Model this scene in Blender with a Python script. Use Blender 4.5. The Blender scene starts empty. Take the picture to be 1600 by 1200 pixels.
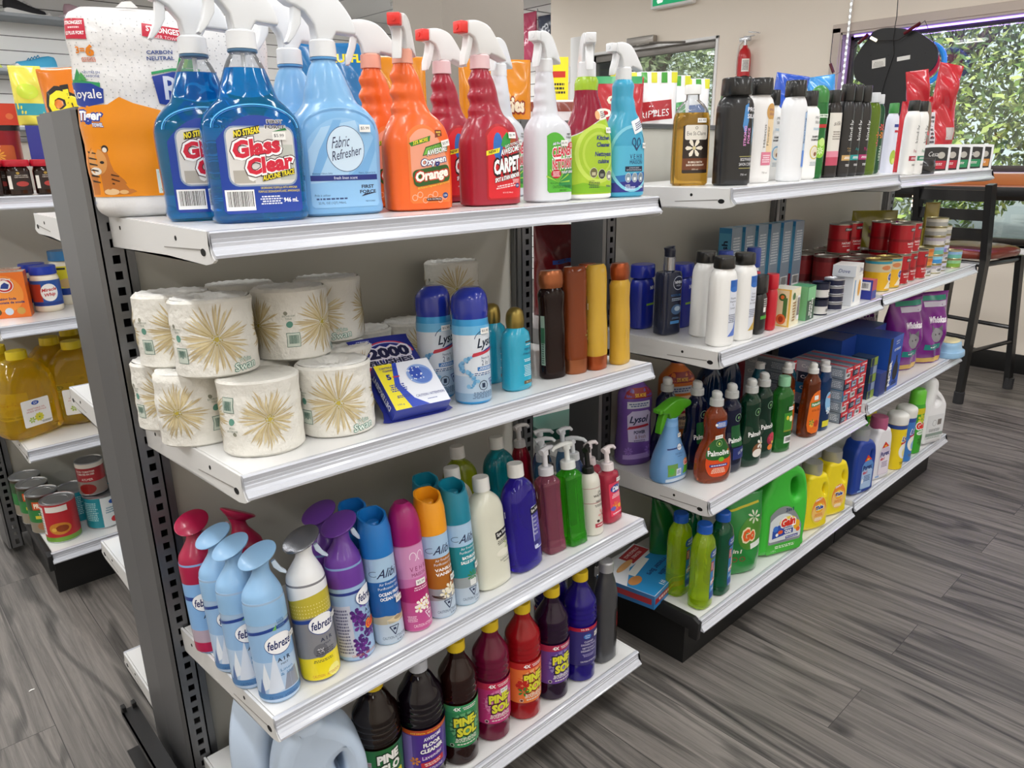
import bpy, bmesh, math, random
import numpy as np
from mathutils import Vector, Matrix
random.seed(7)
PI = math.pi
SC = bpy.context.scene
COL = SC.collection

# ------------------------------------------------------------------ camera
CAM_LOC = Vector((-0.3316, -1.2736, 1.2327))
YAW, PITCH, ROLL, FPX = 0.7451, 0.3037, -0.0148, 1142.9
fw = Vector((math.sin(YAW)*math.cos(PITCH), math.cos(YAW)*math.cos(PITCH), -math.sin(PITCH)))
rt = Vector((math.cos(YAW), -math.sin(YAW), 0)); up = rt.cross(fw)
rt2 = rt*math.cos(ROLL)+up*math.sin(ROLL); up2 = up*math.cos(ROLL)-rt*math.sin(ROLL)
cd = bpy.data.cameras.new('camera'); cd.sensor_width = 36; cd.lens = FPX/1600*36
cd.clip_start = .02; cd.clip_end = 200
cam = bpy.data.objects.new('camera', cd); COL.objects.link(cam)
mm = Matrix((rt2, up2, -fw)).transposed().to_4x4(); mm.translation = CAM_LOC
cam.matrix_world = mm
SC.camera = cam

# ------------------------------------------------------------------ world, sun, exposure
SC.view_settings.view_transform = 'Standard'
SC.view_settings.look = 'None'
SC.view_settings.exposure = -0.1
SC.view_settings.gamma = 1.0
SC.view_settings.use_curve_mapping = False
w = bpy.data.worlds.new('daylight'); SC.world = w; w.use_nodes = True
wn = w.node_tree.nodes; wl = w.node_tree.links
bgn = wn['Background']
bgn.inputs[0].default_value = (.86, .92, 1.0, 1); bgn.inputs[1].default_value = 1.5
sl = bpy.data.lights.new('sun', 'SUN'); sl.energy = 5.0; sl.angle = .05
so = bpy.data.objects.new('sun', sl); COL.objects.link(so)
so.rotation_euler = (math.radians(12), math.radians(-48), 0); so.location = (-6, -2, 8)
CEIL = 2.62
def area(name, loc, sx, sy, e, parent=None, rot=(0, 0, 0), color=(1, 1, 1)):
    l = bpy.data.lights.new(name, 'AREA'); l.shape = 'RECTANGLE'; l.size = sx; l.size_y = sy; l.energy = e; l.color = color
    o = bpy.data.objects.new(name, l); COL.objects.link(o); o.location = loc; o.rotation_euler = rot
    if parent: o.parent = parent
    return o
LAMP_W = 8.0

# ------------------------------------------------------------------ helpers
def s2l(c):
    return c/12.92 if c <= .04045 else ((c+.055)/1.055)**2.4
def lin(h):
    h = h.lstrip('#')
    return tuple(s2l(int(h[i:i+2], 16)/255) for i in (0, 2, 4))+(1,)
_M = {}
def M(hx, r=.45, metal=0., tr=0., coat=0., ior=1.45, em=0., alpha=1., bump=0., bs=60., sss=0.):
    k = (hx, r, metal, tr, coat, ior, em, alpha, bump, bs)
    if k in _M: return _M[k]
    m = bpy.data.materials.new('mat_'+hx.strip('#')); m.use_nodes = True
    nt = m.node_tree; b = nt.nodes['Principled BSDF']
    b.inputs['Base Color'].default_value = lin(hx); b.inputs['Roughness'].default_value = r
    b.inputs['Metallic'].default_value = metal; b.inputs['Transmission Weight'].default_value = tr
    b.inputs['Coat Weight'].default_value = coat; b.inputs['IOR'].default_value = ior
    b.inputs['Coat Roughness'].default_value = .08
    if em:
        b.inputs['Emission Color'].default_value = lin(hx); b.inputs['Emission Strength'].default_value = em
    if alpha < 1:
        b.inputs['Alpha'].default_value = alpha
    if bump:
        n = nt.nodes.new('ShaderNodeTexNoise'); n.inputs['Scale'].default_value = bs; n.inputs['Detail'].default_value = 4
        t = nt.nodes.new('ShaderNodeTexCoord'); bp = nt.nodes.new('ShaderNodeBump')
        bp.inputs['Strength'].default_value = bump; bp.inputs['Distance'].default_value = .01
        nt.links.new(t.outputs['Object'], n.inputs['Vector']); nt.links.new(n.outputs['Fac'], bp.inputs['Height'])
        nt.links.new(bp.outputs['Normal'], b.inputs['Normal'])
    m.diffuse_color = lin(hx)
    _M[k] = m; return m
def clear(name, tint='#ffffff', refl=.12, rough=.03, opac=0.):
    """thin clear plastic or glass: see-through, with a fresnel reflection"""
    k = ('clear', name)
    if k in _M: return _M[k]
    m = bpy.data.materials.new(name); m.use_nodes = True; nt = m.node_tree; nt.nodes.clear()
    o = nt.nodes.new('ShaderNodeOutputMaterial'); t = nt.nodes.new('ShaderNodeBsdfTransparent'); t.inputs[0].default_value = lin(tint)
    g = nt.nodes.new('ShaderNodeBsdfGlossy'); g.inputs['Roughness'].default_value = rough
    f = nt.nodes.new('ShaderNodeLayerWeight'); f.inputs[0].default_value = refl
    mx = nt.nodes.new('ShaderNodeMixShader')
    nt.links.new(f.outputs['Fresnel'], mx.inputs[0]); nt.links.new(t.outputs[0], mx.inputs[1]); nt.links.new(g.outputs[0], mx.inputs[2])
    src = mx
    if opac:
        d = nt.nodes.new('ShaderNodeBsdfDiffuse'); d.inputs[0].default_value = lin('#f4f6f8')
        m2 = nt.nodes.new('ShaderNodeMixShader'); m2.inputs[0].default_value = opac
        nt.links.new(mx.outputs[0], m2.inputs[1]); nt.links.new(d.outputs[0], m2.inputs[2]); src = m2
    nt.links.new(src.outputs[0], o.inputs[0]); _M[k] = m; return m
CLEAR = clear('clear_plastic', '#f2f4f5', .25, .04, .10)
FROST = clear('frosted_plastic', '#eef0f2', .3, .2, .55)
FILM = clear('plastic_film', '#ffffff', .2, .08, .05)
def liquid(hx, tr=.6, r=.07):
    return M(hx, r, tr=tr, coat=.6, ior=1.3)
WH = '#f4f4f2'

def link(name, me, mats=(), parent=None):
    o = bpy.data.objects.new(name, me); COL.objects.link(o)
    for m in mats: me.materials.append(m)
    if parent: o.parent = parent
    return o
def smooth(me, ang=40):
    me.shade_smooth(); me.set_sharp_from_angle(angle=math.radians(ang))
def frombm(name, bm, mats, parent=None, sm=40):
    bmesh.ops.recalc_face_normals(bm, faces=bm.faces)
    me = bpy.data.meshes.new(name); bm.to_mesh(me); bm.free()
    if not isinstance(mats, (list, tuple)): mats = [mats]
    o = link(name, me, mats, parent)
    if sm: smooth(me, sm)
    return o
def root(name, label=None, cat=None, group=None, loc=(0, 0, 0), rot=0):
    o = bpy.data.objects.new(name, None); COL.objects.link(o); o.empty_display_size = .02
    o.location = loc; o.rotation_euler = (0, 0, rot)
    if label: tag(o, label, cat, group)
    return o
def tag(o, label, cat, group=None):
    o['label'] = label; o['category'] = cat
    if group: o['group'] = group
    return o
def struct(o): o['kind'] = 'structure'; return o
def dup(r):
    n = r.copy(); COL.objects.link(n)
    for c in list(r.children):
        k = c.copy(); COL.objects.link(k); k.parent = n
        for g in list(c.children):
            q = g.copy(); COL.objects.link(q); q.parent = k
    return n

def abox(bm, x0, x1, y0, y1, z0, z1, mi=0, bev=0, mtx=None):
    vs = [bm.verts.new((x, y, z)) for x in (x0, x1) for y in (y0, y1) for z in (z0, z1)]
    fs = [bm.faces.new([vs[i] for i in q]) for q in ((0, 1, 3, 2), (4, 6, 7, 5), (0, 4, 5, 1), (2, 3, 7, 6), (0, 2, 6, 4), (1, 5, 7, 3))]
    for f in fs: f.material_index = mi
    if bev:
        es = list({e for f in fs for e in f.edges})
        r = bmesh.ops.bevel(bm, geom=es, offset=bev, segments=2, profile=.5, affect='EDGES')
        for f in r['faces']: f.material_index = mi
    if mtx is not None:
        bmesh.ops.transform(bm, matrix=mtx, verts=vs if not bev else list({v for f in bm.faces for v in f.verts}))
    return vs
def boxo(name, x0, x1, y0, y1, z0, z1, mat, parent=None, bev=.0):
    bm = bmesh.new(); abox(bm, x0, x1, y0, y1, z0, z1, 0, bev)
    return frombm(name, bm, mat, parent, 30)
def prism(bm, pts, lo, hi, axis='y', mi=0):
    """extrude a 2D outline: axis y -> pts are (x,z); axis x -> pts are (y,z); axis z -> (x,y)"""
    def P(a, b, t):
        return (a, t, b) if axis == 'y' else ((t, a, b) if axis == 'x' else (a, b, t))
    A = [bm.verts.new(P(a, b, lo)) for a, b in pts]; B = [bm.verts.new(P(a, b, hi)) for a, b in pts]
    n = len(pts); fs = [bm.faces.new(A[::-1]), bm.faces.new(B)]
    for i in range(n): fs.append(bm.faces.new((A[i], A[(i+1) % n], B[(i+1) % n], B[i])))
    for f in fs: f.material_index = mi
    return fs
def prismo(name, pts, lo, hi, mat, parent=None, axis='y', bev=0., sm=40):
    bm = bmesh.new(); prism(bm, pts, lo, hi, axis)
    bmesh.ops.recalc_face_normals(bm, faces=bm.faces)
    if bev:
        es = [e for e in bm.edges if e.calc_face_angle(0) > .5]
        bmesh.ops.bevel(bm, geom=es, offset=bev, segments=2, profile=.5, affect='EDGES')
    bmesh.ops.triangulate(bm, faces=[f for f in bm.faces if len(f.verts) > 4])
    return frombm(name, bm, mat, parent, sm)
def spl(pts, k=6, closed=True):
    """Catmull-Rom through 2D points"""
    n = len(pts); out = []
    rng = range(n) if closed else range(n-1)
    for i in rng:
        p = [pts[(i+j) % n] if closed else pts[min(max(i+j, 0), n-1)] for j in (-1, 0, 1, 2)]
        for s in range(k):
            t = s/k
            out.append(tuple(.5*((2*p[1][d])+(-p[0][d]+p[2][d])*t+(2*p[0][d]-5*p[1][d]+4*p[2][d]-p[3][d])*t*t+(-p[0][d]+3*p[1][d]-3*p[2][d]+p[3][d])*t**3) for d in (0, 1)))
    if not closed: out.append(tuple(pts[-1]))
    return out
def tube(bm, pts, r, seg=8, mi=0, r2=None):
    """round rod along a 3D polyline"""
    rings = []
    for i, p in enumerate(pts):
        p = Vector(p)
        d = (Vector(pts[min(i+1, len(pts)-1)])-Vector(pts[max(i-1, 0)])).normalized()
        a = d.orthogonal().normalized() if i == 0 else (a-d*a.dot(d)).normalized()
        b = d.cross(a); rr = r if r2 is None else r+(r2-r)*i/(len(pts)-1)
        rings.append([bm.verts.new(p+a*rr*math.cos(2*PI*k/seg)+b*rr*math.sin(2*PI*k/seg)) for k in range(seg)])
    for A, B in zip(rings, rings[1:]):
        for k in range(seg):
            f = bm.faces.new((A[k], A[(k+1) % seg], B[(k+1) % seg], B[k])); f.material_index = mi
    bm.faces.new(rings[0][::-1]).material_index = mi; bm.faces.new(rings[-1]).material_index = mi

# ---- lofted bodies: keys are (z, half_width, half_depth, squareness, shift_x, shift_y)
def _pchip(x, y, q):
    x = np.asarray(x, float); y = np.asarray(y, float); h = np.diff(x); d = np.diff(y)/h
    m = np.zeros(len(x))
    for i in range(1, len(x)-1):
        if d[i-1]*d[i] > 0:
            w1 = 2*h[i]+h[i-1]; w2 = h[i]+2*h[i-1]; m[i] = (w1+w2)/(w1/d[i-1]+w2/d[i])
    m[0] = d[0]; m[-1] = d[-1]
    i = np.clip(np.searchsorted(x, q)-1, 0, len(x)-2); t = (q-x[i])/h[i]
    return (2*t**3-3*t*t+1)*y[i]+(t**3-2*t*t+t)*h[i]*m[i]+(-2*t**3+3*t*t)*y[i+1]+(t**3-t*t)*h[i]*m[i+1]
class Loft:
    def __init__(s, keys, seg=32, step=.006, ripple=None):
        s.k = [tuple(k)+(2.,)*(4-len(k)) if len(k) < 4 else tuple(k) for k in keys]
        s.k = [k+(0., 0.)[:6-len(k)] if len(k) < 6 else k for k in s.k]
        s.z = [k[0] for k in s.k]; s.seg = seg; s.step = step; s.cache = {}; s.rip = ripple
    def at(s, z):
        r = [float(_pchip(s.z, [k[i] for k in s.k], z)) for i in range(1, 6)]
        if s.rip: r = s.rip(z, r)
        return r
    def ring(s, z, n):
        a, b, e, ox, oy = s.at(z); t = np.linspace(0, 2*PI, n, endpoint=False)
        sn, cs = np.sin(t), np.cos(t)
        return np.stack([ox+a*np.sign(sn)*np.abs(sn)**(2/e), oy-b*np.sign(cs)*np.abs(cs)**(2/e), np.full(n, z)], 1)
    def make(s, name, mat, parent=None, top=True, bottom=True, sm=40, z0=None, z1=None):
        zs = []
        for a, b in zip(s.z, s.z[1:]):
            n = max(1, int(round((b-a)/s.step))); zs += [a+(b-a)*i/n for i in range(n)]
        zs.append(s.z[-1])
        if z0 is not None: zs = [z0]+[z for z in zs if z > z0+1e-5]
        if z1 is not None: zs = [z for z in zs if z < z1-1e-5]+[z1]
        n = s.seg; V = np.concatenate([s.ring(z, n) for z in zs]); F = []
        for i in range(len(zs)-1):
            for k in range(n):
                F.append((i*n+k, i*n+(k+1) % n, (i+1)*n+(k+1) % n, (i+1)*n+k))
        if bottom: F.append(tuple(range(n))[::-1])
        if top: F.append(tuple((len(zs)-1)*n+k for k in range(n)))
        me = bpy.data.meshes.new(name); me.from_pydata(V.tolist(), [], F); me.update()
        o = link(name, me, [mat] if not isinstance(mat, (list, tuple)) else mat, parent); smooth(me, sm); return o
    def surf(s, P, off):
        """P: n x 2 array of (arc length from the front middle, z) -> n x 3"""
        out = np.zeros((len(P), 3))
        for i, (u, z) in enumerate(P):
            zk = round(float(z)*1000)
            if zk not in s.cache:
                a, b, e, ox, oy = s.at(min(max(float(zk)/1000, s.z[0]+1e-5), s.z[-1]-1e-5))
                # dense ring, finer where the superellipse turns
                t = np.linspace(-PI, PI, 361); sn, cs = np.sin(t), np.cos(t)
                x = a*np.sign(sn)*np.abs(sn)**(2/e); y = -b*np.sign(cs)*np.abs(cs)**(2/e)
                L = np.concatenate([[0], np.cumsum(np.hypot(np.diff(x), np.diff(y)))]); L -= L[180]
                s.cache[zk] = (L, x, y, ox, oy)
            L, x, y, ox, oy = s.cache[zk]
            px = np.interp(u, L, x); py = np.interp(u, L, y)
            qx = np.interp(u+.0008, L, x)-np.interp(u-.0008, L, x); qy = np.interp(u+.0008, L, y)-np.interp(u-.0008, L, y)
            nl = math.hypot(qx, qy) or 1
            out[i] = (ox+px+off*qy/nl, oy+py-off*qx/nl, z)
        return out
    curved = True
class Flat:
    """plane for printing: origin, u and v directions"""
    curved = False
    def __init__(s, o, u, v): s.o = np.array(o, float); s.u = np.array(u, float); s.v = np.array(v, float); s.n = np.cross(s.u, s.v)
    def surf(s, P, off): return s.o+P[:, :1]*s.u+P[:, 1:2]*s.v+s.n*off
class Fn:
    curved = True
    def __init__(s, f): s.f = f
    def surf(s, P, off): return np.array([s.f(float(u), float(v), off) for u, v in P])

_T = {}
def text_geo(st, bold=.0, shear=0.):
    k = (st, bold, shear)
    if k in _T: return _T[k]
    c = bpy.data.curves.new('t', 'FONT'); c.body = st; c.size = 1; c.resolution_u = 2; c.offset = bold; c.shear = shear; c.space_line = 1.12
    c.align_x = 'CENTER'
    o = bpy.data.objects.new('t', c); COL.objects.link(o)
    dg = bpy.context.evaluated_depsgraph_get(); me = bpy.data.meshes.new_from_object(o.evaluated_get(dg))
    V = np.array([v.co[:2] for v in me.vertices]) if len(me.vertices) else np.zeros((0, 2))
    F = [tuple(p.vertices) for p in me.polygons]
    bpy.data.objects.remove(o); bpy.data.curves.remove(c); bpy.data.meshes.remove(me)
    # unbolded box is the reference box
    if bold:
        lo, hi = _T.get((st, 0., shear)) and _T[(st, 0., shear)][2] or text_geo(st, 0., shear)[2]
    else:
        lo, hi = (V.min(0), V.max(0)) if len(V) else (np.zeros(2), np.ones(2))
    _T[k] = (V, F, (lo, hi)); return _T[k]
class Label:
    """print on a surface; coordinates in metres, u to the right, v up"""
    def __init__(s, surf, cut=.006, base=.0003, lift=.00010, du=0., dv=0.):
        s.s = surf; s.V = []; s.F = []; s.MI = []; s.mats = []; s.n = 0; s.k = 0; s.lay = []; s.cut = cut; s.base = base; s.lift = lift; s.du = du; s.dv = dv
    def _add(s, V, F, col, r=.4, metal=0.):
        m = col if not isinstance(col, str) else M(col, r, metal, coat=.2)
        if m not in s.mats: s.mats.append(m)
        mi = s.mats.index(m)
        V = np.asarray(V, float)+np.array([s.du, s.dv])
        if s.s.curved:
            bm = bmesh.new(); vs = [bm.verts.new((a, b, 0)) for a, b in V]
            for f in F:
                try: bm.faces.new([vs[i] for i in f])
                except ValueError: pass
            for ax in (0, 1):
                c = s.cut if ax == 0 else s.cut*1.6
                lo, hi = V[:, ax].min(), V[:, ax].max(); q = math.ceil(lo/c)*c
                no = (1, 0, 0) if ax == 0 else (0, 1, 0)
                while q < hi-1e-6:
                    if q > lo+1e-6:
                        bmesh.ops.bisect_plane(bm, geom=bm.verts[:]+bm.edges[:]+bm.faces[:], dist=1e-6, plane_co=(q, q, 0), plane_no=no)
                    q += c
            bm.verts.index_update()
            V = np.array([v.co[:2] for v in bm.verts]); F = [tuple(v.index for v in f.verts) for f in bm.faces]; bm.free()
        bb = (V[:, 0].min(), V[:, 0].max(), V[:, 1].min(), V[:, 1].max())
        lv = 1+max([l for q, l in s.lay if q[0] < bb[1] and q[1] > bb[0] and q[2] < bb[3] and q[3] > bb[2]], default=-1); s.lay.append((bb, lv))
        off = s.base+s.lift*lv
        P = s.s.surf(V, off)
        s.V.append(P); s.F += [tuple(i+s.n for i in f) for f in F]; s.MI += [mi]*len(F); s.n += len(P)
        return s
    def poly(s, pts, col, **k):
        return s._add(pts, [tuple(range(len(pts)))], col, **k)
    def rect(s, u, v, w, h, col, rad=0., rot=0., **k):
        w2, h2 = w/2, h/2
        if rad:
            rad = min(rad, w2, h2); pts = []
            for cx, cy, a0 in ((w2-rad, h2-rad, 0), (-w2+rad, h2-rad, 90), (-w2+rad, -h2+rad, 180), (w2-rad, -h2+rad, 270)):
                for i in range(5):
                    a = math.radians(a0+22.5*i); pts.append((cx+rad*math.cos(a), cy+rad*math.sin(a)))
        else: pts = [(-w2, -h2), (w2, -h2), (w2, h2), (-w2, h2)]
        c, sn = math.cos(rot), math.sin(rot)
        return s.poly([(u+x*c-y*sn, v+x*sn+y*c) for x, y in pts], col, **k)
    def ell(s, u, v, w, h, col, n=24, **k):
        return s.poly([(u+w/2*math.cos(2*PI*i/n), v+h/2*math.sin(2*PI*i/n)) for i in range(n)], col, **k)
    def ring(s, u, v, w, h, t, col, n=24, a0=0, a1=360):
        V = []; F = []
        for i in range(n+1):
            a = math.radians(a0+(a1-a0)*i/n)
            for q in (0, t): V.append((u+(w/2-q)*math.cos(a), v+(h/2-q)*math.sin(a)))
        for i in range(n): F.append((2*i, 2*i+1, 2*i+3, 2*i+2))
        return s._add(V, F, col)
    def text(s, st, u, v, w, h, col, bold=0., shear=0., ol=None, olw=.04, rot=0., slope=0., ol2=None):
        for c2, bb in ((ol2, bold+olw*2), (ol, bold+olw), (col, bold)):
            if c2 is None: continue
            V, F, (lo, hi) = text_geo(st, bb, shear)
            if not len(V): continue
            if bb and bb == bold: lo, hi = V.min(0), V.max(0)
            sz = np.maximum(hi-lo, 1e-3)
            Q = (V-(lo+hi)/2)/sz*np.array([w, h])
            if slope: Q[:, 1] += Q[:, 0]*slope
            if rot:
                cc, ss = math.cos(rot), math.sin(rot); Q = np.stack([Q[:, 0]*cc-Q[:, 1]*ss, Q[:, 0]*ss+Q[:, 1]*cc], 1)
            s._add(Q+np.array([u, v]), F, c2)
        return s
    def bars(s, u, v, w, h, n, col, jit=.25, slope=0.):
        """lines of print too small to read"""
        V = []; F = []; rnd = random.Random(int((u+v)*1e5)+n)
        for i in range(n):
            ww = w*(1-jit*rnd.random()); zc = v+h/2-(i+.5)*h/n; x = -ww/2
            while x < ww/2:
                l = min(ww/2-x, w*(.05+.1*rnd.random())); b = len(V); t = h/n*.28
                V += [(u+x, zc-t+x*slope), (u+x+l, zc-t+(x+l)*slope), (u+x+l, zc+t+(x+l)*slope), (u+x, zc+t+x*slope)]; F.append((b, b+1, b+2, b+3)); x += l+w*.03
        return s._add(V, F, col)
    def barcode(s, u, v, w, h, col='#222222', bg='#f5f5f5'):
        if bg: s.rect(u, v, w, h, bg)
        V = []; F = []; x = u-w*.42; rnd = random.Random(3)
        while x < u+w*.42:
            l = w*(.01+.025*rnd.random()); b = len(V)
            V += [(x, v-h*.32), (x+l, v-h*.32), (x+l, v+h*.42), (x, v+h*.42)]; F.append((b, b+1, b+2, b+3)); x += l+w*(.012+.02*rnd.random())
        return s._add(V, F, col)
    def warn(s, u, v, w, col='#222222', bg=None):
        if bg: s.poly([(u-w/2, v+w*.45), (u+w/2, v+w*.45), (u, v-w*.5)][::-1], bg)
        for a, b in (((-.5, .45), (.5, .45)), ((.5, .45), (0, -.5)), ((0, -.5), (-.5, .45))):
            dx, dy = b[0]-a[0], b[1]-a[1]; l = math.hypot(dx, dy); nx, ny = -dy/l*.05, dx/l*.05
            s.poly([(u+w*(a[0]+nx), v+w*(a[1]+ny)), (u+w*(b[0]+nx), v+w*(b[1]+ny)), (u+w*(b[0]-nx), v+w*(b[1]-ny)), (u+w*(a[0]-nx), v+w*(a[1]-ny))], col)
        return s.rect(u, v+w*.15, w*.3, w*.25, col)
    def flower(s, u, v, r, col, cen, n=9, wid=.34, jit=0., sq=1.):
        rnd = random.Random(int(u*7e4)+n)
        V = []; F = []
        for i in range(n):
            a = 2*PI*i/n+jit*rnd.uniform(-.3, .3); L = r*(1-jit*.45*rnd.random()); c, sn = math.cos(a), math.sin(a); b = len(V)
            for t, q in ((.1, 0), (.45, wid*.38), (.8, wid*.5), (1, 0), (.8, -wid*.5), (.45, -wid*.38)):
                V.append((u+L*(t*c-q*sn), v+sq*L*(t*sn+q*c)))
            F.append(tuple(range(b, b+6)))
        s._add(V, F, col)
        if cen: s.ell(u, v, r*.36, r*.36*sq, cen, 12)
        return s
    def done(s, parent, name='label', label=None):
        if not s.V: return None
        me = bpy.data.meshes.new(name); me.from_pydata(np.concatenate(s.V).tolist(), [], s.F); me.update()
        o = link(name, me, s.mats, parent); me.polygons.foreach_set('material_index', s.MI); me.shade_smooth()
        if label: o['label'] = label
        return o
def price(parent, surf, u, v, w=.017, h=.010, rot=0., txt='$5.99'):
    L = Label(surf, base=.0032, cut=.008)
    L.rect(u, v, w, h, '#f4f3ef', rot=rot).text(txt, u, v, w*.75, h*.45, '#55565a', rot=rot)
    return L.done(parent, 'price_sticker')
# ------------------------------------------------------------------ the room
def node_mat(name):
    m = bpy.data.materials.new(name); m.use_nodes = True
    return m, m.node_tree, m.node_tree.nodes, m.node_tree.links, m.node_tree.nodes['Principled BSDF']
def floor_mat():
    m, nt, n, l, b = node_mat('grey_vinyl_plank')
    tc = n.new('ShaderNodeTexCoord'); mp = n.new('ShaderNodeMapping'); mp.inputs['Rotation'].default_value = (0, 0, PI/2)
    l.new(tc.outputs['Object'], mp.inputs['Vector'])
    br = n.new('ShaderNodeTexBrick'); br.offset = .37; br.inputs['Scale'].default_value = 1
    br.inputs['Brick Width'].default_value = 1.22; br.inputs['Row Height'].default_value = .18; br.inputs['Mortar Size'].default_value = .0008
    br.inputs['Mortar Smooth'].default_value = .1
    br.inputs['Color1'].default_value = (0, 0, 0, 1); br.inputs['Color2'].default_value = (1, 1, 1, 1); br.inputs['Mortar'].default_value = (.5, .5, .5, 1)
    l.new(mp.outputs[0], br.inputs['Vector'])
    # offset the grain per plank
    cmb = n.new('ShaderNodeCombineXYZ'); mu = n.new('ShaderNodeMath'); mu.operation = 'MULTIPLY'; mu.inputs[1].default_value = 13.7
    l.new(br.outputs['Color'], mu.inputs[0]); l.new(mu.outputs[0], cmb.inputs[0]); l.new(mu.outputs[0], cmb.inputs[2])
    ad = n.new('ShaderNodeVectorMath'); ad.operation = 'ADD'; l.new(tc.outputs['Object'], ad.inputs[0]); l.new(cmb.outputs[0], ad.inputs[1])
    m1 = n.new('ShaderNodeMapping'); m1.inputs['Scale'].default_value = (48, 1.5, 1); l.new(ad.outputs[0], m1.inputs['Vector'])
    n1 = n.new('ShaderNodeTexNoise'); n1.inputs['Scale'].default_value = 1; n1.inputs['Detail'].default_value = 9; n1.inputs['Roughness'].default_value = .75; n1.inputs['Distortion'].default_value = 1.1
    l.new(m1.outputs[0], n1.inputs['Vector'])
    m2 = n.new('ShaderNodeMapping'); m2.inputs['Scale'].default_value = (4.2, .55, 1); l.new(ad.outputs[0], m2.inputs['Vector'])
    n2 = n.new('ShaderNodeTexNoise'); n2.inputs['Scale'].default_value = 1; n2.inputs['Detail'].default_value = 3; n2.inputs['Distortion'].default_value = .5
    l.new(m2.outputs[0], n2.inputs['Vector'])
    mr = n.new('ShaderNodeMath'); mr.operation = 'MULTIPLY'; mr.inputs[1].default_value = 46; l.new(n2.outputs['Fac'], mr.inputs[0])
    sn = n.new('ShaderNodeMath'); sn.operation = 'SINE'; l.new(mr.outputs[0], sn.inputs[0])
    rg = n.new('ShaderNodeMapRange'); rg.inputs['From Min'].default_value = .55; rg.inputs['From Max'].default_value = 1; rg.inputs['To Max'].default_value = .20
    l.new(sn.outputs[0], rg.inputs['Value'])
    su = n.new('ShaderNodeMath'); su.operation = 'SUBTRACT'; l.new(n1.outputs['Fac'], su.inputs[0]); l.new(rg.outputs[0], su.inputs[1])
    sb = n.new('ShaderNodeMath'); sb.operation = 'MULTIPLY_ADD'; sb.inputs[1].default_value = .10; l.new(br.outputs['Color'], sb.inputs[0]); l.new(su.outputs[0], sb.inputs[2])
    cr = n.new('ShaderNodeValToRGB'); e = cr.color_ramp.elements
    e[0].position = .24; e[0].color = lin('#302e2c'); e[1].position = .74; e[1].color = lin('#857f79')
    k = e.new(.47); k.color = lin('#5a5652')
    l.new(sb.outputs[0], cr.inputs[0])
    mx = n.new('ShaderNodeMix'); mx.data_type = 'RGBA'; l.new(br.outputs['Fac'], mx.inputs[0]); l.new(cr.outputs[0], mx.inputs[6]); mx.inputs[7].default_value = lin('#2c2a29')
    l.new(mx.outputs[2], b.inputs['Base Color'])
    r2 = n.new('ShaderNodeMapRange'); r2.inputs['To Min'].default_value = .5; r2.inputs['To Max'].default_value = .34; l.new(n1.outputs['Fac'], r2.inputs['Value'])
    l.new(r2.outputs[0], b.inputs['Roughness'])
    bp = n.new('ShaderNodeBump'); bp.inputs['Strength'].default_value = .25; bp.inputs['Distance'].default_value = .004
    l.new(su.outputs[0], bp.inputs['Height']); l.new(bp.outputs[0], b.inputs['Normal'])
    return m
def wall_mat(hx, sc=14, amt=.04):
    m, nt, n, l, b = node_mat('painted_wall'); b.inputs['Roughness'].default_value = .75
    tc = n.new('ShaderNodeTexCoord'); ns = n.new('ShaderNodeTexNoise'); ns.inputs['Scale'].default_value = sc; ns.inputs['Detail'].default_value = 5
    l.new(tc.outputs['Object'], ns.inputs['Vector'])
    bp = n.new('ShaderNodeBump'); bp.inputs['Strength'].default_value = .15; bp.inputs['Distance'].default_value = .003; l.new(ns.outputs['Fac'], bp.inputs['Height'])
    l.new(bp.outputs[0], b.inputs['Normal']); b.inputs['Base Color'].default_value = lin(hx); return m
def stripe_mat(name, base, line, period, width, axis=2, rough=.4):
    m, nt, n, l, b = node_mat(name); b.inputs['Roughness'].default_value = rough
    tc = n.new('ShaderNodeTexCoord'); sp = n.new('ShaderNodeSeparateXYZ'); l.new(tc.outputs['Object'], sp.inputs[0])
    d = n.new('ShaderNodeMath'); d.operation = 'MULTIPLY'; d.inputs[1].default_value = 1/period; l.new(sp.outputs[axis], d.inputs[0])
    f = n.new('ShaderNodeMath'); f.operation = 'FRACT'; l.new(d.outputs[0], f.inputs[0])
    c = n.new('ShaderNodeMath'); c.operation = 'LESS_THAN'; c.inputs[1].default_value = width/period; l.new(f.outputs[0], c.inputs[0])
    mx = n.new('ShaderNodeMix'); mx.data_type = 'RGBA'; l.new(c.outputs[0], mx.inputs[0]); mx.inputs[6].default_value = lin(base); mx.inputs[7].default_value = lin(line)
    l.new(mx.outputs[2], b.inputs['Base Color']); return m
def tile_mat():
    m, nt, n, l, b = node_mat('ceiling_tile'); b.inputs['Roughness'].default_value = .9
    tc = n.new('ShaderNodeTexCoord'); br = n.new('ShaderNodeTexBrick'); br.offset = 0; br.inputs['Scale'].default_value = 1
    br.inputs['Brick Width'].default_value = .61; br.inputs['Row Height'].default_value = 1.22; br.inputs['Mortar Size'].default_value = .011
    br.inputs['Color1'].default_value = lin('#e6e6e4'); br.inputs['Color2'].default_value = lin('#dededc'); br.inputs['Mortar'].default_value = lin('#86888a')
    l.new(tc.outputs['Object'], br.inputs['Vector']); l.new(br.outputs['Color'], b.inputs['Base Color']); return m
XW, YB, YF, XL = 4.5, 6.2, -3.6, -3.2
struct(boxo('floor', XL, 5.05, YF, YB+.1, -.05, 0, floor_mat()))
struct(boxo('ceiling', XL, 5.05, YF, YB+.1, CEIL, CEIL+.05, tile_mat()))
beige = wall_mat('#f2e8da')
WY0, WY1, WZ0, WZ1 = -2.4, .945, 1.10, 1.915
DY0, DY1, DZ1 = 1.80, 3.02, 2.0
bm = bmesh.new()
LZ0, LZ1 = .70, .98
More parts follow.
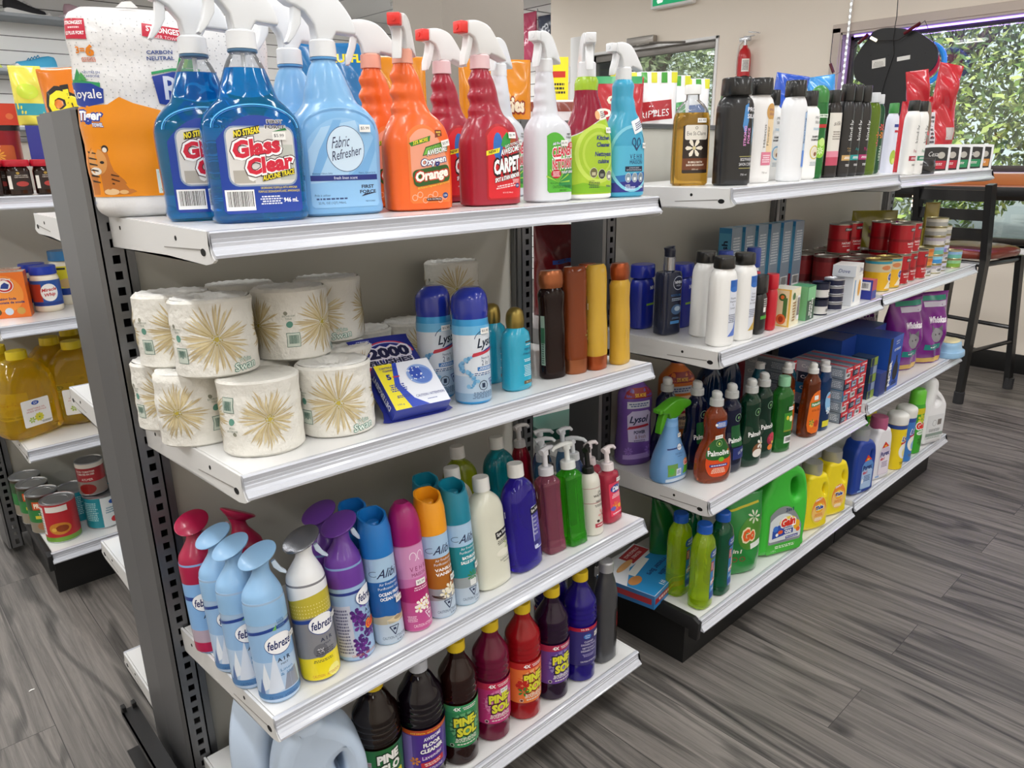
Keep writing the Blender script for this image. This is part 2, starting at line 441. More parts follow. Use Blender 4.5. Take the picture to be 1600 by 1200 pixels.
for a in ((YF, WY0, 0, CEIL), (WY0, WY1, WZ1, CEIL), (WY0, WY1, 0, LZ0), (WY0, WY1, LZ1, WZ0), (WY1, DY0, 0, CEIL), (DY0, DY1, DZ1, CEIL), (DY1, 3.42, 0, CEIL)):
    abox(bm, XW, XW+.18, a[0], a[1], a[2], a[3])
struct(frombm('wall_right', bm, beige, None, 0))
slat = stripe_mat('slatwall', '#f1f1ef', '#5c5a58', .11, .007)
struct(boxo('wall_back', XL, 5.05, YB, YB+.1, 0, CEIL, slat))
struct(boxo('wall_left', XL-.1, XL, YF, YB, 0, CEIL, beige))
struct(boxo('wall_front', XL, 4.68, YF-.1, YF, 0, CEIL, beige))
struct(boxo('wall_right_recess', 4.95, 5.05, 3.42, YB, 0, CEIL, slat))
struct(boxo('wall_recess_side', XW+.18, 5.05, 3.32, 3.42, 0, CEIL, beige))
struct(boxo('column', 2.02, 2.55, 1.72, 2.12, 0, CEIL, wall_mat('#8f887f')))
struct(boxo('trim_3', XW-.05, XW-.001, 3.03, 3.15, 0, 2.13, M('#eeeeed', .45), None, .004))
bb = M('#161616', .4)
bm = bmesh.new(); abox(bm, XW-.012, XW, YF, DY0-.06, 0, .11, 0, .002)
struct(frombm('baseboard_right', bm, bb))
struct(boxo('baseboard_column', 2.01, 2.56, 1.71, 2.13, 0, .1, bb))

# window 1: big pane above the counter, window 2: low pane below it
alu = M('#4a4541', .4, .6); white_trim = M('#e9e7e6', .45)
def window(name, y0, y1, z0, z1, x, frame=.035, mull=()):
    r = root(name); struct(r)
    bm = bmesh.new()
    abox(bm, x, x+.05, y0, y1, z1-frame, z1, 0, .002); abox(bm, x, x+.05, y0, y1, z0, z0+frame, 0, .002)
    abox(bm, x, x+.05, y0, y0+frame, z0, z1, 0, .002); abox(bm, x, x+.05, y1-frame, y1, z0, z1, 0, .002)
    for q in mull: abox(bm, x, x+.05, q-.02, q+.02, z0, z1, 0, .002)
    frombm('window_frame', bm, alu, r, 30)
    g = clear('window_glass', '#f0f6f0', .38, .0, .025)
    boxo('pane', x+.022, x+.028, y0+frame*.5, y1-frame*.5, z0+frame*.5, z1-frame*.5, g, r); return r
window('window_1', WY0, WY1, WZ0, WZ1, XW+.12, mull=(-.9,))
window('window_2', WY0, WY1, LZ0, LZ1, XW+.12, mull=(-.35, -1.3))
bm = bmesh.new()
abox(bm, XW-.004, XW+.12, WY1-.012, WY1+.002, WZ0, WZ1, 0, 0)
abox(bm, XW-.004, XW+.12, WY0, WY1, WZ1-.012, WZ1+.002, 0, 0)
abox(bm, XW-.012, XW, WY1-.002, WY1+.05, WZ0-.05, WZ1+.03, 0, .003)
abox(bm, XW-.012, XW, WY0, WY1+.05, WZ1, WZ1+.05, 0, .003)
struct(frombm('trim_1', bm, M('#c9bcb2', .5), None, 0))
struct(boxo('trim_2', XW-.06, XW+.12, WY0, WY1-.02, LZ0-.03, LZ0, white_trim, None, .004))
# door
r = struct(root('door_1'))
bm = bmesh.new(); wf = M('#efefee', .4)
abox(bm, XW-.01, XW+.1, DY1-.05, DY1, 0, DZ1, 0, .002); abox(bm, XW-.01, XW+.1, DY0, DY0+.02, 0, DZ1, 0, .002)
abox(bm, XW-.01, XW+.1, DY0, DY1, DZ1-.02, DZ1, 0, .002); frombm('door_frame', bm, wf, r, 30)
bm = bmesh.new()
for a in ((DY0+.02, DY0+.05, .05, DZ1-.02), (DY1-.08, DY1-.05, .05, DZ1-.02), (DY0+.02, DY1-.05, DZ1-.07, DZ1-.02), (DY0+.02, DY1-.05, .02, .25), (DY0+.02, DY1-.05, .95, 1.03)):
    abox(bm, XW+.03, XW+.07, a[0], a[1], a[2], a[3], 0, .002)
frombm('door_leaf', bm, M('#8f8b86', .4, .5), r, 30)
boxo('pane', XW+.047, XW+.053, DY0+.04, DY1-.06, .2, DZ1-.05, clear('window_glass'), r)
bm = bmesh.new(); abox(bm, XW-.055, XW-.005, DY1-.7, DY1-.45, DZ1+.0, DZ1+.06, 0, .006)
tube(bm, [(XW-.05, DY1-.55, DZ1+.0), (XW-.16, DY1-.75, DZ1-.01), (XW-.05, DY1-.98, DZ1-.02)], .008)
frombm('door_closer', bm, M('#9a958f', .35, .8), r, 30)
boxo('light_switch', XW-.012, XW, 3.19, 3.25, 1.80, 1.92, wf, None, .003)
tag(bpy.data.objects['light_switch'], 'small white switch box on the beige wall left of the exit door', 'switch')

# fire extinguisher on its hook
e = root('fire_extinguisher', 'red fire extinguisher hung on the beige wall right of the exit door', 'fire extinguisher', loc=(XW-.065, 1.555, 1.53))
e.scale = (.72, .72, 1)
red = M('#c21f26', .3, coat=.5)
Loft([(0, .052, .052, 2), (.01, .058, .058, 2), (.30, .058, .058, 2), (.345, .045, .045, 2), (.365, .022, .022, 2), (.375, .02, .02, 2)]).make('cylinder_body', red, e)
Lb = Label(Loft([(0, .0585, .0585, 2), (.4, .0585, .0585, 2)]), du=-.045)
Lb.rect(0, .25, .075, .08, '#f0ece6').bars(0, .25, .06, .06, 7, '#555555').rect(0, .115, .075, .06, '#efe9e0').bars(0, .115, .06, .045, 5, '#a03030'); Lb.done(e)
boxo('strap_band', -.060, .060, -.060, .060, .17, .185, M('#161616', .5), e, .01)
bm = bmesh.new(); tube(bm, [(0, 0, .37), (0, 0, .42)], .014); abox(bm, -.012, .012, -.05, .06, .40, .425, 0, .004)
frombm('valve', bm, M('#c8c9cc', .25, .9), e)
bm = bmesh.new(); abox(bm, -.01, .01, -.085, .03, .45, .458, 0, .003, Matrix.Rotation(.12, 4, 'X')); abox(bm, -.01, .01, -.09, .02, .425, .432, 0, .003)
frombm('squeeze_handle', bm, M('#d6d6d8', .25, .9), e)
bm = bmesh.new(); tube(bm, [(0, .02, .41), (0, .065, .38), (-.005, .078, .28), (-.005, .075, .2)], .011, 8)
frombm('hose', bm, M('#e6e2d8', .5), e)

# exit sign
e = root('exit_sign', 'green and white running man exit sign high on the beige wall above the exit door', 'exit sign', loc=(XW-.04, 2.17, 2.225), rot=-PI/2)
boxo('sign_case', -.175, .175, -.03, .03, 0, .24, M('#f2f3f1', .4), e, .006)
Lb = Label(Flat((0, -.0305, 0), (1, 0, 0), (0, 0, 1)), lift=.0004)
gm = M('#17a56b', .5, em=.5); Lb.rect(0, .12, .31, .205, gm)
wm = M('#f4fff8', .5, em=.6); Lb.rect(.07, .12, .1, .16, wm).poly([(-.11, .03), (-.07, .035), (-.05, .08), (-.02, .05), (.0, .055), (-.03, .1), (-.02, .14), (.02, .13), (.02, .15), (-.03, .165), (-.07, .15), (-.1, .11), (-.085, .1), (-.065, .125), (-.055, .12), (-.08, .08), (-.12, .05)], wm).ell(-.03, .19, .03, .03, wm)
Lb.done(e, 'pictogram')

# counter along the window
e = root('window_counter', 'orange wood bar counter running along the right wall under the window', 'counter')
wood = M('#c98c62', .35, coat=.4)
prismo('worktop', [(4.24, 1.01), (4.24, 1.035), (XW-.002, 1.035), (XW-.002, 1.01)], WY0, .40, wood, e, 'y', .002)
boxo('backsplash', XW-.03, XW-.003, WY0, .40, 1.035, 1.095, M('#b57240', .4), e, .002)
boxo('edge_strip', 4.215, 4.239, WY0, .40, .99, 1.036, M('#1c1c1c', .4), e, .003)
bm = bmesh.new()
for y in (-2.2, -1.0, .3): abox(bm, 4.3, XW-.002, y-.015, y+.015, .93, 1.009, 0, .003)
frombm('bracket', bm, M('#222222', .5), e)

# ceiling lights: rows of surface tubes running away from the camera
lens = M('#ffffff', .5, em=4.0)
first = None; k = 0
for X in (-1.9, -.35, 1.15, 2.65, 4.15):
    for Y in (-2.7, -.9, .9, 2.7, 4.5):
        if X > 4 and Y < 3.2: continue
        k += 1
        if first is None:
            e = first = root('ceiling_light'); boxo('housing', -.085, .085, -.61, .61, -.035, 0, M('#f3f3f3', .5), e, .004)
            boxo('diffuser', -.06, .06, -.6, .6, -.06, -.036, lens, e, .008)
        else: e = dup(first)
        tag(e, 'white fluorescent tube light on the tiled ceiling', 'ceiling light', 'ceiling tube lights')
        e.location = (X, Y, CEIL)
        area('tube_glow', (0, 0, -.07), .12, 1.15, LAMP_W, e)

# ------------------------------------------------------------------ outdoors
m, nt, n, l, b = node_mat('asphalt'); b.inputs['Roughness'].default_value = .9; b.inputs['Base Color'].default_value = lin('#8d9093')
struct(boxo('ground', 5.06, 60, -30, 30, -.25, -.05, m))
def foliage(name, c, R, nleaf, cols, size, label, group=None):
    rnd = random.Random(int(c[0]*10+c[1]*77)); V = []; F = []; MI = []
    t = root(name, label, 'tree', group, loc=(c[0], c[1], -.1))
    for i in range(nleaf):
        while True:
            p = Vector((rnd.uniform(-1, 1), rnd.uniform(-1, 1), rnd.uniform(-1, 1)))
            if p.length < 1: break
        p = Vector((p.x*R[0], p.y*R[1], c[2]+p.z*R[2]))
        p += Vector((math.sin(p.y*5)*.15, math.sin(p.z*4)*.15, 0))
        a = Vector((rnd.gauss(0, 1), rnd.gauss(0, 1), rnd.gauss(0, 1))).normalized(); bb = a.orthogonal().normalized()
        s = size*rnd.uniform(.6, 1.3); k = len(V)
        V += [p-a*s, p+bb*s*.45, p+a*s, p-bb*s*.45]; F.append((k, k+1, k+2, k+3)); MI.append(rnd.randrange(len(cols)))
    me = bpy.data.meshes.new('foliage'); me.from_pydata([tuple(v) for v in V], [], F); me.update()
    o = link('foliage', me, [M(h, .6) for h in cols], t); me.polygons.foreach_set('material_index', MI)
    bm = bmesh.new(); tube(bm, [(0, 0, 0), (.05, .05, c[2]*.5), (0, 0, c[2]+R[2]*.5)], .14, 8, 0, .04)
    for q in range(6):
        a = q*1.1; tube(bm, [(0, 0, c[2]*.5+.25*q), (math.cos(a)*R[0]*.5, math.sin(a)*R[1]*.5, c[2]+.2*q)], .05, 6, 0, .015)
    frombm('trunk', bm, M('#5b4a3a', .8), t)
    return t
G1 = ['#8fa858', '#b0bf66', '#6f8a40', '#c8cf80', '#506a32']
G2 = ['#76855a', '#8e9a6a', '#a0a97c', '#5c6a4a', '#b9bc9a']
foliage('broadleaf_tree', (9.5, -.2, 2.0), (1.3, 1.3, 1.9), 9000, G1, .065, 'light green leafy tree outside the big window, at the right edge of the photo')
foliage('broadleaf_tree', (10.5, 2.2, 2.2), (1.5, 1.5, 2.1), 9000, G1[1:]+['#6b7f55'], .065, 'green leafy tree outside the big window, behind the black sign')
foliage('broadleaf_tree', (9.6, 6.2, 2.4), (1.6, 1.7, 2.2), 9000, G2, .065, 'grey green tree seen through the glass exit door')
foliage('broadleaf_tree', (12.6, 9.4, 2.6), (2.2, 2.2, 2.6), 8000, G2, .09, 'dark tree farthest behind the glass exit door')
foliage('broadleaf_tree', (14.0, -.6, 2.3), (2.0, 2.4, 2.6), 9000, G2+G1[:2], .10, 'farther darker tree filling the back of the big window')

# ------------------------------------------------------------------ gondola shelving
steel = M('#77787a', .38, .75); white_en = M('#e2e2e1', .32, coat=.3); panelm = M('#bab8af', .55); darkhole = M('#101010', .8)
blackm = M('#131314', .45)
def upright(name, x, yf, yb, top, parent, slots=True, zlow=.02):
    """hollow steel upright, ladder of slots in the front face (y=yf) and in the back face"""
    bm = bmesh.new(); a, b = x-.026, x+.016; sw = .0055; xc = x
    prism(bm, [(a+.006, yf), (a, yf+.006), (a-.004, yf+.105), (a, yb-.006), (a+.006, yb), (a+.009, yb), (a+.009, yf)], zlow, top, 'z')
    abox(bm, b-.003, b, yf, yb, zlow, top)
    abox(bm, a+.006, b, yf, yb, top, top+.004)
    for yy, d in ((yf, 1), (yb, -1)):
        y0, y1 = (yy, yy+.0025) if d > 0 else (yy-.0025, yy)
        abox(bm, a+.006, xc-sw, y0, y1, zlow, top); abox(bm, xc+sw, b, y0, y1, zlow, top)
        z = top-.02
        if d > 0:
            zz = 1.084+.0127
            zz += .0254*math.floor((top-.01-zz)/.0254)
            abox(bm, xc-sw, xc+sw, y0, y1, zz, top)
            while zz > zlow+.03:
                abox(bm, xc-sw, xc+sw, y0, y1, zz-.006, zz+.006); zz -= .0254
            abox(bm, xc-sw, xc+sw, y0, y1, zlow, zz)
        else: abox(bm, xc-sw, xc+sw, y0, y1, zlow, top)
    return frombm('upright', bm, steel, parent, 0)
def frame(name, label, x0, xs, yf, yb, top, panels, parent=None):
    g = root(name, label, 'shelving frame', 'shelving frames')
    for x in xs: upright('upright', x, yf, yb, top, g)
    bm = bmesh.new()
    for (a, b, z0, z1) in panels:
        abox(bm, a, b, yf+.028, yf+.036, z0, z1, 0, .001)
        if yb-yf > .1: abox(bm, a, b, yb-.036, yb-.028, z0, z1, 0, .001)
    frombm('back_panel', bm, panelm, g, 0)
    bm = bmesh.new()
    for (a, b, z0, z1) in panels:
        for xx in ((a, a+.014), (b-.014, b)): abox(bm, xx[0], xx[1], yf+.012, yf+.027, z0, z1, 0, .001)
        abox(bm, a, b, yf+.022, max(yb-.03, yf+.042), z1, z1+.012, 0, .002)
    frombm('panel_rail', bm, steel, g, 0)
    return g
def shelf(M4, W, d, label, group, base=False, flip=False, lip=.030, gap=0):
    s = root('shelf', label, 'shelf', group); s.matrix_world = M4
    f = -1 if not flip else 1
    Y = lambda v: f*v
    bm = bmesh.new()
    abox(bm, .004, W-.004, min(Y(0.004), Y(d-.004)), max(Y(0.004), Y(d-.004)), -.012, 0, 0, .001)
    frombm('deck', bm, white_en, s, 0)
    # front rail: concave ticket moulding
    prof = [(d-.006, 0), (d+.001, .0), (d+.0035, -.002), (d+.002, -.005), (d+.0008, -.009), (d+.0018, -.0095), (d+.0012, -.0135), (d+.0028, -.0145), (d+.003, -.0185), (d+.0055, -.0215), (d+.0075, -.022), (d+.0105, -.0262), (d+.013, -.0275), (d+.0125, -.031), (d-.006, -.031)]
    bm = bmesh.new(); prism(bm, [(Y(a), b*lip/.030) for a, b in prof], 0, W, 'x')
    bmesh.ops.triangulate(bm, faces=[q for q in bm.faces if len(q.verts) > 4])
    frombm('price_rail', bm, M('#c6c9d1', .25, coat=.6), s, 25)
    for x in (0, W):
        bm = bmesh.new()
        pts = [(-.004, -.001), (-.002, -.048), (.03, -.047), (d*.62, -.040), (d-.018, -.041), (d+.002, -.037), (d+.010, -.033), (d+.004, -.028), (d-.004, -.016), (d-.003, -.0005)] if not base else [(0, -.001), (0, -.03), (d-.005, -.03), (d-.003, -.001)]
        xa, xb = (x-.001, x+.003) if x == 0 else (x-.003, x+.001)
        prism(bm, [(Y(a), b) for a, b in pts], xa, xb, 'x')
        bmesh.ops.triangulate(bm, faces=[q for q in bm.faces if len(q.verts) > 4])
        if not base:
            hx = (x-.0016, x-.0009) if x == 0 else (x+.0009, x+.0016)
            for yy, zz, rr in ((.05, -.016, .0038), (d*.72, -.015, .0040), (d-.022, -.026, .0058)):
                prism(bm, [(Y(yy)+rr*math.cos(q*PI/6)*(1.3 if rr > .005 else .8), zz+rr*.8*math.sin(q*PI/6)) for q in range(12)], hx[0], hx[1], 'x', 1)
            # folded lip line where the rail clips on
            prism(bm, [(Y(d*.60), -.0302), (Y(d*.60), -.0288), (Y(d-.03), -.0225), (Y(d-.03), -.0245)], hx[0], hx[1], 'x', 2)
        frombm('bracket', bm, [white_en, darkhole, M('#8c8a86', .5)], s, 0)
    return s
dA = .3936
def planeM(x, y, z, tx=0, ty=0):
    """shelf frame: tx = rise per metre towards -y, ty = rise per metre along +x"""
    ex = Vector((1, 0, ty)).normalized(); ey = Vector((0, 1, -tx)); ey = (ey-ex*ey.dot(ex)).normalized()
    m = Matrix((ex, ey, ex.cross(ey))).transposed().to_4x4(); m.translation = (x, y, z); return m
SH = {
 'A1': planeM(0, 0, 1.152), 'A2': planeM(0, 0, .817, .0221/dA, -.0221/.8533), 'A3': planeM(0, 0, .406, .0467/dA, .004), 'A4': planeM(0, 0, .107),
 'B1': planeM(1.026, 0, 1.162, 0, .0085), 'B2': planeM(1.026, 0, .821), 'B3': planeM(1.026, 0, .467), 'B4': planeM(1.026, 0, .152),
 'B1b': planeM(1.884, 0, 1.160), 'B2b': planeM(1.884, 0, .829), 'B3b': planeM(1.884, 0, .494), 'B4b': planeM(1.884, 0, .166),
 'C1': planeM(-.044, 0, 1.149), 'C2': planeM(-.044, 0, .821), 'C3': planeM(-.044, 0, .472), 'C4': planeM(-.044, 0, .152),
 'K1': planeM(0, 0, 1.131), 'K2': planeM(0, 0, .752), 'K3': planeM(0, 0, .366), 'K4': planeM(0, 0, .051), 'J3': planeM(1.026, 0, .425), 'J1': planeM(1.026, 0, 1.14), 'J2': planeM(1.026, 0, .78),
 'C0': planeM(-.044, 0, 1.149), 'F': planeM(0, 0, 0)}
def put(o, sh, x, y, rot=0., dz=0., tilt=None):
    """stand a thing on a shelf at world x, y; rot in degrees about the shelf normal"""
    m = SH[sh]; n = m.to_3x3() @ Vector((0, 0, 1)); t = m.translation
    z = t.z-(n.x*(x-t.x)+n.y*(y-t.y))/n.z
    b = m.to_3x3().to_4x4()
    mt = Matrix.Translation(Vector((x, y, z))+n*(dz+.0004)) @ b @ Matrix.Rotation(math.radians(rot), 4, 'Z')
    if tilt is not None: mt = mt @ tilt
    o.matrix_world = mt; return o
LA = .872
frame('gondola_frame', 'grey slotted steel shelving frame nearest the camera, ending in the tall post at left', 0, (0., .90), 0, .23, 1.305, [(.018, .884, .06, 1.12)])
frame('gondola_frame', 'grey slotted steel shelving frame of the farther run, beside the black bar stool', 0, (1.062, 1.90, 2.775), -.125, -.045, 1.30, [(1.08, 1.884, .08, 1.29), (1.918, 2.759, .08, 1.10)])
frame('gondola_frame', 'slotted steel shelving frame at the left edge, behind the cooking oil and cans', 0, (-.075, .84), 1.42, 1.65, 1.305, [(-.057, .822, .06, 1.29)])
AG = 'white shelves of the nearest shelving run'
def sh_at(key, x, y, W, d, label, group, **k):
    m = SH[key].copy(); n = m.to_3x3() @ Vector((0, 0, 1)); t = m.translation
    z = t.z-(n.x*(x-t.x)+n.y*(y-t.y))/n.z; m.translation = (x, y, z); return shelf(m, W, d, label, group, **k)
sh_at('A1', 0, -.001, LA, dA, 'top white shelf of the nearest run, under the spray bottles', AG)
sh_at('A2', 0, -.001, LA, dA, 'second white shelf of the nearest run, under the toilet rolls', AG)
sh_at('A3', 0, -.001, LA, dA, 'third white shelf of the nearest run, under the air fresheners', AG)
sh_at('A4', 0, -.001, LA, dA, 'bottom white shelf of the nearest run, under the pine cleaners', AG, base=True)
BG = 'white shelves of the farther run'
dB = .336
for kx, x, y0, W in (('', 1.026, -.125, .852), ('b', 1.884, -.125, .84)):
    where = ('farther run, left half' if not kx else 'farther run, right half')
    for i, what in ((1, 'shampoos' if not kx else 'pet food trays'), (2, 'white lotion bottles' if not kx else 'red and yellow cans'), (3, 'dish soap' if not kx else 'bin bag boxes'), (4, 'green laundry jug' if not kx else 'blue laundry jug')):
        sh_at('B%d%s' % (i, kx), x, y0-.001, W, dB, ('top ', 'second ', 'third ', 'bottom ')[i-1]+'white shelf in the '+where+', under the '+what, BG, base=(i == 4))
for i, z in ((1, 1.131), (2, .752), (3, .366), (4, .051)):
    sh_at('K%d' % i, 0, .231, LA, .313, ('top', 'second', 'third', 'lowest')[i-1]+' white shelf on the back of the nearest run, left of the grey post', 'white shelves on the back of the nearest run', flip=True)
sh_at('J1', 1.04, -.044, .84, .313, 'top white shelf behind the farther run, under the chip bags', 'white shelves on the back of the farther run', flip=True)
sh_at('J2', 1.04, -.044, .84, .313, 'white shelf behind the farther run, under the dark red snack bag', 'white shelves on the back of the farther run', flip=True)
sh_at('J3', 1.04, -.044, .84, .36, 'low white shelf behind the farther run, under the teal carton', 'white shelves on the back of the farther run', flip=True)
for i, what in ((1, 'coffee jars'), (2, 'baking soda'), (3, 'cooking oil'), (4, 'food cans')):
    sh_at('C%d' % i, -.044, 1.419, .855, .405, ('top', 'second', 'third', 'bottom')[i-1]+' white shelf at the left edge, under the '+what, 'white shelves at the left edge', base=(i == 4))
# black kick plinths
def plinth(label, x0, x1, yf, yb, h, cap=True):
    p = root('base_plinth', label, 'plinth')
    boxo('kick_plate', x0, x1, yf, yf+.012, 0, h-.034, blackm, p)
    for x in (x0, x1-.004): boxo('side_plate', x, x+.004, yf+.0121, yb, 0, h-.034, blackm, p)
    if cap: prismo('end_cap', [(yf-.045, h-.055), (yf-.048, h-.006), (yf-.03, h+.004), (yb, h+.002), (yb, h-.03), (yf-.02, h-.034), (yf-.02, h-.055)], x0-.016, x0-.0015, M('#1b1b1c', .5), p, 'x', .002)
    return p
plinth('black base plinth under the farther run, below the blue freezer bag box', 1.03, 1.88, -.418, -.15, .152)
plinth('black base plinth under the right half of the farther run', 1.886, 2.72, -.418, -.15, .166, False)
plinth('black base plinth under the nearest run, at the bottom of the photo', .0, .87, -.345, -.03, .107, False)
plinth('black base plinth under the food cans at the left edge', -.04, .81, 1.055, 1.39, .152)
# bare base leg at the foot of the nearest post
e = root('base_leg', 'black steel base leg sticking out at the foot of the nearest grey post', 'shelf leg')
bm = bmesh.new()
prism(bm, [(-.05, 0), (-.05, .10), (.252, .10), (.260, .095), (.260, .03), (.25, .02), (.25, 0)], -.052, -.047, 'x')
abox(bm, -.079, -.047, -.05, .258, .097, .101); abox(bm, -.085, -.047, -.05, .25, 0, .004)
abox(bm, -.079, -.076, -.05, .258, .085, .101)
abox(bm, -.079, -.070, .247, .262, .1, .114, 0, .002); abox(bm, -.058, -.049, .247, .262, .1, .114, 0, .002)
frombm('leg_channel', bm, M('#19191a', .35), e, 0)
# ------------------------------------------------------------------ products: builders
R = math.radians
def sprayer(parent, z, x0=0., rot=0., s=1.0, head='#e6e8e9', nozzle=None, collar=None, hmat=None, yaw=None, style=0, cz=.022, cr=.0165):
    """trigger head; local nozzle towards -x; turned by rot"""
    h = bpy.data.objects.new('sprayer_head', None)
    hm = hmat or M(head, .35, coat=.3); cm = M(collar, .35, coat=.3) if isinstance(collar, str) else (collar or hm)
    T = Matrix.Translation((x0, 0, z)) @ Matrix.Rotation(R(rot), 4, 'Z') @ Matrix.Scale(s, 4)
    def fin(o): o.matrix_local = T; return o
    # ribbed collar
    bm = bmesh.new(); n = 48
    for (za, zb, ra, rb) in ((0, cz*.9, cr, cr*.96), (cz*.9, cz, cr*.96, cr*.8)):
        A = [bm.verts.new(((ra+(.0006 if i % 2 else 0))*math.cos(2*PI*i/n), (ra+(.0006 if i % 2 else 0))*math.sin(2*PI*i/n), za)) for i in range(n)]
        B = [bm.verts.new(((rb+(.0006 if i % 2 else 0))*math.cos(2*PI*i/n), (rb+(.0006 if i % 2 else 0))*math.sin(2*PI*i/n), zb)) for i in range(n)]
        for i in range(n): bm.faces.new((A[i], A[(i+1) % n], B[(i+1) % n], B[i]))
        if za == 0: bm.faces.new(A[::-1])
        else: bm.faces.new(B)
    c = fin(frombm('collar', bm, cm, parent, 50))
    z0 = cz-.001
    if style == 0:   # sloping cowl
        pts = [(-.034, .030), (-.034, .049)]+spl([(-.034, .049), (-.012, .051), (.012, .045), (.03, .028), (.050, .002)], 5, False)[1:]+[(.052, -.006), (.030, .000), (.016, .003), (.013, .0), (-.013, .0), (-.015, .014), (-.022, .025)]
        tr = [(-.030, .030), (-.019, .027), (-.024, .008), (-.031, -.009), (-.036, -.017), (-.041, -.017), (-.040, -.004), (-.034, .012)]
        nz = (-.049, -.0335, .030, .048)
    elif style == 1:   # big smooth cowl of the window cleaner
        pts = [(-.062, .052), (-.060, .066), (-.04, .071)]+spl([(-.04, .071), (.0, .071), (.025, .058), (.045, .034), (.052, .014)], 5, False)[1:]+[(.050, .010), (.02, .012), (.012, .0), (-.013, .0), (-.015, .02), (-.028, .036), (-.04, .042), (-.05, .044)]
        tr = [(-.043, .045), (-.031, .040), (-.033, .02), (-.043, .004), (-.054, -.008), (-.058, -.006), (-.050, .01), (-.045, .028)]
        nz = (-.066, -.06, .053, .066)
    else:   # green slim head
        pts = [(-.040, .018), (-.041, .026), (-.02, .034)]+spl([(-.02, .034), (.005, .040), (.03, .037), (.05, .029), (.054, .022)], 5, False)[1:]+[(.052, .017), (.03, .012), (.014, .0), (-.014, .0), (-.018, .012), (-.03, .014)]
        tr = [(-.030, .018), (-.018, .012), (-.024, -.002), (-.032, -.02), (-.038, -.03), (-.043, -.028), (-.040, -.008), (-.036, .006)]
        nz = (-.048, -.039, .017, .027)
    w = .0125 if style != 2 else .012
    def slab2(name, P, w, mat, bev):
        bm = bmesh.new(); prism(bm, [(a, b+z0) for a, b in P], -w, w, 'y'); bmesh.ops.recalc_face_normals(bm, faces=bm.faces)
        es = [e for e in bm.edges if len(e.link_faces) == 2 and abs(e.verts[0].co.y-e.verts[1].co.y) < 1e-7]
        bmesh.ops.bevel(bm, geom=es, offset=bev, segments=3, profile=.5, affect='EDGES')
        bmesh.ops.triangulate(bm, faces=[f for f in bm.faces if len(f.verts) > 4])
        return frombm(name, bm, mat, parent if name == 'sprayer_head' else hd, 45)
    hd = None; hd = fin(slab2('sprayer_head', pts, w, hm, .0035 if style else .003))
    slab2('trigger', tr, .0075, hm, .0018)
    bm = bmesh.new(); m_ = .0105
    abox(bm, nz[0], nz[1], -m_, m_, nz[2]+z0, nz[3]+z0, 0, .002)
    zc = (nz[2]+nz[3])/2+z0; tube(bm, [(nz[0]-.0015, 0, zc), (nz[0]+.001, 0, zc)], .004, 10)
    frombm('nozzle', bm, M(nozzle, .4, coat=.3) if nozzle else hm, hd, 45)

def cyl(name, parent, mat, z0, z1, r0, r1=None, cx=0., cy=0., n=28, bev=.001, ribs=0):
    r1 = r0 if r1 is None else r1
    def rip(z, v):
        return v
    L = Loft([(z0, r0-bev, r0-bev, 2, cx, cy), (z0+bev, r0, r0, 2, cx, cy), (z1-bev, r1, r1, 2, cx, cy), (z1, r1-bev, r1-bev, 2, cx, cy)], n, .03)
    return L.make(name, mat, parent)
def ribcap(name, parent, mat, z0, z1, r, cx=0., cy=0., n=40, top=.85):
    bm = bmesh.new()
    def ringv(rr, z): return [bm.verts.new((cx+(rr+(.0005 if i % 2 else 0))*math.cos(2*PI*i/n), cy+(rr+(.0005 if i % 2 else 0))*math.sin(2*PI*i/n), z)) for i in range(n)]
    rs = [ringv(r, z0), ringv(r*.98, z0+(z1-z0)*.88), ringv(r*top, z1)]
    for A, B in zip(rs, rs[1:]):
        for i in range(n): bm.faces.new((A[i], A[(i+1) % n], B[(i+1) % n], B[i]))
    bm.faces.new(rs[0][::-1]); bm.faces.new(rs[-1]); return frombm(name, bm, mat, parent, 35)

# 1. flat trigger bottle (oxygen orange / carpet): finger grips on the left, sloping shoulder on the right
def grip_bottle(name, col, h=.228, w=.0555, d=.033, lighter=None, rot=0):
    o = root(name); k = h/.228
    keys = [(0, w-.006, d-.006, 3.2), (.003, w-.001, d-.001, 3.4), (.06*k, w, d, 3.2), (.10*k, w, d, 3.0), (.125*k, w-.006, d-.002, 2.7), (.142*k, w-.017, d-.006, 2.4, -.002), (.150*k, w-.024, d-.009, 2.2, -.005), (.165*k, .0285, .021, 2.1, -.009), (.19*k, .025, .0195, 2.1, -.012), (.208*k, .0205, .0175, 2, -.0145), (.216*k, .0165, .0160, 2, -.016), (.220*k, .0145, .0145, 2, -.016), (.228*k, .0145, .0145, 2, -.016)]
    def rip(z, v):
        q = z/k
        if .146 < q < .214:
            a = .0026*math.sin((q-.146)/.068*2*PI*2.7-.6); v = [v[0]+a*.5, v[1]+a*.25, v[2], v[3]-a*.5, v[4]]
        return v
    L = Loft(keys, 40, .004, rip); L.make('bottle', M(col, .3, coat=.35, bump=.02, bs=300), o)
    return o, L
# arched raised panel rim on flat bottles
def ellbow(u0, u1, v0, v1, arch, n=14, skew=0.):
    pts = [(u0, v0+.004), (u0+.004, v0), (u1-.004, v0), (u1, v0+.004)]
    for i in range(n+1):
        t = i/n; u = u1+(u0-u1)*t; pts.append((u, v1-arch*(abs(2*t-1-skew)**2.2)))
    return pts

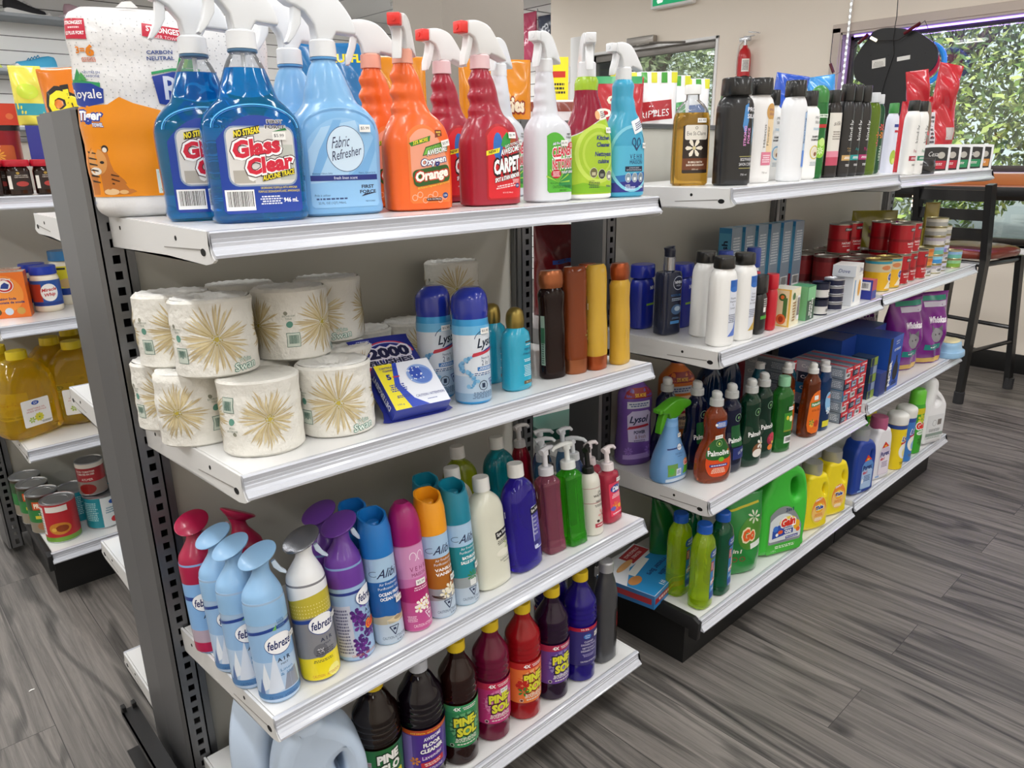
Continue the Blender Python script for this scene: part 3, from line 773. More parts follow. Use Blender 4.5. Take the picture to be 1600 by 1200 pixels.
def awesome_orange():
    o, L = grip_bottle('spray_bottle', '#ee6420')
    sprayer(o, .222, -.016, 52, .95, '#e2e1e0', '#e4322b', '#f0a892', style=0)
    b = Label(L, base=.0004)
    b.poly(ellbow(-.030, .046, .012, .132, .034, skew=.3), '#ec7a35').poly(ellbow(-.026, .044, .05, .126, .032, skew=.3), '#f0a284')
    b.poly([(-.024, .099), (.008, .107), (.010, .1155), (-.02, .107), (-.028, .104)], '#2f7a1f').text('33% MORE', -.008, .107, .026, .0055, '#f4e53a', bold=.02, slope=.24)
    b.poly([(.018, .112), (.032, .115), (.032, .124), (.019, .124)], '#7b2f10').text('MAKES\n128', .0255, .1185, .009, .007, '#f5c945', bold=.03)
    b.poly([(-.006, .0845), (.042, .0945), (.042, .109), (.0, .098)], '#1d5c1a').poly([(-.004, .086), (.041, .0955), (.041, .1075), (.001, .0965)], '#7cbf4e')
    b.text("LA'S TOTALLY", .024, .1008, .030, .0045, '#2f5f20', slope=.21).text('AWESOME', .021, .0925, .038, .0085, '#ffffff', bold=.03, ol='#1d4a18', slope=.2)
    b.text('Oxygen', .014, .076, .046, .014, '#ffffff', bold=.03, ol='#24347e', olw=.05, slope=.17)
    b.rect(.010, .0545, .068, .026, '#2c5a23', rad=.008, rot=.14).text('Orange', .010, .0545, .060, .020, '#fdf6ea', bold=.05, ol='#c0301c', olw=.05, slope=.15)
    b.text('All Purpose Degreaser & Spot Remover', .013, .0395, .060, .004, '#f5e14a', slope=.16)
    for i in range(7): b.ring(-.022+.009*i, .021+.005*math.sin(i*2.1), .010, .010, .0012, '#f9b59a', 14)
    b.rect(.012, .0175, .028, .005, '#4a1a08', rad=.0025).text('32 FL OZ (946mL)', .012, .0175, .025, .003, '#ffffff')
    b.ell(.033, .023, .011, .009, '#27407f').text('USA', .033, .023, .007, .003, '#ffffff').done(o)
    price(o, L, .036, .104, rot=.2); return o
def awesome_carpet():
    o, L = grip_bottle('spray_bottle', '#a01c33')
    sprayer(o, .222, -.016, 8, 1.0, '#e2e1e0', '#e4322b', '#e7c5c8', style=0)
    b = Label(L, base=.0004)
    b.poly(ellbow(-.030, .047, .010, .135, .036, skew=.3), '#b3151f').poly(ellbow(-.027, .045, .013, .131, .034, skew=.3), '#d6202b')
    b.ell(-.006, .098, .020, .046, '#2a6fc0', 20).poly([(.0, .10), (.018, .092), (.022, .112), (.014, .122), (.004, .112)], '#2f9a41').rect(.028, .108, .012, .010, '#b5562a')
    b.poly([(-.030, .0835), (-.004, .0885), (-.002, .0965), (-.030, .091)], '#f7e92f').text('NEW !', -.0165, .0902, .018, .005, '#20201c', bold=.03, slope=.2)
    b.text("LA'S TOTALLY", .026, .102, .034, .005, '#ffffff', bold=.02, ol='#151515', slope=.22).text('AWESOME', .021, .0925, .044, .010, '#ffffff', bold=.03, ol='#151515', slope=.22)
    b.text('CARPET', .013, .068, .058, .025, '#ffffff', bold=.05, ol='#191414', olw=.05, slope=.16)
    b.text('SPOT & STAIN REMOVER', .014, .0475, .056, .0075, '#ffffff', bold=.04, ol='#2a0c0e', slope=.18)
    b.bars(.010, .033, .045, .007, 2, '#f5dada', slope=.12).bars(.032, .041, .018, .007, 3, '#f5dada').ell(.037, .033, .011, .008, '#27407f').text('USA', .037, .033, .007, .003, '#ffffff').text('32 FL OZ (946mL)', .014, .0215, .022, .003, '#ffe6e6').done(o)
    price(o, L, .024, .1165); return o

# 2. wide shouldered clear-neck bottle (glass cleaner, fabric refresher)
def first_force(kind):
    o = root('spray_bottle'); glass = kind == 'glass'
    NX = 0 if glass else -.007
    keys = [(0, .056, .026, 3.4), (.004, .061, .031, 3.6), (.012, .0625, .032, 3.6), (.02, .0615, .031, 3.4), (.11, .0635, .032, 3.2), (.128, .060, .031, 3.0), (.142, .050, .029, 2.7), (.150, .042, .027, 2.5, NX*.2), (.153, .0385, .026, 2.4, NX*.35), (.170, .0325, .0235, 2.3, NX*.7), (.194, .0235, .020, 2.1, NX*.95), (.202, .0195, .018, 2, NX), (.206, .0165, .0165, 2, NX), (.213, .0165, .0165, 2, NX)]
    L = Loft(keys, 48, .005)
    if glass:
        lq = liquid('#1090dc', .75, .04); L.make('bottle', lq, o, z1=.190)
        L.make('bottle_neck', CLEAR, o, z0=.1903)
        Loft([(.19, .003, .003), (.225, .003, .003)], 8).make('dip_tube', M('#e9eef0', .4), o)
    else: L.make('bottle', M('#7db4e2', .3, coat=.4), o)
    cyl('neck_ring', o, M('#4a6f8f' if glass else '#5d9ad0', .3), .2085, .2125, .0185, None, NX)
    sprayer(o, .2128, NX, 6 if glass else 4, .92, '#e4e7ea', None, '#e6e8ea', style=1, cr=.0195, cz=.024)
    # raised arch rim
    rim = Label(L, base=.0006, cut=.004)
    rim.ring(0, .118, .112, .058, .0016, '#58b6ee' if glass else '#8fc2ea', 26, 0, 180)
    rim.ring(0, .118, .106, .053, .0010, '#0f6fb8' if glass else '#6ea6d6', 26, 0, 180).done(o, 'shoulder_rim')
    b = Label(L, base=.0005)
    P = ellbow(-.051, .051, .012, .133, .030)
    if glass:
        b.poly(P, '#1a3f9c').rect(.003, .083, .088, .074, '#8fa0b8', rad=.012).rect(.003, .083, .084, .070, '#dcdad6', rad=.011).rect(-.022, .058, .026, .016, '#b3aea4').rect(.034, .075, .02, .044, '#c2c6bd').ell(-.012, .06, .012, .016, '#eeeeea', 8)
        b.poly([(-.030, .105), (.002, .111), (.003, .121), (-.029, .1145)], '#1c1c1c').text('NO STREAK', -.013, .113, .033, .008, '#f3df2b', bold=.04, slope=.18)
        b.text('Glass', -.003, .0945, .060, .022, '#d4203c', bold=.05, slope=.14, ol='#ffffff', olw=.035, ol2='#3a1420')
        b.text('Clear', .012, .0735, .060, .021, '#d4203c', bold=.05, slope=.14, ol='#ffffff', olw=.035, ol2='#3a1420')
        b.poly([(.0, .0515), (.043, .0605), (.043, .068), (.001, .059)], '#1c1c1c').text('AUCUNE TRACE', .0215, .0597, .042, .0068, '#f3df2b', bold=.03, slope=.2)
        b.text('FIRST\nFORCE', .023, .122, .026, .011, '#222226', bold=.03, ol='#ffffff').poly([(.018, .113), (.038, .115), (.036, .118)], '#1b7a3a')
        b.barcode(-.030, .029, .036, .026).text('DEGREASING FORMULA WITH AMMONIA\nFORMULE DEGRAISSANTE AVEC AMMONIAQUE', .021, .041, .055, .008, '#f3df2b').bars(.009, .028, .030, .012, 4, '#e9eefc').text('946 mL', .035, .0275, .020, .006, '#ffffff', bold=.02)
    else:
        b.poly(P, '#8ebfe8').poly([(-.05, .045), (.0, .05), (.03, .1), (.02, .13), (-.03, .12), (-.05, .09)], '#a9cfee').poly([(-.04, .05), (-.02, .09), (.0, .13), (-.012, .13), (-.035, .09), (-.05, .05)], '#77afe0').poly([(.0, .05), (.03, .05), (.05, .09), (.05, .11), (.025, .07)], '#77afe0')
        b.ell(.003, .0915, .056, .062, '#27396e', 36).ell(.003, .0915, .0545, .0605, '#cfe4f5', 36)
        b.text('Fabric', -.004, .101, .027, .015, '#1d2b55', shear=.4, slope=.12).text('Refresher', .004, .086, .044, .013, '#1d2b55', shear=.15, slope=.2)
        b.rect(0, .0525, .100, .0075, '#1f2f7c').text('fresh linen scent', 0, .0525, .035, .004, '#e8f0ff').text('Eliminates Odours Safely', -.033, .0585, .028, .003, '#334a7a').text('Fabric, Carpet & Air', .034, .0585, .028, .003, '#334a7a')
        b.text('FIRST\nFORCE', .033, .036, .026, .012, '#1d2340', bold=.03).poly([(.022, .026), (.048, .031), (.028, .030)], '#1d2340').text('Prêt à utiliser', -.035, .029, .022, .003, '#334a7a').bars(-.022, .024, .045, .004, 1, '#334a7a').text('32 FL. OZ (1QT) 946mL', -.022, .018, .040, .004, '#20305c').text('MADE IN CANADA', .036, .019, .016, .0022, '#334a7a')
    b.done(o)
    if glass: price(o, L, .026, .108)
    else: price(o, L, .033, .119)
    return o
# 3. all-purpose cleaner, white with ribbed grip
def white_cleaner():
    o = root('spray_bottle')
    keys = [(0, .042, .026, 3), (.004, .047, .030, 3.2), (.09, .0475, .030, 3), (.125, .046, .029, 2.8), (.138, .040, .027, 2.5, -.001), (.147, .030, .023, 2.3, -.004), (.152, .0255, .021, 2.2, -.005), (.19, .0195, .018, 2.1, -.007), (.215, .0165, .016, 2, -.008), (.226, .0145, .0145, 2, -.008)]
    def rip(z, v):
        if .152 < z < .212:
            a = .0012*math.sin((z-.152)/.06*2*PI*3); v = [v[0]+a*.5, v[1], v[2], v[3]-a*.5, v[4]]
        return v
    L = Loft(keys, 40, .004, rip); L.make('bottle', M('#d9dce3', .28, coat=.5), o)
    sprayer(o, .224, -.008, 20, .86, '#e2e4e6', None, '#e2e4e6', style=0, cz=.026, cr=.0175)
    b = Label(L, base=.0004)
    b.poly(ellbow(-.026, .044, .017, .122, .028, skew=.5), '#55b335').poly([(.0, .03), (.044, .02), (.044, .08), (.02, .08)], '#2c8f48')
    for i in range(7): a = i*.45; b.poly([(0, .035), (.03*math.cos(a+.1), .035+.03*math.sin(a+.1)), (.03*math.cos(a), .035+.03*math.sin(a))], '#a8d84a')
    b.text('All Purpose', .002, .103, .032, .006, '#f2f7ff', bold=.03, ol='#23406c', slope=.12)
    b.text('CLEANER', .010, .089, .050, .0165, '#d81e3a', bold=.04, ol='#ffffff', olw=.05, slope=.10)
    b.text('NETTOYANT', .011, .068, .052, .017, '#d81e3a', bold=.04, ol='#ffffff', olw=.05, slope=.06)
    b.text('TOUT USAGE', .024, .053, .034, .0045, '#ffffff', bold=.03, ol='#23406c', slope=.05).ell(-.006, .050, .024, .016, '#c01c35').bars(-.006, .050, .018, .010, 4, '#ffdfe2').ell(.034, .100, .020, .012, '#c01c35').bars(.034, .100, .014, .008, 3, '#ffdfe2')
    b.text('FIRST\nFORCE', .028, .1165, .015, .009, '#222228', bold=.03, ol='#ffffff').text('946 mL (32 FL. OZ)', -.007, .0335, .026, .0035, '#214a1c').text('CAUTION ATTENTION', .010, .027, .048, .005, '#214a1c').text('IRRITANT', .012, .0205, .018, .003, '#214a1c').done(o)
    price(o, L, .012, .1035); return o
# 4. kitchen cleaner / bathroom cleaner shrink-sleeved bottles
def vehr(kind):
    o = root('spray_bottle'); kit = kind == 'kitchen'; w = .050 if kit else .0455
    keys = [(0, w-.004, .026, 3), (.004, w, .030, 3.2), (.06, w, .030, 3), (.10, w-.001, .0295, 2.8), (.13, w-.006, .028, 2.6), (.150, w-.013, .026, 2.4, -.000), (.168, w-.021, .0235, 2.2, -.002), (.185, .0245, .021, 2.1, -.004), (.195, .0225, .0195, 2, -.005), (.203, .0225, .0195, 2, -.005), (.214, .0235, .020, 2, -.004), (.222, .019, .018, 2, -.004), (.227, .015, .015, 2, -.004)]
    L = Loft(keys, 40, .004); L.make('bottle', M('#f2f2f0', .3, coat=.4) if kit else M('#3aa3c8', .3, coat=.5), o)
    S = lambda z: 2*math.pi*.8*1
    b = Label(L, base=.0003, cut=.004)
    def sleeve(z0, z1, col, wave=0., n=24):
        # band all round, upper edge may swing
        W = 2*(w+.03)
        V = []; F = []
        for i in range(n+1):
            u = -W*.62+W*1.24*i/n; V += [(u, z0), (u, z1+wave*math.sin((u+.01)*28))]
        for i in range(n): F.append((2*i, 2*i+2, 2*i+3, 2*i+1))
        return b._add(V, F, col, r=.25)
    if kit:
        sleeve(.010, .135, '#a9cb35', .02); 
        b.ring(.006, .085, .105, .11, .008, '#c7df5c', 30); b.ring(.006, .085, .075, .08, .005, '#bdd84c', 30)
        b.poly([(-.075, .012), (.075, .012), (.075, .03), (.03, .022), (-.03, .032), (-.075, .022)], '#7eb61f')
        W = .078
        b._add(sum([[(-W+2*W*i/24, .137+.020*math.sin((-W+2*W*i/24+.01)*28)), (-W+2*W*i/24, .202)] for i in range(25)], []), [(2*i, 2*i+2, 2*i+3, 2*i+1) for i in range(24)], '#8c1230', r=.2)
        b._add(sum([[(-W+2*W*i/24, .200), (-W+2*W*i/24, .2235)] for i in range(25)], []), [(2*i, 2*i+2, 2*i+3, 2*i+1) for i in range(24)], '#9fc12e', r=.25)
        b.rect(.022, .158, .034, .020, '#f4efe2', rad=.004, rot=.2).bars(.024, .158, .026, .013, 4, '#4a2a50', slope=.2).ell(.004, .155, .012, .016, '#e9b27c')
        b.text('Kitchen\nCleaner', .018, .108, .036, .021, '#1e2a78', bold=.03, shear=.15).text('Nettoyant\ncuisine', .018, .078, .044, .022, '#1e2a78', bold=.03, shear=.15)
        for i, c in enumerate(('#6a6440', '#30332c', '#8f8d80')):
            b.ell(-.006+.020*i, .050-.003*i, .0185, .0195, '#e8edd0', 20).ell(-.006+.020*i, .050-.003*i, .017, .018, c, 20).rect(-.006+.02*i, .048-.003*i, .009, .006, ('#c9c2a0', '#8a8a80', '#e8e6dc')[i])
        b.bars(-.004, .027, .030, .012, 4, '#1e3a3a').text('CAUTION', -.010, .0345, .012, .003, '#1e3a3a').text('750ml', .032, .024, .014, .004, '#1e3a78', bold=.02)
    else:
        sleeve(.010, .100, '#53b5d6', .0); sleeve(.010, .045, '#2b6fb4', .004); sleeve(.010, .032, '#2a2f86', .004)
        b.ring(.002, .075, .11, .13, .006, '#7fcbe2', 30).rect(.018, .140, .036, .026, '#eef3f6', rad=.002, rot=.35).bars(.019, .140, .024, .016, 4, '#27306e', slope=.4)
        b.ring(.0045, .106, .011, .020, .002, '#1d3a68', 18, -60, 200).ring(.0175, .106, .011, .020, .002, '#1d3a68', 18, -20, 240).poly([(-.002, .107), (.011, .096), (.024, .107), (.011, .090)], '#1d3a68')
        b.text('V E H R', .011, .0795, .034, .009, '#1d3a68').rect(.011, .0735, .03, .0005, '#1d3a68').text('MAISON', .011, .0685, .034, .0075, '#1d3a68')
        b.rect(.006, .0555, .046, .010, '#14203c', rad=.001).text('BATHROOM CLEANER\nNETTOYANT POUR SALLE DE BAIN', .006, .0555, .040, .0065, '#d6e4f2')
        for i, c in enumerate(('#7f96a6', '#8d9aa4', '#6f828f')):
            b.ell(-.009+.017*i, .0385, .015, .019, '#dcecf4', 20).ell(-.009+.017*i, .0385, .0136, .0175, c, 20).rect(-.009+.017*i, .036, .006, .006, '#e8eef2')
        b.text('CAUTION', -.010, .0235, .012, .003, '#ffffff').bars(-.003, .0175, .028, .008, 3, '#dfe6ff').text('750ml', .026, .0195, .013, .004, '#ffffff')
    b.done(o)
    sprayer(o, .224, -.004, 62 if kit else 8, .95 if kit else .88, '#e2e4e6', None, '#e2e4e6', style=0, cz=.028, cr=.018)
    price(o, L, .030 if kit else .034, .128 if kit else .1005); return o
# trees of paper: the big orange and white kitchen roll pack
def paper_pack(front=True):
    o = root('paper_towel_pack')
    w, d = .135, .042
    keys = [(0, w-.014, d-.014, 3), (.006, w-.006, d-.006, 3.2), (.016, w-.002, d-.002, 3.4), (.14, w, d, 3.6), (.262, w-.001, d-.001, 3.6), (.276, w-.007, d-.007, 3.2), (.284, w-.022, d-.022, 2.6)]
    def rip(z, v):
        a = .0010*math.sin(z*110); return [v[0]+a, v[1]+a, v[2], v[3], v[4]]
    L = Loft(keys, 72, .006, rip)
    L.make('plastic_wrap', M('#ecebea', .3, coat=.5, bump=.25, bs=45), o)
    # crumpled film knot at the bottom and top
    bm = bmesh.new()
    for k in range(1):
        a = k*.9; prism(bm, [(-w*.5+.02*k, .283), (-w*.5+.02*k+.028, .284), (-w*.5+.02*k+.02, .292+.003*(k % 3)), (-w*.5+.02*k+.008, .290)], -.03+.01*(k % 4), -.028+.01*(k % 4), 'y')
    frombm('wrap_fold', bm, M('#f1f0ee', .3, coat=.5), o, 0)
    b = Label(L, base=.0013, cut=.008)
    if front:
        # embossed dots of the paper, under the print
        rnd = random.Random(5); V = []; F = []
        for i in range(11):
            for j in range(9):
                for t in range(10):
                    a = t/10*2*PI; u = -.16+.03*i+(.015 if j % 2 else 0)+.010*math.cos(a)*(1+.3*math.sin(3*a)); v = .12+.02*j+.0085*math.sin(a)
                    if v > .27: continue
                    s_ = .0009; n0 = len(V); V += [(u-s_, v), (u, v-s_), (u+s_, v), (u, v+s_)]; F.append((n0, n0+1, n0+2, n0+3))
        P = L.surf(np.array(V), .0010); b.V.append(P); b.F += F; b.mats.append(M('#a9abad', .5)); b.MI += [0]*len(F); b.n += len(P); b.k += 1
        W = .19
        edge = [(-W, .150), (-.165, .150), (-.125, .154), (-.098, .156), (-.082, .166), (-.065, .158), (-.02, .146), (.03, .142), (.10, .141), (W, .141)]
        for (a, b1), (c, d1) in zip(edge, edge[1:]): b._add([(a, .030), (c, .030), (c, d1), (a, b1)], [(0, 1, 2, 3)], '#f0920f', r=.3)
        b.k = 3
        b.du = -.042
        b.rect(-.083, .253, .030, .026, '#c8203c', rot=-.03).text('STRONGEST', -.083, .2605, .026, .0048, '#ffffff', bold=.03).bars(-.083, .2545, .020, .004, 1, '#f5c8cc').text('LE PLUS FORT', -.083, .2475, .026, .0045, '#ffffff', bold=.03)
        b.text('3=', -.079, .226, .012, .009, '#e8871d', bold=.03).text('6', -.067, .2255, .011, .015, '#e8871d', bold=.05).bars(-.070, .214, .020, .006, 3, '#cc6a44')
        b.rect(-.081, .1835, .040, .006, '#2f9d60', rot=-.12).text('NEUTRE EN\nCARBONE', -.070, .195, .022, .008, '#284a90').poly([(-.096, .187), (-.088, .203), (-.082, .187)], '#2f8f4f').poly([(-.089, .187), (-.083, .198), (-.076, .187)], '#4aa050')
        b.poly([(-.106, .185), (-.072, .183), (-.058, .176), (-.060, .158), (-.085, .152), (-.106, .157)], '#1f3f9e').text('Royale', -.083, .168, .044, .016, '#ffffff', bold=.01)
        b.text('Tiger', -.082, .1395, .033, .017, '#ffffff', bold=.04, shear=.2, ol='#1f3f9e', olw=.07).text('TOWEL', -.073, .1285, .014, .005, '#ffffff', bold=.03, ol='#1f3f9e', olw=.08)
        # tiger cub: left as a plain striped animal picture
        tg = [(-.098, .033), (-.098, .085), (-.088, .098), (-.073, .100), (-.067, .095), (-.065, .078), (-.062, .066), (-.050, .053), (-.045, .043), (-.036, .037), (-.046, .033)]
        b.poly(tg, '#c8772e').ell(-.082, .079, .026, .036, '#dd9a52', 20).ell(-.069, .0965, .009, .010, '#2a211d', 14).ell(-.0695, .095, .006, .007, '#efe2d0', 12).ell(-.0755, .078, .006, .004, '#1c1512', 10).ell(-.086, .066, .016, .011, '#f2e9dd', 14).ell(-.069, .037, .020, .009, '#eec795', 14).ell(-.053, .0365, .012, .006, '#e9b878', 12)
        for i in range(6): b.poly([(-.095, .094-.008*i), (-.082, .091-.008*i), (-.082, .0895-.008*i), (-.094, .091-.008*i)], '#2a1c14')
        for i in range(3): b.poly([(-.066, .062-.006*i), (-.056, .059-.007*i), (-.057, .0575-.007*i), (-.067, .060-.006*i)], '#5a3216')
        # second face, right
        b.du = -.066
        b.rect(.055, .252, .058, .017, '#c8203c', rot=-.1).text('STRONGEST', .055, .2545, .047, .0075, '#ffffff', bold=.03, slope=-.1).text('TIGER TOWEL', .055, .2455, .040, .0045, '#f8dfe2', slope=-.1)
        b.text('CARBON\nNEUTRAL', .045, .2225, .036, .013, '#284a90', bold=.02, slope=.06).poly([(.064, .205), (.070, .222), (.077, .205)], '#2f8f4f').poly([(.070, .207), (.077, .228), (.085, .207)], '#67a636').poly([(.078, .207), (.084, .225), (.090, .207)], '#2f8f4f')
        b.poly([(.030, .200), (.058, .206), (.095, .206), (.095, .2025), (.058, .2025), (.030, .1965)], '#2f9d60').poly([(.030, .194), (.058, .201), (.118, .203), (.118, .150), (.085, .148), (.035, .158)], '#1f3f9e')
        b.text('R', .055, .179, .022, .032, '#d9e2f4', bold=.02).ring(.076, .172, .021, .021, .005, '#d9e2f4').text('yale', .102, .172, .03, .024, '#d9e2f4').ring(.072, .1365, .026, .022, .005, '#1f3f9e')
        b.rect(.026, .0505, .018, .034, '#f3f6f2').rect(.026, .0505, .0165, .0325, '#dff0ea').text('CARBON\nTRUST', .026, .062, .013, .005, '#1c8f70').ell(.0262, .054, .007, .009, '#1c8f70', 12).ell(.026, .0475, .005, .009, '#1c8f70', 12).bars(.026, .039, .012, .005, 2, '#1c8f70')
        b.text('GREENLIFE', -.079, .0215, .016, .0035, '#4a5a90')
    else:
        V = []; F = []
        for i in range(14):
            for j in range(12):
                u, v = -.09+.013*i+(.006 if j % 2 else 0), .03+.02*j
                s_ = .0009; n0 = len(V); V += [(u-s_, v), (u, v-s_), (u+s_, v), (u, v+s_)]; F.append((n0, n0+1, n0+2, n0+3))
        P = L.surf(np.array(V), .0006); b.V.append(P); b.F += F; b.mats.append(M('#c9b9b4', .5)); b.MI += [0]*len(F); b.n += len(P); b.k += 1
        b.rect(-.04, .25, .05, .022, '#c8203c').text('STRONGEST', -.04, .252, .04, .007, '#ffffff')
    b.done(o, 'wrapper_print'); return o
def slab_label(o, L, f): pass

# toilet roll in printed paper
def toilet_roll(var=0, r=.0565, h=.108):
    o = root('toilet_roll'); rnd = random.Random(var)
    def rip(z, v):
        a = .0007*math.sin(z*190+var)+.0005*math.sin(z*70+2*var); return [v[0]+a, v[1]+a, v[2], v[3]+.0008*math.sin(z*60+var), v[4]]
    L = Loft([(0, r-.004, r-.004, 2.1), (.003, r-.0005, r-.0005, 2.1), (.05, r, r, 2.1), (h-.004, r-.0005, r-.0005, 2.1), (h, r-.004, r-.004, 2.1)], 48, .008, rip)
    L.make('paper_wrapper', M('#e4e2da', .55, bump=.45, bs=60), o, top=False)
    # folded top with a tucked-in hole
    bm = bmesh.new(); n = 48; rings = []
    for q, (rr, zz) in enumerate(((r-.004, h), (r*.9, h+.0015), (r*.6, h+.001), (r*.42, h-.0005), (r*.33, h-.006), (r*.22, h-.013), (.002, h-.015))):
        rings.append([bm.verts.new(((rr+(.0008*math.sin(k*5.3+q+var)))*math.cos(2*PI*k/n), (rr+.0008*math.sin(k*5.3+q))*math.sin(2*PI*k/n), zz+(.0011*math.sin(k*(2.1+.3*var)+q*1.7) if 0 < q < 6 else 0))) for k in range(n)])
    for A, B in zip(rings, rings[1:]):
        for k in range(n): bm.faces.new((A[k], A[(k+1) % n], B[(k+1) % n], B[k]))
    bm.faces.new(rings[-1]); frombm('folded_end', bm, M('#e6e5e0', .6, bump=.5, bs=90), o, 60)
    b = Label(L, base=.0003, cut=.007)
    for (u, v, rr) in ((0, h*.5, h*.46), (.105, h*.47, h*.44), (-.110, h*.5, h*.40)):
        b.flower(u, v, rr*1.08, '#c2b087', None, 46, .05, .9).flower(u+.001, v, rr*.95, '#d2c49c', None, 40, .055, .9).flower(u, v, rr*.62, '#b8a672', None, 24, .05, .8)
        for i in range(16):
            a = i*2.4; q = rr*.16*math.sqrt(i/16); b.ell(u+q*math.cos(a), v+q*math.sin(a), .0022, .0022, '#a99a3a' if i % 2 else '#c5b44a', 6)
        b.ell(u, v, rr*.13, rr*.13, '#b8a63c', 10)
    b.rect(-.053, h*.30, .020, .022, '#2f6a5c').rect(-.053, h*.30, .0185, .0205, '#cdd6cb').barcode(-.053, h*.30, .016, .018, '#2f6a5c', None).ell(-.056, h*.52, .010, .010, '#5c9484', 14).ell(-.062, h*.68, .006, .006, '#8a8a7a', 10).text('BATHROOM\nTISSUE', -.058, h*.62, .018, .007, '#7a8a78')
    if var != 2:
        b.text('White', .036, h*.20, .020, .0065, '#e9efe6', bold=.0, ol='#2f7a6a', olw=.04, slope=.08).text('Swan', .036, h*.12, .034, .0115, '#eaf2ea', bold=.01, ol='#2f7a6a', olw=.045, slope=.10)
    b.done(o, 'wrapper_print'); return o
def body(name, keys, mat, seg=36, step=.006, rip=None, z1=None):
    o = root(name); L = Loft(keys, seg, step, rip); L.make('bottle' if 'can' not in name else 'can_body', mat, o, z1=z1); return o, L
# air freshener with a trigger cap (flared oval top)
def air_mist(kind):
    o = root('air_freshener_can'); r = .0305
    C_ = {'linen': '#8fbbe3', 'white': '#eef0f2', 'purple': '#6b3a9c', 'pink': '#a81443'}[kind]
    cm = M(C_, .35, coat=.2)
    L = Loft([(0, .027, .027), (.003, .0295, .0295), (.008, r, r), (.13, r, r), (.165, .030, .030)], 40, .01)
    base = {'linen': '#a9c6e6', 'white': '#8a8a90', 'purple': '#8fb0e0', 'pink': '#8ab4e4'}[kind]
    L.make('can_body', M(base, .25, .15, coat=.5), o)
    # cap: rises, narrows to a neck and flares into a tilted oval plate
    K = Loft([(.13, .0308, .0308), (.150, .0308, .0308), (.172, .0285, .0285), (.188, .0205, .0205, 2, .002), (.202, .0132, .0132, 2, .004), (.211, .0120, .0118, 2, .005), (.222, .0150, .0135, 2, .006)], 40, .004)
    zt = .137 if kind == 'white' else .1302
    K.make('trigger_cap', cm, o, z0=zt, bottom=True, top=True)
    bm = bmesh.new(); n = 36; rings = []
    til = Matrix.Translation((.004, 0, .226)) @ Matrix.Rotation(R(20), 4, 'X') @ Matrix.Rotation(R(-22), 4, 'Y')
    for rr, zz in ((.013, -.010), (.0215, -.0035), (.0285, .0015), (.0290, .0035), (.0265, .0052), (.001, .0052)):
        rings.append([bm.verts.new(til @ Vector((rr*1.05*math.cos(2*PI*k/n), rr*.86*math.sin(2*PI*k/n), zz))) for k in range(n)])
    for A, B in zip(rings, rings[1:]):
        for k in range(n): bm.faces.new((A[k], A[(k+1) % n], B[(k+1) % n], B[k]))
    bm.faces.new(rings[0][::-1]); bm.faces.new(rings[-1])
    frombm('spray_top', bm, M('#8d8f94', .25, .8) if kind == 'white' else M('#b5c9e6' if 0 else C_, .3, coat=.3), o, 50)
    prismo('trigger', [(.020, .213), (.026, .215), (.033, .200), (.040, .192), (.038, .189), (.030, .194), (.022, .204)], -.004, .004, M('#cfe0f2', .4) if kind != 'pink' else M('#e4b8c4', .3), o, bev=.001)
    b = Label(L, base=.0004, cut=.005)
    def wrap(z0, z1, c, wv=0., wz=0.):
        W = .097; V = []; n = 22
        for i in range(n+1):
            u = -W+2*W*i/n; V += [(u, z0+wz*math.sin(u*26+1)), (u, z1+wv*math.sin(u*26+1))]
        return b._add(V, [(2*i, 2*i+2, 2*i+3, 2*i+1) for i in range(n)], c, r=.3)
    if kind == 'linen':
        wrap(.004, .070, '#b4cce8'); wrap(.070, .118, '#92b9e2'); wrap(.112, .117, '#21418e', .008, .008)
        b.poly([(-.03, .02), (-.018, .07), (-.012, .03)], '#e4ecf6').poly([(-.020, .015), (-.002, .085), (.005, .022)], '#d5dfee').poly([(.005, .02), (.012, .045), (.030, .05), (.034, .02)], '#8d94a4').rect(0, .0135, .12, .010, '#4e7fb4').poly([(-.034, .018), (-.026, .045), (-.024, .018)], '#5e7bb0')
    elif kind == 'white':
        wrap(.004, .040, '#f0dc1e', .004); wrap(.040, .132, '#85868c', 0, .004); wrap(.108, .138, '#c3b43a', .010, .004); wrap(.100, .106, '#21418e', .003, .003)
        for i in range(20):
            for j in range(4): b.ell(-.04+.0045*i, .113+.006*j, .0018, .0018, '#efe5a0', 6)
        b.ell(.018, .0135, .024, .02, '#f6ee86', 12).ell(.0, .053, .023, .023, '#6a6b72', 20).text('2X', .0, .053, .010, .008, '#d8d8de', bold=.02).bars(.002, .036, .035, .005, 2, '#6b6b38')
    elif kind == 'purple':
        wrap(.004, .1295, '#9ebcdf', 0); b.rect(-.028, .055, .034, .09, '#c4c6d6').bars(-.028, .055, .026, .08, 14, '#6a6a8a'); wrap(.118, .123, '#2c3c8c')
        rnd = random.Random(4)
        for i in range(14): b.flower(.005+rnd.uniform(-.012, .02), .012+i*.0055, .011, '#4b1f72' if i % 3 else '#6d2d8e', None, 5, .6)
        b.flower(.012, .098, .009, '#7a5bb8', None, 5, .5).text('Gain', .022, .060, .022, .013, '#e2402e', bold=.05, ol='#f2a628', olw=.05, slope=.15)
    else:
        wrap(.004, .022, '#b3194e'); wrap(.022, .045, '#b2a2b2'); wrap(.045, .13, '#83b2e4'); wrap(.100, .107, '#21418e'); b.ell(-.006, .068, .02, .032, '#bcd6f0').text('SPRING', .018, .012, .022, .004, '#f6c9d6').bars(.012, .015, .02, .010, 3, '#f3b4c6')
        b.poly([(-.012, .118), (-.006, .123), (-.006, .116)], '#5fae5a').bars(.008, .119, .018, .014, 5, '#e6f2fb')
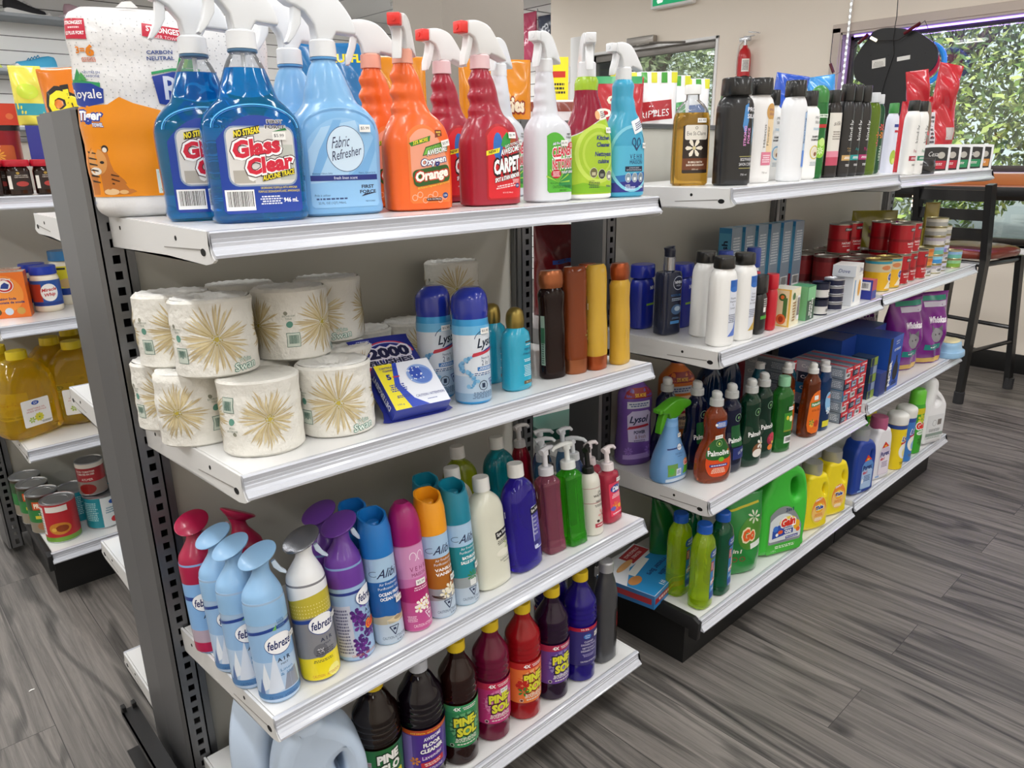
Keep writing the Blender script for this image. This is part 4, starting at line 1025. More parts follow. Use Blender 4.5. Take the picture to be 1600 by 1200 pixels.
    if kind != 'pink' or 1:
        cx, cz = (.010, .096) if kind != 'pink' else (-.026, .096)
        if kind == 'purple': cx, cz = .022, .108
        b.ell(cx, cz, .046, .034, '#21418e', 30).ell(cx, cz+.0005, .0445, .0325, '#f7f8fa', 30).text('febreze', cx, cz, .037, .014, '#1c2b66', bold=.02, shear=.2)
        b.text('A I R', cx+.002, cz-.026, .021, .0062, '#1c2b4a', bold=.02).text('MIST', cx+.002, cz-.0335, .012, .003, '#1c2b4a')
        if kind == 'linen': b.text('Linen\n& Sky', cx+.004, cz-.047, .022, .013, '#4a86b8').poly([(.002, .119), (.009, .127), (.008, .118)], '#6db35e').bars(.017, .124, .013, .012, 4, '#5f86ac').text('100%', .017, .1315, .012, .004, '#3f6fa0')
        if kind == 'white': b.bars(cx-.002, cz-.046, .036, .010, 3, '#4a4a50')
    if kind != 'pink': b.text('CAUTION · ATTENTION', .004, .011, .046, .0045, '#2d4f86' if kind == 'linen' else '#c9783a')
    b.done(o)
    if kind != 'pink': price(o, L, .033, .101, .013, .008)
    return o
# tall aerosol with shaped cap
def aerosol(kind):
    o = root('air_freshener_can'); r = .0262
    col = {'ocean': ('#1a78c8', '#bcd5ea', '#1c5fa8'), 'pink': ('#a60f6c', '#d987b8', '#b02470'), 'vanilla': ('#f2a01c', '#bcd4ec', '#a8641c'), 'bath': ('#14829c', '#b6d3e6', '#1c8a98')}[kind]
    L = Loft([(0, r-.003, r-.003), (.003, r-.0008, r-.0008), (.006, r, r), (.158, r, r), (.172, r-.001, r-.001)], 36, .02)
    L.make('can_body', M(col[1], .28, .2, coat=.5), o)
    cm = M(col[0], .35, coat=.3)
    if kind == 'pink':
        K = Loft([(.160, r+.0012, r+.0012), (.185, r+.0012, r+.0012), (.205, r-.001, r-.001), (.222, r-.008, r-.007, 2, 0, 0), (.230, r-.015, r-.013)], 32, .005); K.make('cap', cm, o)
        prismo('cap_button', [(-.014, .215), (.012, .229), (.010, .231), (-.014, .222)], -.010, .010, M('#8c0a58', .4), o, bev=.001)
    else:
        # open-front cap: cut shell with a button inside
        bm = bmesh.new(); n = 40; top = lambda a: .232-.018*max(0, math.cos(a))**1.2-.006*max(0, math.cos(2*a+PI))
        for ro, fl in ((r+.0012, 1), (r-.003, -1)):
            A = [bm.verts.new((ro*math.sin(2*PI*k/n), -ro*math.cos(2*PI*k/n), .158 if fl > 0 else .185)) for k in range(n)]
            Mid = [bm.verts.new((ro*math.sin(2*PI*k/n), -ro*math.cos(2*PI*k/n), .20)) for k in range(n)]
            B = [bm.verts.new((ro*(.86)*math.sin(2*PI*k/n), -ro*.86*math.cos(2*PI*k/n), top(2*PI*k/n))) for k in range(n)]
            for P, Q in ((A, Mid), (Mid, B)):
                for k in range(n): bm.faces.new((P[k], P[(k+1) % n], Q[(k+1) % n], Q[k]))
            if fl > 0: outB = B; bm.faces.new(A[::-1])
            else:
                for k in range(n): bm.faces.new((outB[k], outB[(k+1) % n], B[(k+1) % n], B[k]))
                bm.faces.new(A)
        frombm('cap', bm, cm, o, 45)
        cyl('cap_button', o, cm, .186, .214, .013, .010)
        boxo('spray_nozzle', -.005, .005, -.0145, -.009, .200, .208, cm, o, .001)
    b = Label(L, base=.0003, cut=.005)
    def wrap(z0, z1, c, w0=0., w1=0.):
        W = .0823; V = []; n = 20
        for i in range(n+1):
            u = -W+2*W*i/n; V += [(u, z0+w0*math.sin(u*30+1)), (u, z1+w1*math.sin(u*30+1))]
        return b._add(V, [(2*i, 2*i+2, 2*i+3, 2*i+1) for i in range(n)], c, r=.3)
    if kind == 'pink':
        wrap(.004, .158, '#d592c0', 0, 0); wrap(.06, .10, '#cf77b0'); wrap(.004, .082, '#b0246f', 0, .006); wrap(.004, .058, '#c2508f', 0, -.004)
        b.ring(-.003, .138, .013, .018, .0013, '#f6e6f2', 18, -60, 200).ring(.011, .138, .013, .018, .0013, '#f6e6f2', 18, -20, 240)
        b.text('V E H R', .005, .1165, .032, .008, '#8a1c5c').text('MAISON', .005, .106, .028, .006, '#8a1c5c').bars(.006, .080, .032, .008, 2, '#f5cfe4')
        for (u, v) in ((.000, .052), (.012, .056), (.010, .045), (-.004, .044)): b.flower(u, v, .009, '#fbf4ea', '#f2d23a', 5, .62)
        b.warn(.014, .027, .016, '#f6e2ee').text('CAUTION ATTENTION', .004, .0125, .042, .0055, '#f6dcea').bars(-.018, .026, .018, .012, 4, '#f0c4dc')
        price(o, L, .004, .0925)
    else:
        wrap(.100, .158, '#abcbe8'); wrap(.052, .116, col[2], -.006, 0); wrap(.004, .05, '#b9c9d9', 0, -.004)
        b.text('Alibi', .004, .130, .040, .015, '#1a2450', shear=.5, bold=.01).ring(-.020, .131, .018, .010, .0008, '#1a2450', 16, 60, 300)
        n2 = {'ocean': 'OCEAN FRESH\nOCÉAN FRAIS', 'vanilla': 'VANILLA\nVANILLE', 'bath': 'BATHROOM\nSALLE DE BAIN'}[kind]
        b.text('Air Freshener\nPurificateur d\'air', .004, .1075, .040, .012, '#e8f0fb').text(n2, .004, .089, .040, .0145, '#ffffff', bold=.03)
        if kind == 'ocean': b.poly([(-.04, .05), (-.01, .055), (.02, .048), (.04, .055), (.04, .038), (-.04, .04)], '#b7b09a').poly([(-.01, .046), (.01, .052), (.025, .046), (.01, .038)], '#d8c7a4').ell(.012, .047, .018, .007, '#a89474', 14)
        elif kind == 'vanilla':
            wrap(.036, .060, '#9a9ca2', 0, -.004)
            for (u, v) in ((.008, .055), (.017, .048), (-.002, .047)): b.flower(u, v, .011, '#f4eeda', '#cdb968', 6, .5)
            b.rect(-.016, .044, .022, .002, '#3a2418', rot=-.2).rect(-.014, .041, .022, .002, '#3a2418', rot=-.3)
        else:
            wrap(.036, .056, '#9aa2a6', 0, 0); b.flower(.004, .056, .012, '#3f8a45', None, 9, .25).rect(.004, .044, .014, .012, '#e3e6e6').flower(.022, .055, .008, '#8a4d45', None, 7, .4)
        b.warn(.002, .0265, .0165, '#1c2c52').text('CAUTION ATTENTION', .002, .014, .044, .005, '#3a4c6c').text('240 g', .012, .0075, .018, .004, '#20305a')
        price(o, L, .018, .073 if kind != 'ocean' else .079, .016, .011)
    b.done(o); return o
def lysol_can():
    o = root('disinfectant_spray_can'); r = .0315
    L = Loft([(0, r-.003, r-.003), (.004, r, r), (.13, r, r), (.145, r-.001, r-.001), (.152, r-.003, r-.003)], 40, .02); L.make('can_body', M('#2f9ad8', .28, .2, coat=.5), o)
    K = Loft([(.146, r-.001, r-.001), (.160, r, r), (.178, r-.001, r-.001), (.190, r-.007, r-.007, 2, .002), (.197, r-.016, r-.016, 2, .004)], 40, .004); K.make('cap', M('#1b2f9e', .25, coat=.7), o)
    prismo('cap_button', [(-.026, .176), (-.006, .192), (-.012, .1935), (-.028, .181)], -.008, .008, M('#14237c', .3, coat=.5), o, bev=.001)
    b = Label(L, base=.0003, cut=.005); W = .099
    for z0, z1, c in ((.005, .128, '#dbe3ec'), (.120, .135, '#6cb8e4'), (.005, .05, '#b6cce0'), (.005, .02, '#8fb0cd')): b._add([(-W, z0), (W, z0), (W, z1), (-W, z1)], [(0, 1, 2, 3)], c, r=.3)
    b.ring(.016, .110, .052, .038, .0012, '#1a3768', 24, 10, 170).text('Lysol', .016, .105, .042, .021, '#16263f', bold=.02, shear=.25, slope=.12)
    b.poly([(-.016, .082), (.038, .092), (.038, .0965), (-.012, .089)], '#c23345').poly([(.0, .0895), (.038, .0965), (.038, .099), (.012, .0945)], '#243f92')
    b.text('Neutra Air', .012, .0795, .020, .0045, '#26406a').text('2 in 1', .012, .0715, .020, .009, '#1d3460').rect(.012, .0615, .036, .007, '#3276bc', rad=.001).bars(.012, .0615, .030, .005, 2, '#e8f2fb').bars(.006, .0525, .044, .006, 2, '#3a5f92')
    rnd = random.Random(2)
    for i in range(26):
        t = i/26; b.ell(-.022+.012*math.sin(t*7)+rnd.uniform(-.004, .004), .03+.055*t, .004+.004*rnd.random(), .007*rnd.random()+.003, '#7fb6dc' if i % 2 else '#5c9cc9', 8)
    b.ring(.004, .0325, .018, .018, .0012, '#22344f', 8).warn(.025, .034, .016, '#3c3f8a').rect(.004, .0325, .006, .008, '#22344f').bars(.006, .016, .046, .012, 5, '#5a6f8c').done(o)
    price(o, L, .010, .126, .018, .010); return o
def argan():
    o, L = body('shampoo_bottle', [(0, .026, .018, 2.4), (.004, .0295, .021, 2.6), (.06, .0285, .021, 2.5), (.085, .0295, .021, 2.4), (.105, .0265, .019, 2.3), (.113, .017, .015, 2), (.117, .0135, .0135, 2)], M('#23a3c4', .25, coat=.6))
    Loft([(.114, .0165, .0155), (.125, .0175, .0165), (.138, .0165, .015), (.147, .011, .011, 2, .001), (.150, .005, .006, 2, .001)], 30, .003).make('cap', M('#9a8648', .3, .85), o)
    b = Label(L, base=.0003)
    b.rect(.013, .088, .018, .003, '#3a3a30').bars(.012, .083, .018, .003, 1, '#e2f4f8').text('argan oil\nof morocco', .010, .072, .026, .014, '#1d4f78').bars(.010, .055, .022, .006, 2, '#d6f0f6').bars(.010, .036, .024, .022, 7, '#c2e6ee').rect(.010, .0145, .024, .006, '#5a4a2a').text('385 mL', .010, .0145, .014, .003, '#e8ddc0').done(o); return o
def hair_bottle(kind):
    C_ = {'dark': ('#1a0907', '#a8643f', 1), 'amber': ('#7a3a1c', '#a0603e', 0), 'gold': ('#c9a13c', '#a8532c', 0), 'gold_cap': ('#c99f38', '#a4502a', 1)}[kind]
    up = C_[2]
    if up:   # cap on top
        o, L = body('hair_care_bottle', [(0, .024, .016, 2.6), (.004, .027, .018, 2.7), (.05, .0255, .0175, 2.6), (.09, .0265, .018, 2.6), (.13, .0255, .017, 2.5), (.163, .0275, .018, 2.5), (.170, .024, .016, 2.3), (.173, .021, .015, 2.2)], M(C_[0], .14, coat=.1, ior=1.33))
        Loft([(.1735, .0225, .016, 2.3), (.185, .025, .0175, 2.3), (.200, .0245, .017, 2.3), (.206, .021, .0145, 2.3)], 32, .004).make('cap', M(C_[1], .28, .7), o)
    else:
        o, L = body('hair_care_bottle', [(0, .022, .016, 2.5), (.003, .0235, .017, 2.6), (.028, .0245, .0175, 2.6), (.03, .025, .018, 2.6), (.07, .027, .018, 2.6), (.12, .0245, .017, 2.5), (.185, .027, .0165, 2.6), (.203, .026, .014, 2.7), (.209, .022, .010, 2.8)], M(C_[0], .14, coat=.1, ior=1.33))
        Lc = Loft([(0, .0222, .0162, 2.5), (.002, .0239, .0174, 2.6), (.0285, .0250, .0180, 2.6)], 32, .01); Lc.make('cap', M(C_[1], .28, .7), o)
    b = Label(L, base=.0004)
    if kind == 'dark': b.rect(-.030, .075, .010, .095, '#9ab0a0').rect(-.030, .085, .009, .03, '#3a6a4a').bars(-.030, .05, .007, .04, 9, '#36543e')
    else: b.ell(.026, .08, .010, .05, '#6a3018', 14).flower(.024, .075, .012, '#7a6a28', None, 6, .3).bars(.024, .12, .008, .04, 8, '#5a2c18').rect(.026, .14, .007, .02, '#7a2f20')
    b.done(o)
    if kind == 'amber': price(o, L, .023, .130, .008, .012, txt='$7')
    return o
def pump_head(o, z, col, r=.014, h=.035, sp=.030, yaw=0, dark=False, s=1.):
    m = M(col, .35, coat=.3) if isinstance(col, str) else col
    ribcap('collar', o, m, z, z+.017*s, r)
    cyl('pump_stem', o, m, z+.0155*s, z+h*s, .0055*s)
    bm = bmesh.new(); c, sn = math.cos(R(yaw)), math.sin(R(yaw)); zt = z+h*s
    pts = [(.012, zt+.004), (0, zt+.007), (-.012, zt+.007), (-sp*s, zt+.004), (-sp*s-.006, zt-.002)]
    tube(bm, [(a*c, a*sn, q) for a, q in pts], .0062*s, 10, 0, .0035*s)
    tube(bm, [(0, 0, zt-.004), (0, 0, zt+.006)], .0085*s, 14)
    frombm('pump_spout', bm, m, o, 50)
def spa_soap(kind):
    col = {'white': None, 'purple': '#3826b8', 'lime': '#a8b81a', 'teal': '#0f96a4', 'clear': None}[kind]
    mt = M('#dcdccb', .28, coat=.5) if kind in ('white', 'clear') else liquid(col, .6, .05)
    o, L = body('liquid_soap_bottle', [(0, .034, .022, 2.6), (.005, .0395, .026, 2.8), (.03, .040, .0265, 2.8), (.10, .0385, .0255, 2.7), (.145, .0385, .0255, 2.6), (.165, .034, .0235, 2.4), (.178, .024, .019, 2.2), (.184, .0165, .0155, 2), (.187, .0135, .0135, 2), (.192, .0135, .0135, 2)], mt, 40, .005)
    ribcap('cap', o, M('#f1f1ee', .35, coat=.3), .190, .216, .0158, top=.93)
    b = Label(L, base=.0004)
    if kind in ('white', 'clear'):
        b.rect(.018, .104, .036, .0145, '#15151c', rot=.12).text('Spa Soap', .018, .104, .030, .009, '#f4f4f0', rot=.12, bold=.02).bars(.020, .0885, .036, .010, 3, '#5a5a52', slope=.15)
        b.flower(.030, .078, .013, '#b7c48c', None, 5, .3).ell(.014, .066, .034, .014, '#e9e7d8', 18).text('Refill/Recharge', .020, .053, .030, .005, '#4a4a42', slope=.12).bars(.022, .047, .020, .003, 1, '#7a7a70')
    elif kind == 'purple':
        b.rect(.022, .083, .034, .088, '#cdd3ea', rad=.004).rect(.023, .083, .032, .084, '#45409a', rad=.003).rect(.018, .119, .030, .014, '#14141c', rot=.1).text('Spa Soap', .018, .119, .026, .008, '#f4f4f0', rot=.1, bold=.02)
        b.text('Lavender\nLiquid\nSoap\nSavon\nliquide', .014, .087, .018, .040, '#eef0fb').flower(.030, .10, .012, '#7a6ad0', None, 9, .3).flower(.030, .085, .012, '#8a7ae0', None, 9, .3).flower(.031, .068, .010, '#6a58c8', None, 9, .3).rect(.016, .052, .022, .008, '#2c2878').ell(.012, .044, .010, .008, '#c8d0f0')
    b.done(o)
    if kind in ('white', 'purple'): price(o, L, .034, .132 if kind == 'white' else .141, .010, .012, txt='$4')
    return o
def square_pump(col, kind='square'):
    o, L = body('hand_soap_bottle', [(0, .021, .019, 5), (.003, .0235, .0215, 5), (.02, .0235, .0215, 5), (.03, .022, .020, 5), (.13, .022, .020, 5), (.15, .0235, .0215, 4.5), (.158, .019, .018, 3), (.163, .013, .013, 2), (.168, .013, .013, 2)], liquid(col, .7, .04), 40, .005)
    return o, L
def pine(kind):
    P = {'green': ('#2a0e0a', '#2f8c54', '#e4e23c', 'PINE', 'SOL', '#14401f'), 'pink': ('#7c0f3c', '#c8327e', '#e6e43c', 'PINE', 'SOL', '#5c1240'), 'orange': ('#b4121c', '#f0813c', '#e6e43c', 'PINE', 'SOL', '#7a2a12'), 'purple': ('#280c30', '#6a449c', '#e6e43c', 'PINE', 'SOL', '#2a1648'),
         'gv': ('#24128c', '#3a3278', '#ffffff', '', '', ''), 'glo': ('#1a0a06', '#1c6e36', '#ffffff', 'PINE', 'GLO', '#0c3418'), 'floor': ('#120816', '#4c2c92', '#ffffff', 'FLOOR', 'CLEANER', '#1a1040')}[kind]
    big = kind in ('glo', 'floor'); r = .0425 if big else .0375; hh = 1.0
    def rip(z, v):
        q = 0
        if .150 < z < .185 and not big: q = .0009*math.sin((z-.15)*2*PI/.012)
        if .03 < z < .045: q = -.0012*math.sin((z-.03)*PI/.015)
        if big and .14 < z < .19: q = .0012*math.sin((z-.14)*2*PI/.0125)
        return [v[0]+q, v[1]+q, v[2], v[3], v[4]]
    o, L = body('floor_cleaner_bottle', [(0, r-.006, r-.006, 2), (.005, r-.001, r-.001, 2), (.04, r-.001, r-.001, 2), (.046, r-.001, r-.001, 2), (.146, r-.001, r-.001, 2), (.15, r, r, 2), (.19, r-.001, r-.001, 2), (.212, r-.011, r-.011, 2), (.232, r-.021, r-.021, 2), (.240, .0155, .0155, 2), (.246, .0145, .0145, 2)], liquid(P[0], .3, .06), 40, .004, rip)
    ribcap('cap', o, M('#e3c220' if kind != 'floor' else '#b9bcc4', .4, coat=.2), .2435, .264, .0172, top=.93)
    b = Label(L, base=.0022, cut=.005); W = r*2.2
    b._add([(-W, .047), (W, .047), (W, .143), (-W, .143)], [(0, 1, 2, 3)], P[1], r=.3)
    if kind in ('green', 'pink', 'orange', 'purple'):
        hd = {'green': '#3c9c64', 'pink': '#c82850', 'orange': '#c8302c', 'purple': '#b02c54'}[kind]
        b._add([(-W, .128), (W, .128), (W, .143), (-W, .143)], [(0, 1, 2, 3)], hd)
        lt = {'green': '#6cb47c', 'pink': '#e088b4', 'orange': '#f6b078', 'purple': '#9484c0'}[kind]
        b.ell(.004, .095, .062, .062, lt, 24)
        for i in range(16):
            a = i*PI/8; b.poly([(.004+.025*math.cos(a-.12), .095+.022*math.sin(a-.12)), (.004+.025*math.cos(a+.12), .095+.022*math.sin(a+.12)), (.004+.039*math.cos(a), .095+.035*math.sin(a))], {'green': '#2c7444', 'pink': '#d45a9c', 'orange': '#e8642c', 'purple': '#5a3c98'}[kind])
        b.text('4X', -.012, .1355, .014, .008, '#ffffff', bold=.04).bars(.012, .1355, .030, .008, 2, '#f4e8e8')
        b.text('PINE-', .004, .106, .046, .020, P[2], bold=.06, ol=P[5], olw=.05, slope=.08).text('SOL', .006, .0835, .040, .021, P[2], bold=.06, ol=P[5], olw=.05, slope=.08)
        if kind == 'orange': b.flower(-.022, .09, .014, '#c8281c', None, 6, .7).flower(-.020, .075, .012, '#3c8a30', None, 5, .4)
        b.bars(.004, .064, .050, .010, 3, '#f0f0e4').bars(.004, .054, .040, .005, 1, '#e8e8dc').ell(-.024, .053, .008, .008, '#e8e4d8', 10).ell(-.024, .053, .006, .006, P[5], 10)
        if kind == 'pink': price(o, L, .012, .122)
    elif kind == 'gv':
        b._add([(-W, .134), (W, .134), (W, .143), (-W, .143)], [(0, 1, 2, 3)], '#b8203c').text('99.9%', -.008, .1385, .018, .005, '#ffffff')
        b.ell(-.002, .120, .018, .013, '#2c78c8', 18).text('Great\nValue', -.002, .120, .012, .008, '#ffffff').text('CLEANER\nDISINFECTANT', .002, .103, .036, .012, '#e4e4f4').text('NETTOYANT\nDÉSINFECTANT', .002, .087, .036, .012, '#e4e4f4').bars(.002, .072, .030, .008, 3, '#a8a4d0').text('CAUTION: ATTENTION', .002, .056, .038, .004, '#f0f0fa')
        price(o, L, .022, .120, .014, .012)
    elif kind == 'glo':
        b.rect(-.022, .112, .012, .010, '#c8ccd8').rect(-.0255, .1145, .005, .005, '#2c3c8c').bars(-.020, .112, .008, .008, 3, '#b03038')
        b.text('PINE', .014, .122, .040, .019, '#f6f6f2', bold=.06, ol='#0a2c14', slope=.1).text('GLO', .016, .100, .038, .019, '#f6f6f2', bold=.06, ol='#0a2c14', slope=.1).ell(-.006, .100, .006, .009, '#d8e8d8').rect(.012, .074, .060, .018, '#e6dc2c', rad=.004, rot=.08).text('MULTI-PURPOSE CLEANER', .012, .074, .050, .008, '#1c3c1c', slope=.08).bars(.012, .058, .044, .012, 3, '#dceadc')
    else:
        b._add([(-W, .132), (W, .132), (W, .143), (-W, .143)], [(0, 1, 2, 3)], '#c8501c').text('20% MORE  20% MORE', .0, .1375, .056, .006, '#f8dc50', bold=.02).rect(-.036, .09, .02, .08, '#8a74c8')
        b.text('AWESOME', .012, .123, .034, .008, '#f0f0fa', bold=.03, slope=.15).text('FLOOR\nCLEANER', .010, .103, .044, .022, '#ffffff', bold=.05, ol='#1a1040', slope=.12).poly([(-.014, .074), (.034, .084), (.034, .092), (-.014, .083)], '#6a2a9c').text('Lavender', .010, .083, .038, .008, '#ffffff', slope=.18).rect(.010, .066, .044, .012, '#c8303c', rot=.12).bars(.010, .066, .038, .008, 2, '#f8e0d8', slope=.12).bars(.010, .054, .044, .006, 2, '#e0dcf4').flower(-.022, .074, .010, '#d8842c', None, 6, .5)
    b.done(o); return o
def jug(kind):
    """handled jug: outline with a finger hole, rounded thick slab"""
    S = {'fabsoft': (.30, .165, .100, '#c6d8ee'), 'gain': (.250, .150, .085, '#3fc23c'), 'tide': (.200, .088, .062, '#f2dc1c'), 'purexb': (.185, .095, .060, '#1a3f9c'), 'purexw': (.185, .085, .055, '#ececf2'), 'whitejug': (.235, .105, .075, '#f2f3f5'), 'oil': (.205, .128, .088, '#d9b41c')}[kind]
    H, W, D, c = S; o = root({'oil': 'cooking_oil_jug', 'fabsoft': 'fabric_softener_jug'}.get(kind, 'laundry_detergent_jug'))
    cu = bpy.data.curves.new('c', 'CURVE'); cu.dimensions = '2D'; cu.fill_mode = 'BOTH'; cu.resolution_u = 1
    a = W/2
    outl = {
     'fabsoft': [(-a+.008, 0), (a-.008, 0), (a, .02), (a, .12), (a-.004, .19), (a-.022, .24), (a-.045, .268), (.012, .285), (.0, .30), (-.035, .30), (-.042, .285), (-.060, .25), (-.077, .19), (-a, .12), (-a, .02)],
     'gain': [(-a+.01, 0), (a-.01, 0), (a, .03), (a+.002, .12), (a-.004, .175), (a-.018, .222), (a-.04, .243), (.010, .250), (-.02, .250), (-.038, .232), (-.052, .195), (-a, .14), (-a, .03)],
     'tide': [(-a+.008, 0), (a-.006, 0), (a, .025), (a, .10), (a-.004, .135), (a-.012, .155), (.020, .166), (-.030, .166), (-a+.006, .155), (-a, .125), (-a, .025)],
     'purexb': [(-a+.008, 0), (a-.006, 0), (a, .025), (a, .10), (a-.004, .14), (a-.014, .160), (.014, .172), (-.026, .172), (-a+.010, .155), (-a, .125), (-a, .025)],
     'purexw': [(-a+.008, 0), (a-.006, 0), (a, .025), (a-.003, .10), (a-.006, .14), (a-.014, .160), (.018, .172), (-.024, .172), (-a+.010, .155), (-a, .125), (-a, .025)],
     'whitejug': [(-a+.006, 0), (a-.006, 0), (a, .02), (a, .125), (a-.012, .155), (.018, .180), (-.004, .20), (-.012, .235), (-.036, .235), (-.044, .18), (-a, .14), (-a, .02)],
     'oil': [(-a+.01, 0), (a-.01, 0), (a, .03), (a-.002, .11), (a-.008, .15), (a-.030, .182), (.018, .192), (-.018, .192), (-a+.030, .182), (-a+.008, .15), (-a, .10), (-a, .03)]}[kind]
    hole = {'fabsoft': [(.018, .205), (.045, .225), (.055, .19), (.052, .14), (.036, .135), (.022, .16)], 'gain': [(.012, .215), (.038, .220), (.054, .19), (.050, .155), (.030, .15), (.014, .175)],
     'tide': [(.018, .140), (.030, .130), (.033, .105), (.025, .10), (.014, .12)], 'purexb': [(.020, .142), (.033, .135), (.036, .110), (.028, .10), (.018, .12)], 'whitejug': [(-.010, .178), (.010, .168), (.004, .15), (-.012, .150)]}.get(kind)
    for P in ([spl(outl, 5)]+([spl(hole, 6)] if hole else [])):
        s = cu.splines.new('POLY'); s.points.add(len(P)-1); s.use_cyclic_u = True
        for i, (x, z) in enumerate(P): s.points[i].co = (x, z, 0, 1)
    bev = D*.20 if kind not in ('fabsoft', 'oil', 'whitejug') else (.022 if kind == 'fabsoft' else D*.33)
    cu.extrude = D/2-bev; cu.bevel_depth = bev; cu.bevel_resolution = 4; cu.offset = -bev*.55
    t = bpy.data.objects.new('t', cu); COL.objects.link(t); dg = bpy.context.evaluated_depsgraph_get(); me = bpy.data.meshes.new_from_object(t.evaluated_get(dg))
    bpy.data.objects.remove(t); me.transform(Matrix.Rotation(PI/2, 4, 'X')); me.name = 'jug'
    zmin = min(v.co.z for v in me.vertices); me.transform(Matrix.Translation((0, 0, -zmin)))
    me.materials.clear()
    mt = {'oil': liquid('#f0cc14', .8, .05), 'whitejug': M('#f0f1f4', .35, coat=.2)}.get(kind) or M(c, .3, coat=.35)
    link('jug', me, [mt], o); smooth(me, 50)
    top = max(v.co.z for v in me.vertices)
    F = Flat((0, -D/2-.0004, 0), (1, 0, 0), (0, 0, 1)); b = Label(F, lift=.00025)
    if kind == 'fabsoft':
        cyl('cap', o, M('#25459c', .35), top-.002, top+.03, .026, .024, -.018)
        b.poly(ellbow(-.066, .066, .012, .10, .02), '#9cc4ea').rect(.02, .06, .05, .03, '#22408c').text('Fabric Softener', .018, .06, .044, .010, '#ffffff')
    elif kind == 'gain':
        cyl('cap', o, M('#2a8a2c', .35, coat=.3), top-.003, top+.018, .026, .024, -.005)
        b.poly(ellbow(-.056, .066, .008, .155, .045, skew=.25), '#46b43c').poly(ellbow(-.052, .062, .038, .150, .042, skew=.25), '#8c9298').poly(ellbow(-.050, .060, .046, .128, .036, skew=.25), '#dfe6ea')
        b.text('2in1', .014, .137, .028, .011, '#1c2c5c', bold=.03).poly([(-.04, .08), (-.02, .095), (.0, .085), (.0, .06), (-.04, .055)], '#2c50b0').ell(-.030, .085, .018, .018, '#3c78d8').ell(-.012, .072, .018, .012, '#e05c28').ell(.044, .085, .022, .03, '#f0b828').ell(.050, .07, .014, .014, '#e86c2c').ell(-.024, .066, .010, .01, '#ffffff')
        b.ell(.012, .10, .060, .034, '#f6dc50').text('Gain', .012, .100, .050, .026, '#e0301c', bold=.06, ol='#ffffff', olw=.04, slope=.08).text('POWERFUL', .012, .084, .030, .005, '#1c3c9c', bold=.03, slope=.06).rect(.014, .070, .036, .015, '#1c3c9c', rot=.05).text('OXI', .014, .070, .024, .011, '#ffffff', bold=.05).rect(.03, .052, .044, .008, '#2c348c', rot=.04).bars(.03, .052, .04, .005, 1, '#dfe4ff').text('CLEANS', -.004, .0445, .03, .004, '#2c348c').bars(.008, .026, .085, .010, 2, '#e6f6e0').text('1.95 L', -.03, .0165, .016, .005, '#e6f6e0')
    elif kind == 'tide':
        ribcap('cap', o, clear('smoky_cap', '#d6d8dc', .3, .08, .25), top-.012, top+.030, .029, -.004, 0, 60, top=.94)
        cyl('pour_spout', o, M('#e3cf18', .35), top-.004, top+.018, .016, .012, -.004)
        b.ell(.008, .066, .062, .088, '#f4e44c', 30).ell(.008, .066, .056, .082, '#f09030', 30)
        alt = kind
        b.ell(.008, .058, .053, .064, '#f6c870', 28).ell(.008, .074, .034, .034, '#f6a01c', 24).ell(.008, .074, .026, .026, '#f8d838', 20).text('Tide', .008, .074, .030, .013, '#1c3c9c', bold=.05, ol='#ffffff', olw=.04, slope=.1).text('SIMPLY', .004, .100, .026, .007, '#ffffff', bold=.03, slope=.2).bars(.008, .050, .036, .010, 3, '#e0702c').bars(.008, .036, .03, .010, 3, '#ffffff')
    elif kind in ('purexb', 'purexw'):
        cc = '#d8dce6' if kind == 'purexb' else '#b0557c'
        ribcap('cap', o, clear('clear_measure_cap', '#e8eaf0', .3, .08, .3) if kind == 'purexb' else M(cc, .35, coat=.3), top-.010, top+.034, .027, -.004, 0, 50, top=.92)
        bg = '#5a8ccc' if kind == 'purexb' else '#d4c8de'
        b.poly(ellbow(-.018, .038, .018, .12, .02), bg, r=.3).poly(ellbow(-.016, .036, .02, .09, .01), '#a8c4e8' if kind == 'purexb' else '#ece4f0')
        b.poly([(-.010, .115), (.004, .137), (.026, .118)], '#d8381c').text('$0', .007, .121, .012, .007, '#f8e048', bold=.04)
        b.text('Purex', .009, .094, .044, .018, '#1c2c7c' if kind == 'purexw' else '#14246c', bold=.03, slope=.1).text('4in1', -.002, .076, .022, .011, '#c83050', bold=.04, slope=.1).bars(.012, .055, .036, .022, 4, '#3c5c9c' if kind == 'purexb' else '#8c7ca0').ell(-.010, .047, .010, .016, '#e8eef8').rect(-.018, .014, .020, .006, '#8cb0e0')
    elif kind == 'whitejug':
        cyl('cap', o, M('#e8e8ea', .35), top-.002, top+.02, .018, .016, -.024)
        b.rect(.002, .075, .09, .095, '#dfe1e4').rect(.002, .045, .09, .012, '#8a9a92').ring(-.004, .09, .020, .024, .0012, '#55585c').rect(.022, .092, .020, .022, '#7a7470').bars(.0, .062, .06, .012, 3, '#6a6e70').bars(.0, .033, .07, .008, 2, '#8a9a92')
    else:
        ribcap('cap', o, M('#ecd21a', .4, coat=.2), top-.002, top+.020, .025, top=.95)
        b.rect(.034 if 0 else .04, .09, .001, .001, '#ffffff')
    b.done(o)
    return o
